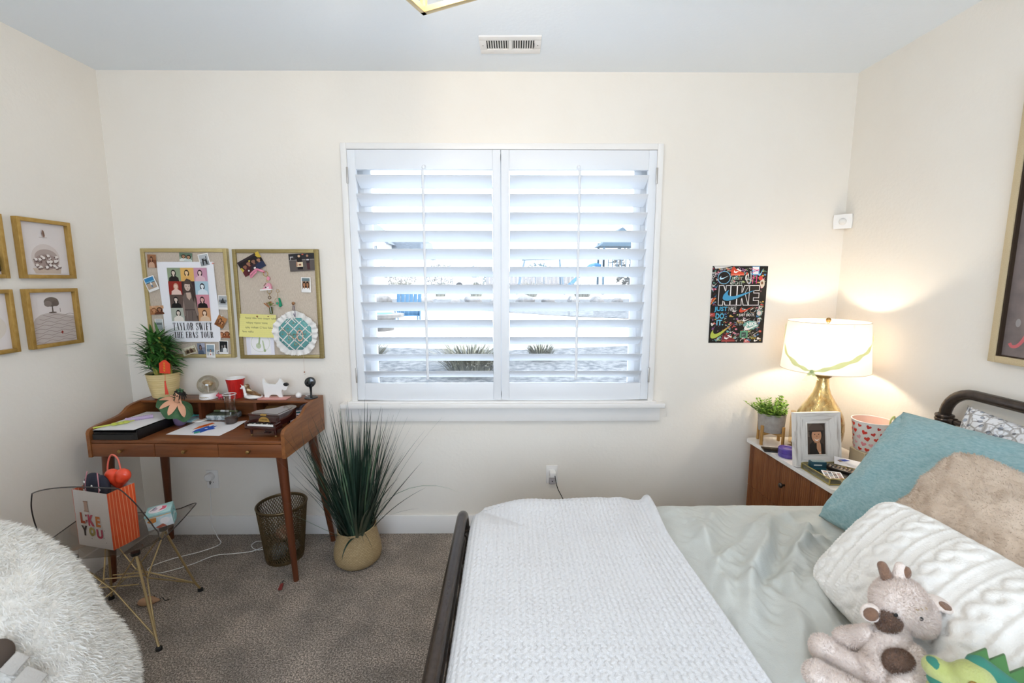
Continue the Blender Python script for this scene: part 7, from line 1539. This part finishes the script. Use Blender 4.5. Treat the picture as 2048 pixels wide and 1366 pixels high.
pillow('cable_knit_pillow', 'long cream cable knit pillow lying in front of the other pillows', (1.090, .906, .772), (.015, -1, .0), (.66, .03, .74), .92, .385, .165, M_cab, (230, 110), lambda x, y: cable(x, y)*.78, .02, .10, seed=4, wr=.004)
# ---------------------------------------------------------------- plush toys on the bed
M_cow = mat('cream_plush', '#efe2d9', .95, col2='#e6d6ca', scale=12, bump=.55, bscale=230, sheen=.4, spec=.1); M_brn = mat('brown_plush', '#8a6b57', .95, col2='#7a5c4a', scale=20, bump=.5, bscale=230, sheen=.3, spec=.1)
pl_ = thing('plush_cow', 'cream plush cow with brown patches sitting against the knitted pillow', 'plush toy', (.86, .94, ZM+.043))
O = Vector((.86, .94, ZM+.035)); q = lambda x, y, z: Vector((x, y, z))-O
hx, hy, hz = .932, .985, .812
face = R3(.35, .15, .55)
def limb(name, parts, m, par, n_, sd):
    o_ = blob(name, parts, m, .0045, 6, par); tufts('plush_pile', o_, m, n_, .0062, .0011, o_, .1, sd, None, .5); return o_
limb('torso', [('e', q(.886, .945, .712), (.050, .045, .066), R3(0, .25, .3)), ('e', q(.868, .935, .678), (.054, .050, .040)), ('c', q(.896, .955, .745), q(.915, .970, .775), .032, .030)], M_cow, pl_, 12000, 4)
limb('head', [('e', q(hx, hy, hz+.004), (.060, .054, .060), face), ('e', q(hx+.026, hy-.020, hz-.022), (.046, .042, .036), face), ('e', q(hx+.036, hy-.016, hz-.010), (.036, .036, .036))], M_cow, pl_, 13000, 5)
limb('arm', [('c', q(.862, .972, .738), q(.848, 1.016, .690), .023, .027), ('e', q(.846, 1.020, .684), (.028, .029, .027))], M_cow, pl_, 5000, 6)
limb('arm', [('c', q(.912, .916, .735), q(.872, .876, .700), .026, .030), ('e', q(.868, .872, .694), (.033, .033, .030))], M_cow, pl_, 5000, 7)
limb('leg', [('c', q(.850, .915, .668), q(.796, 1.004, .662), .028, .028), ('e', q(.788, 1.016, .664), (.032, .032, .032))], M_cow, pl_, 7000, 8)
limb('leg', [('c', q(.800, .868, .660), q(.736, .942, .656), .028, .027), ('e', q(.728, .950, .656), (.030, .030, .030))], M_cow, pl_, 7000, 9)
def patch(name, c, rad, rot=None):
    o_ = blob(name, [('e', c, rad, rot or face)], M_brn, .004, 3, pl_); tufts('patch_pile', o_, M_brn, 5000, .0055, .0011, o_, .1, 6, None, .5)
patch('eye_patch', q(hx-.046, hy-.030, hz-.022), (.024, .022, .028), R3(.3, .6, .5)); patch('chest_patch', q(.868, .900, .735), (.030, .022, .028), R3(.4, .3, .2))
patch('tail_tip', q(.815, .965, .640), (.014, .012, .020), R3(.4, .5, 0))
def ear(c, d, L, wd, name):
    d = Vector(d).normalized(); e1 = d.to_track_quat('Z', 'Y').to_matrix()
    o_ = blob(name, [('e', Vector(c)+d*L*.5, (wd, wd*.45, L*.62), e1)], M_cow, .0035, 3, pl_)
    blob('inner_ear', [('e', Vector(c)+d*L*.55+Vector((-.004, -.006, .002)), (wd*.72, wd*.38, L*.45), e1)], M_brn, .0035, 3, o_)
ear(q(hx+.062, hy-.004, hz+.014), (.70, -.30, -.18), .050, .028, 'ear'); 
ear(q(hx-.058, hy-.004, hz-.004), (-.55, -.25, -.4), .040, .022, 'ear')
blob('horn', [('c', q(hx-.018, hy+.018, hz+.052), q(hx-.030, hy+.022, hz+.082), .014, .011)], M_brn, .003, 3, pl_); blob('horn', [('c', q(hx+.004, hy+.012, hz+.056), q(hx+.008, hy+.016, hz+.084), .015, .011)], M_cow, .003, 3, pl_); blob('horn_cap', [('e', q(hx+.016, hy+.008, hz+.074), (.011, .011, .016))], M_brn, .003, 3, pl_)
mb = MB(); mb.ell(q(hx+.004, hy-.056, hz+.004), (.0045, .003, .0045), M_dark, n=10, k=8); mb.ell(q(hx-.046, hy-.046, hz+.006), (.0045, .003, .0045), M_dark, n=10, k=8); mb.build('eyes', pl_)
mb = MB(); M_st = ink('#b39a72')
for k in range(3): mb.tube([q(hx-.010+.010*k, hy-.054-.001*k, hz+.028+.002*k), q(hx-.006+.010*k, hy-.056, hz+.024+.002*k)], .0011, M_st, 5)
mb.build('stitching', pl_)
# dragon
M_lime2 = mat('lime_plush', '#a9ae66', .9, col2='#bcbf84', scale=14, bump=.4, bscale=220, sheen=.3, spec=.1); M_dgr = mat('emerald_felt', '#2c7462', .85, sheen=.2); M_leaf = mat('forest_felt', '#44703a', .85, sheen=.2); M_blu = mat('blue_felt', '#1f4f6a', .85)
dr_ = thing('plush_dragon', 'lime green plush dragon with emerald spikes in the corner of the bed', 'plush toy', (.937, .790, ZM+.050)); O2 = Vector((.93, .80, ZM+.035)); q2 = lambda x, y, z: Vector((x, y, z))-O2
b2_ = [('e', q2(.915, .800, .765), (.052, .046, .046)), ('c', q2(.885, .815, .770), q2(.862, .833, .788), .030, .022), ('e', q2(.905, .800, .800), (.036, .030, .026)), ('c', q2(.93, .79, .75), q2(.985, .75, .68), .046, .060), ('e', q2(.985, .74, .685), (.068, .070, .060)), ('e', q2(.868, .815, .752), (.030, .026, .018)), ('c', q2(.95, .80, .70), q2(.90, .84, .655), .030, .028), ('c', q2(.98, .70, .67), q2(.90, .68, .655), .032, .028)]
dgn = blob('body', b2_, M_lime2, .005, 7, dr_)
blob('nose_patch', [('e', q2(.857, .832, .790), (.014, .018, .020))], M_dgr, .0035, 3, dr_); blob('mouth', [('e', q2(.870, .818, .768), (.030, .026, .012))], M_dgr, .0035, 3, dr_)
blob('mane', [('c', q2(.922, .808, .815), q2(.975, .775, .775), .020, .024)], M_dgr, .004, 4, dr_)
for k, (x, y, z, s) in enumerate(((.928, .812, .832, .030), (.951, .800, .826, .034), (.974, .784, .812, .034), (.994, .766, .792, .034))):
    mb = MB(); d = Vector((.62, -.45, -.25)).normalized(); up = Vector((.2, .25, 1)).normalized(); n_ = d.cross(up).normalized(); c = q2(x, y, z)-up*.012
    for s_ in (1,): 
        pts = [c-d*s*.62, c+d*s*.55, c+up*s*1.05+d*s*.25]
        mb.rings([[p-n_*.004 for p in pts], [p+n_*.004 for p in pts]], M_leaf)
    mb.build('spike', dr_, sharp=30)
for sx in (0, 1):
    p0 = q2(.884+.05*sx, .778-.012*sx, .800)
    mb = MB(); mb.ell(p0, (.0085, .007, .0085), mat('amber_eye', '#8a6a24', .15, coat=.6), n=14, k=10); mb.ell(p0+Vector((-.003, -.006, .002)), (.004, .003, .004), M_dark, n=10, k=8); mb.build('eye', dr_)
blob('wing', [('e', q2(.975, .700, .745), (.030, .045, .010), R3(.2, .3, .4))], mat('pale_lime_felt', '#c3c886', .9), .004, 3, dr_); blob('collar', [('e', q2(.925, .775, .728), (.046, .040, .012), R3(.5, .3, 0))], M_blu, .004, 3, dr_)
# ---------------------------------------------------------------- white faux fur saucer chair
fc = thing('fur_chair', 'white faux fur saucer chair in the near corner beside the clear shell chair', 'chair', (-1.45, .98, 0))
M_fur = mat('white_faux_fur', '#e6e2db', .95, col2='#dcd7ce', scale=5, bump=.4, bscale=90, sheen=.35, spec=.1); M_furt = mat('white_fur_fibre', '#ebe8e2', .9, spec=.1, sheen=.3)
def furdish():
    # thick rounded dish, opening up and away from the camera
    parts = [('e', (0, 0, .565), (.405, .245, .425), R3(-.30, 0, .12)), ('e', (.06, .02, .47), (.385, .30, .33), R3(-.2, 0, .1)), ('e', (-.10, .16, .34), (.36, .36, .14))]
    return blob('padded_shell', parts, M_fur, .016, 10, fc)
fs = furdish()
tufts('fur', fs, M_furt, 120000, .025, .0017, fc, .36, 3, (.16, -.10, 0), .5, keep=lambda P, N: np.where((P[:, 2] > .12), 1.0, .05))
mb = MB(); M_leg = mat('black_chair_tube', '#1d1d1f', .4, .5)
for s in (-1, 1):
    mb = MB(); mb.tube([(s*.30, -.22, .010), (s*.10, .0, .22), (-s*.02, .12, .30)], .011, M_leg, 10); mb.build('leg', fc); mb = MB(); mb.tube([(s*.30, .34, .010), (s*.12, .12, .20), (s*.0, -.02, .26)], .011, M_leg, 10); mb.build('leg', fc)
M_web = mat('grey_webbing', '#a9a39b', .8, bump=.3, bscale=200)
for x, y, z, w_, h_ in ((.350, -.062, .738, .040, .030), (.372, -.072, .690, .066, .048)):
    n_ = Vector((.66, -.56, .50)).normalized(); R_ = n_.to_track_quat('Z', 'Y').to_matrix() @ Matrix.Rotation(math.radians(38), 3, 'Z')
    mb = MB(); mb.box((x, y, z), (w_, h_, .008), M_web, .003, R_); mb.build('strap', fc)
mb = MB(); mb.ell((.318, -.062, .762), (.012, .026, .034), mat('dark_hollow_lining', '#4a3d33', .9), R3(z=-.7)); mb.build('strap_slot', fc)
# ---------------------------------------------------------------- outdoors beyond the window, blue-grey tints in the colours imitate glare
gz = lambda y: .12+.028*max(0, y-3)
M_snow = mat('bright_ground', '#d8d6d2', .9, col2='#c8c4be', scale=.6, spec=.1); M_mulch = mat('dry_mulch', '#383b3e', .95, col2='#6d6d6c', scale=9, bump=.6, bscale=20); M_dry = mat('dry_ornamental_grass', '#5d5c52', .95, col2='#84806f', scale=14, stretch=(1, 1, .2)); M_rock = mat('pale_boulder', '#7d7a77', .9, col2='#5b5855', scale=3, bump=.5, bscale=5)
P = [[(x, y, gz(y)) for x in (-120, -30, -10, 0, 10, 30, 120)] for y in (2.9, 6, 12, 20, 30, 42, 70, 140)]
mb = MB(); mb.grid(P, M_snow); struct(mb.build('ground', sharp=None), 'bright pale ground outside')
def patchground(name, label, pts, m, up=.015):
    mb = MB(); mb.poly([(x, y, gz(y)+up) for x, y in pts], m); o = mb.build(name, sharp=None); o['kind'] = 'structure'; o['label'] = label
patchground('path', 'mulch bed below the window', [(-8, 3.0), (8, 3.0), (9, 9.2), (3, 9.0), (0, 8.4), (-3, 8.8), (-8, 8.6)], M_mulch)
patchground('path', 'dark planted strip beyond the pale walk', [(-30, 17), (-2, 17.0), (2.2, 14.2), (6, 13.0), (30, 13), (30, 22), (-30, 22.5)], M_mulch)
rnd = random.Random(77)
def grassclump(x, y, r, h, label, group, n=170, m=M_dry):
    L = MB(); z = gz(y)
    for k in range(n):
        az = rnd.uniform(0, 2*PI); rr_ = r*.35*math.sqrt(rnd.random()); ln = h*rnd.uniform(.7, 1.1); p = Vector((rr_*math.cos(az), rr_*math.sin(az), 0)); i = L.mi(m); hd = Vector((math.cos(az), math.sin(az), 0)); an = rnd.uniform(.02, .5)*(r/h); s = Vector((-hd.y, hd.x, 0)); pr = None; w = .012*h/.5
        for j in range(5):
            ww = w*(1-j/4.4); row = (L.v(p-s*ww), L.v(p+s*ww))
            if pr: L.bm.faces.new((pr[0], pr[1], row[1], row[0])).material_index = i
            pr = row; p = p+(hd*math.sin(an)+Vector((0, 0, math.cos(an))))*ln/4; an += .28
    L.keep = True; o = L.build('ornamental_grass', M=Matrix.Translation((x, y, z)), sharp=None); tag(o, label, 'grass', group, 'thing')
grassclump(-.55, 6.6, .95, .62, 'wide dry grass clump just outside, nearest the tilt rod', 'dry grass clumps outside the window', 420)
grassclump(-2.03, 6.5, .34, .62, 'narrow dry grass clump at the edge of the window view near the desk', 'dry grass clumps outside the window', 260)
grassclump(.55, 7.6, .5, .42, 'low dry grass clump outside the shutter nearer the poster', 'dry grass clumps outside the window', 260)
for k, (x, y, r, h) in enumerate(((-7.6, 24.5, .9, 1.05), (-5.6, 24.6, .9, 1.05), (-3.6, 24.4, .7, .95), (-1.7, 24.4, .9, 1.0), (1.2, 24.0, .9, .95), (3.9, 24.0, 1.2, 1.0))):
    lab = ['dry cut grass clump at the house end of the boulder row', 'dry cut grass clump second from the house', 'dry cut grass clump behind the tilt rod of the panel near the corkboards', 'dry cut grass clump left of the centre stiles', 'round dry grass clump right of the centre stiles', 'widest round dry grass clump in front of the playset'][k]
    grassclump(x, y, r, h, lab, 'grass clumps beyond the boulders', 200)
for k in range(15):
    x = -8.5+1.02*k+rnd.uniform(-.2, .2); y = 19.4+rnd.uniform(-.5, .5); s = rnd.uniform(.34, .47)
    mb = MB(); mb.ell((0, 0, s*.32), (s, s*.7, s*.62), M_rock, R3(0, rnd.uniform(-.4, .4), rnd.uniform(0, 3)), 16, 10)
    for v in mb.bm.verts: v.co *= 1+.28*noise.noise(v.co*2.2+Vector((k*3.1, 0, 0)))
    tag(mb.build('boulder', M=Matrix.Translation((x, y, gz(y)-.05)), sharp=25), 'pale boulder in the row across the yard outside', 'boulder', 'row of boulders across the yard')
M_siding = mat('white_siding', '#d6d5d3', .8); M_roof = mat('grey_shingles', '#565d64', .9, col2='#6d737a', scale=3, stretch=(1, 1, 8)); M_wg = mat('house_window_glass', '#3c4a56', .3); M_fen = mat('weathered_fence', '#6f6a68', .9, col2='#86817e', scale=3, stretch=(8, 1, .4))
hs_ = thing('house', 'white two storey house with grey roof seen through the window', 'house', (-11.6, 40, gz(40)))
mb = MB(); mb.b2((-4, 0, 0), (1.1, 7, 3.6), M_siding); mb.prism([(-4, 3.6), (1.1, 3.6), (-1.4, 5.6)], 0, 7, M_siding, axis='y'); mb.b2((1.1, 2.5, 0), (4.0, 7, 2.4), M_siding); mb.build('walls', hs_)
mb = MB(); mb.prism([(.8, 2.4), (4.3, 2.4), (3.9, 4.1), (1.1, 4.1)], 2.0, 7.2, M_roof, axis='y'); mb.prism([(-4.3, 3.5), (-4.0, 3.5), (-1.4, 5.6), (1.2, 3.5), (1.5, 3.5), (-1.4, 5.9)], -.3, 7.3, M_roof, axis='y'); mb.build('roof', hs_)
for x, z, w_, h_ in ((-.75, 3.05, .26, .5), (-.1, 3.05, .22, .6), (.2, 3.05, .22, .6), (.75, 1.35, .45, .5), (1.35+.02, 1.35, .45, .5)):
    mb = MB(); y = -.02 if x < 1.1 else 2.48; mb.box((x, y, z), (w_, .06, h_), M_wg); f = mb.build('window', hs_); mb = MB(); mb.box((x, y-.04, z), (.03, .02, h_), M_siding); mb.box((x, y-.04, z), (w_, .02, .03), M_siding); mb.build('muntin', f)
def bushy(name, label, cat, x, y, rx, ry, h, m, n, group=None, trunk=False):
    t = thing(name, label, cat, (x, y, gz(y)), 0, group); L = MB(); i = L.mi(m)
    for k in range(n):
        a, u = rnd.uniform(0, 2*PI), rnd.uniform(-1, 1); r_ = rnd.uniform(.55, 1)**.5; c = Vector((rx*r_*math.cos(a)*math.sqrt(1-u*u), ry*r_*math.sin(a)*math.sqrt(1-u*u), h*.5+h*.5*u*r_)); s = h*rnd.uniform(.03, .07); d1 = Vector((rnd.gauss(0, 1), rnd.gauss(0, 1), rnd.gauss(0, 1))).normalized(); d2 = d1.orthogonal().normalized()
        L.bm.faces.new((L.v(c-d1*s), L.v(c+d2*s*.6), L.v(c+d1*s), L.v(c-d2*s*.6))).material_index = i
    L.keep = True; L.build('branches', t, sharp=None)
    mb = MB(); mb.cyl((0, 0, 0), (0, 0, h*.5), h*.03+.02, M_trunk, h*.02, 8); mb.build('trunk', t)
M_trunk = mat('grey_bark', '#5a5552', .9); M_twig = mat('bare_twigs', '#5d5b58', .95, col2='#7c7a76', scale=4); M_everg = mat('glare_tinted_evergreen', '#33454a', .95, col2='#4c5e60', scale=5)
for k, (x, y, rx, h, m, lab) in enumerate(((-7.9, 34, 1.2, 1.5, M_twig, 'bare hedge shrub beside the white house'), (-5.3, 36.5, 1.4, 1.8, M_twig, 'bare hedge shrub left of the parked vehicles'), (-2.4, 37, 1.1, 1.7, M_everg, 'dark evergreen shrub behind the parked vehicles'), (8.6, 30.5, 1.8, 4.0, M_twig, 'tall bare shrub behind the playset tower'), (12.8, 30.5, 2.0, 3.6, M_twig, 'tall bare shrub at the far edge of the yard'), (2.4, 36, 1.2, 1.9, M_everg, 'loose evergreen tree near the swing frame'))):
    bushy('shrub', lab, 'shrub', x, y, rx, 1.0, h, m, 500, 'shrubs beyond the yard')
fe = thing('wooden_fence', 'grey board fence across the far side of the yard', 'fence', (1.4, 33, gz(33)))
mb = MB()
for k in range(22): mb.b2((-3.0+.29*k, 0, 0), (-3.0+.29*k+.27, .05, 1.25), M_fen)
mb.build('board_panel', fe); mb = MB(); mb.b2((-3, .05, .3), (3.4, .09, .4), M_fen); mb.b2((-3, .05, .95), (3.4, .09, 1.05), M_fen); mb.build('rail', fe)
vh = thing('parked_van', 'white van parked far across the yard', 'van', (-3.0, 33.0, gz(33)))
M_van = mat('white_van_paint', '#dcdde0', .4)
mb = MB(); mb.prism([(-.9, .25), (1.1, .25), (1.1, .75), (.75, .8), (.55, 1.25), (-.9, 1.25)], 0, 1.2, M_van, axis='y'); mb.build('van_body', vh); mb = MB(); mb.prism([(.58, .8), (.78, .8), (.56, 1.18), (.40, 1.18), (.40, .8)], -.01, .02, M_wg, axis='y'); mb.build('side_window', vh)
for x in (-.5, .7): mb = MB(); mb.cyl((x, -.03, .24), (x, .2, .24), .24, M_dark, n=16); mb.build('wheel', vh)
M_play = mat('glare_tinted_timber', '#4f5f6a', .8); M_slide = mat('blue_slide_plastic', '#3a6f98', .4); M_tarp = mat('pale_canopy', '#c3ccd2', .8)
ps_ = thing('playset', 'wooden playset tower with slide and swing frame outside the window', 'playset', (6.4, 26, gz(26)))
mb = MB()
for x in (-1.0, 1.0):
    for y in (0, 1.6): mb.b2((x-.06, y-.06, 0), (x+.06, y+.06, 3.0), M_play)
mb.build('tower_posts', ps_); mb = MB(); mb.b2((-1.1, -.1, 1.4), (1.1, 1.7, 1.5), M_play); mb.build('deck', ps_)
mb = MB(); mb.prism([(-1.3, 2.7), (1.3, 2.7), (.0, 3.75)], -.1, 1.7, M_play, axis='y'); mb.build('roof', ps_)
mb = MB()
for k in range(9): mb.b2((-1.0+.25*k-.03, -.06, 1.5), (-1.0+.25*k+.03, -.01, 2.2), M_play)
mb.b2((-1.05, -.07, 2.2), (1.05, .0, 2.3), M_play); mb.build('railing', ps_)
mb = MB(); pth = smooth_path([(-1.1, .4, 1.55), (-1.6, .4, 1.60), (-2.2, .4, 1.1), (-3.0, .4, .35), (-3.6, .4, .18)], 5); i = mb.mi(M_slide); pr = None
for p in pth:
    row = [mb.v((p.x, p.y-.32, p.z+.16)), mb.v((p.x, p.y-.25, p.z)), mb.v((p.x, p.y+.25, p.z)), mb.v((p.x, p.y+.32, p.z+.16))]
    if pr: [mb.bm.faces.new((pr[k], pr[k+1], row[k+1], row[k])) for k in range(3)]
    pr = row
o = mb.build('slide', ps_, sharp=None); bake(o, ('SOLIDIFY', dict(thickness=.04)))
mb = MB(); mb.tube([(-1, .8, 2.1), (-5.6, .8, 2.0)], .07, M_play, 8)
for s in (-.8, .8): mb.tube([(-5.4, .8, 2.05), (-5.9, .8+s, 0)], .06, M_play, 8); mb.tube([(-3.4, .8, 2.05), (-3.2, .8+s*1.2, 0)], .05, M_play, 8)
mb.build('swing_frame', ps_); mb = MB()
for x in (-4.8, -4.3): mb.tube([(x, .8, 2.05), (x, .8, .5)], .02, M_play, 6)
mb.b2((-4.85, .65, .46), (-4.25, .95, .5), M_slide); mb.build('swing', ps_)
mb = MB(); [mb.b2((1.2+.0, .2, .3*k), (1.8-.06*k, .9, .3*k+.06), M_play) for k in range(5)]; mb.build('ladder', ps_)
# garden chairs
M_adi = mat('blue_grey_slats', '#456a86', .6)
def adirondack(x, y, a, label):
    t = thing('garden_chair', label, 'chair', (x, y, gz(y)), a, 'slatted garden chairs on the pale terrace')
    mb = MB()
    for k in range(6): mb.box((-.28+.11*k, .30, .62), (.095, .025, .75), M_adi, .004, R3(x=-.35))
    mb.build('backrest', t); mb = MB()
    for k in range(5): mb.box((0, -.25+.11*k, .36-.028*k), (.56, .095, .025), M_adi, .004, R3(x=-.2))
    mb.build('seat', t)
    for s in (-1, 1):
        mb = MB(); mb.box((s*.36, .02, .56), (.13, .72, .025), M_adi, .004); mb.build('armrest', t); mb = MB(); mb.box((s*.31, -.28, .275), (.03, .10, .55), M_adi, .004); mb.build('leg', t); mb = MB(); mb.box((s*.29, .24, .28), (.03, .10, .56), M_adi, .004); mb.build('leg', t)
adirondack(-2.75, 12.5, math.radians(200), 'blue grey slatted garden chair behind the tilt rod outside'); adirondack(-3.62, 9.9, math.radians(105), 'blue grey garden chair at the window edge nearest the desk')
fp = thing('fire_table', 'low pale round fire table between the garden chairs', 'table', (-3.15, 11.3, gz(11.3))); mb = MB(); mb.lathe([(.30, 0), (.34, .30), (.55, .32), (.56, .40), (.30, .41)], M_rock, n=30); mb.build('table_body', fp); mb = MB(); mb.lathe([(.29, .411), (.25, .43), (.0005, .43)], M_adi, n=24, cap1=False); mb.build('burner_cover', fp)
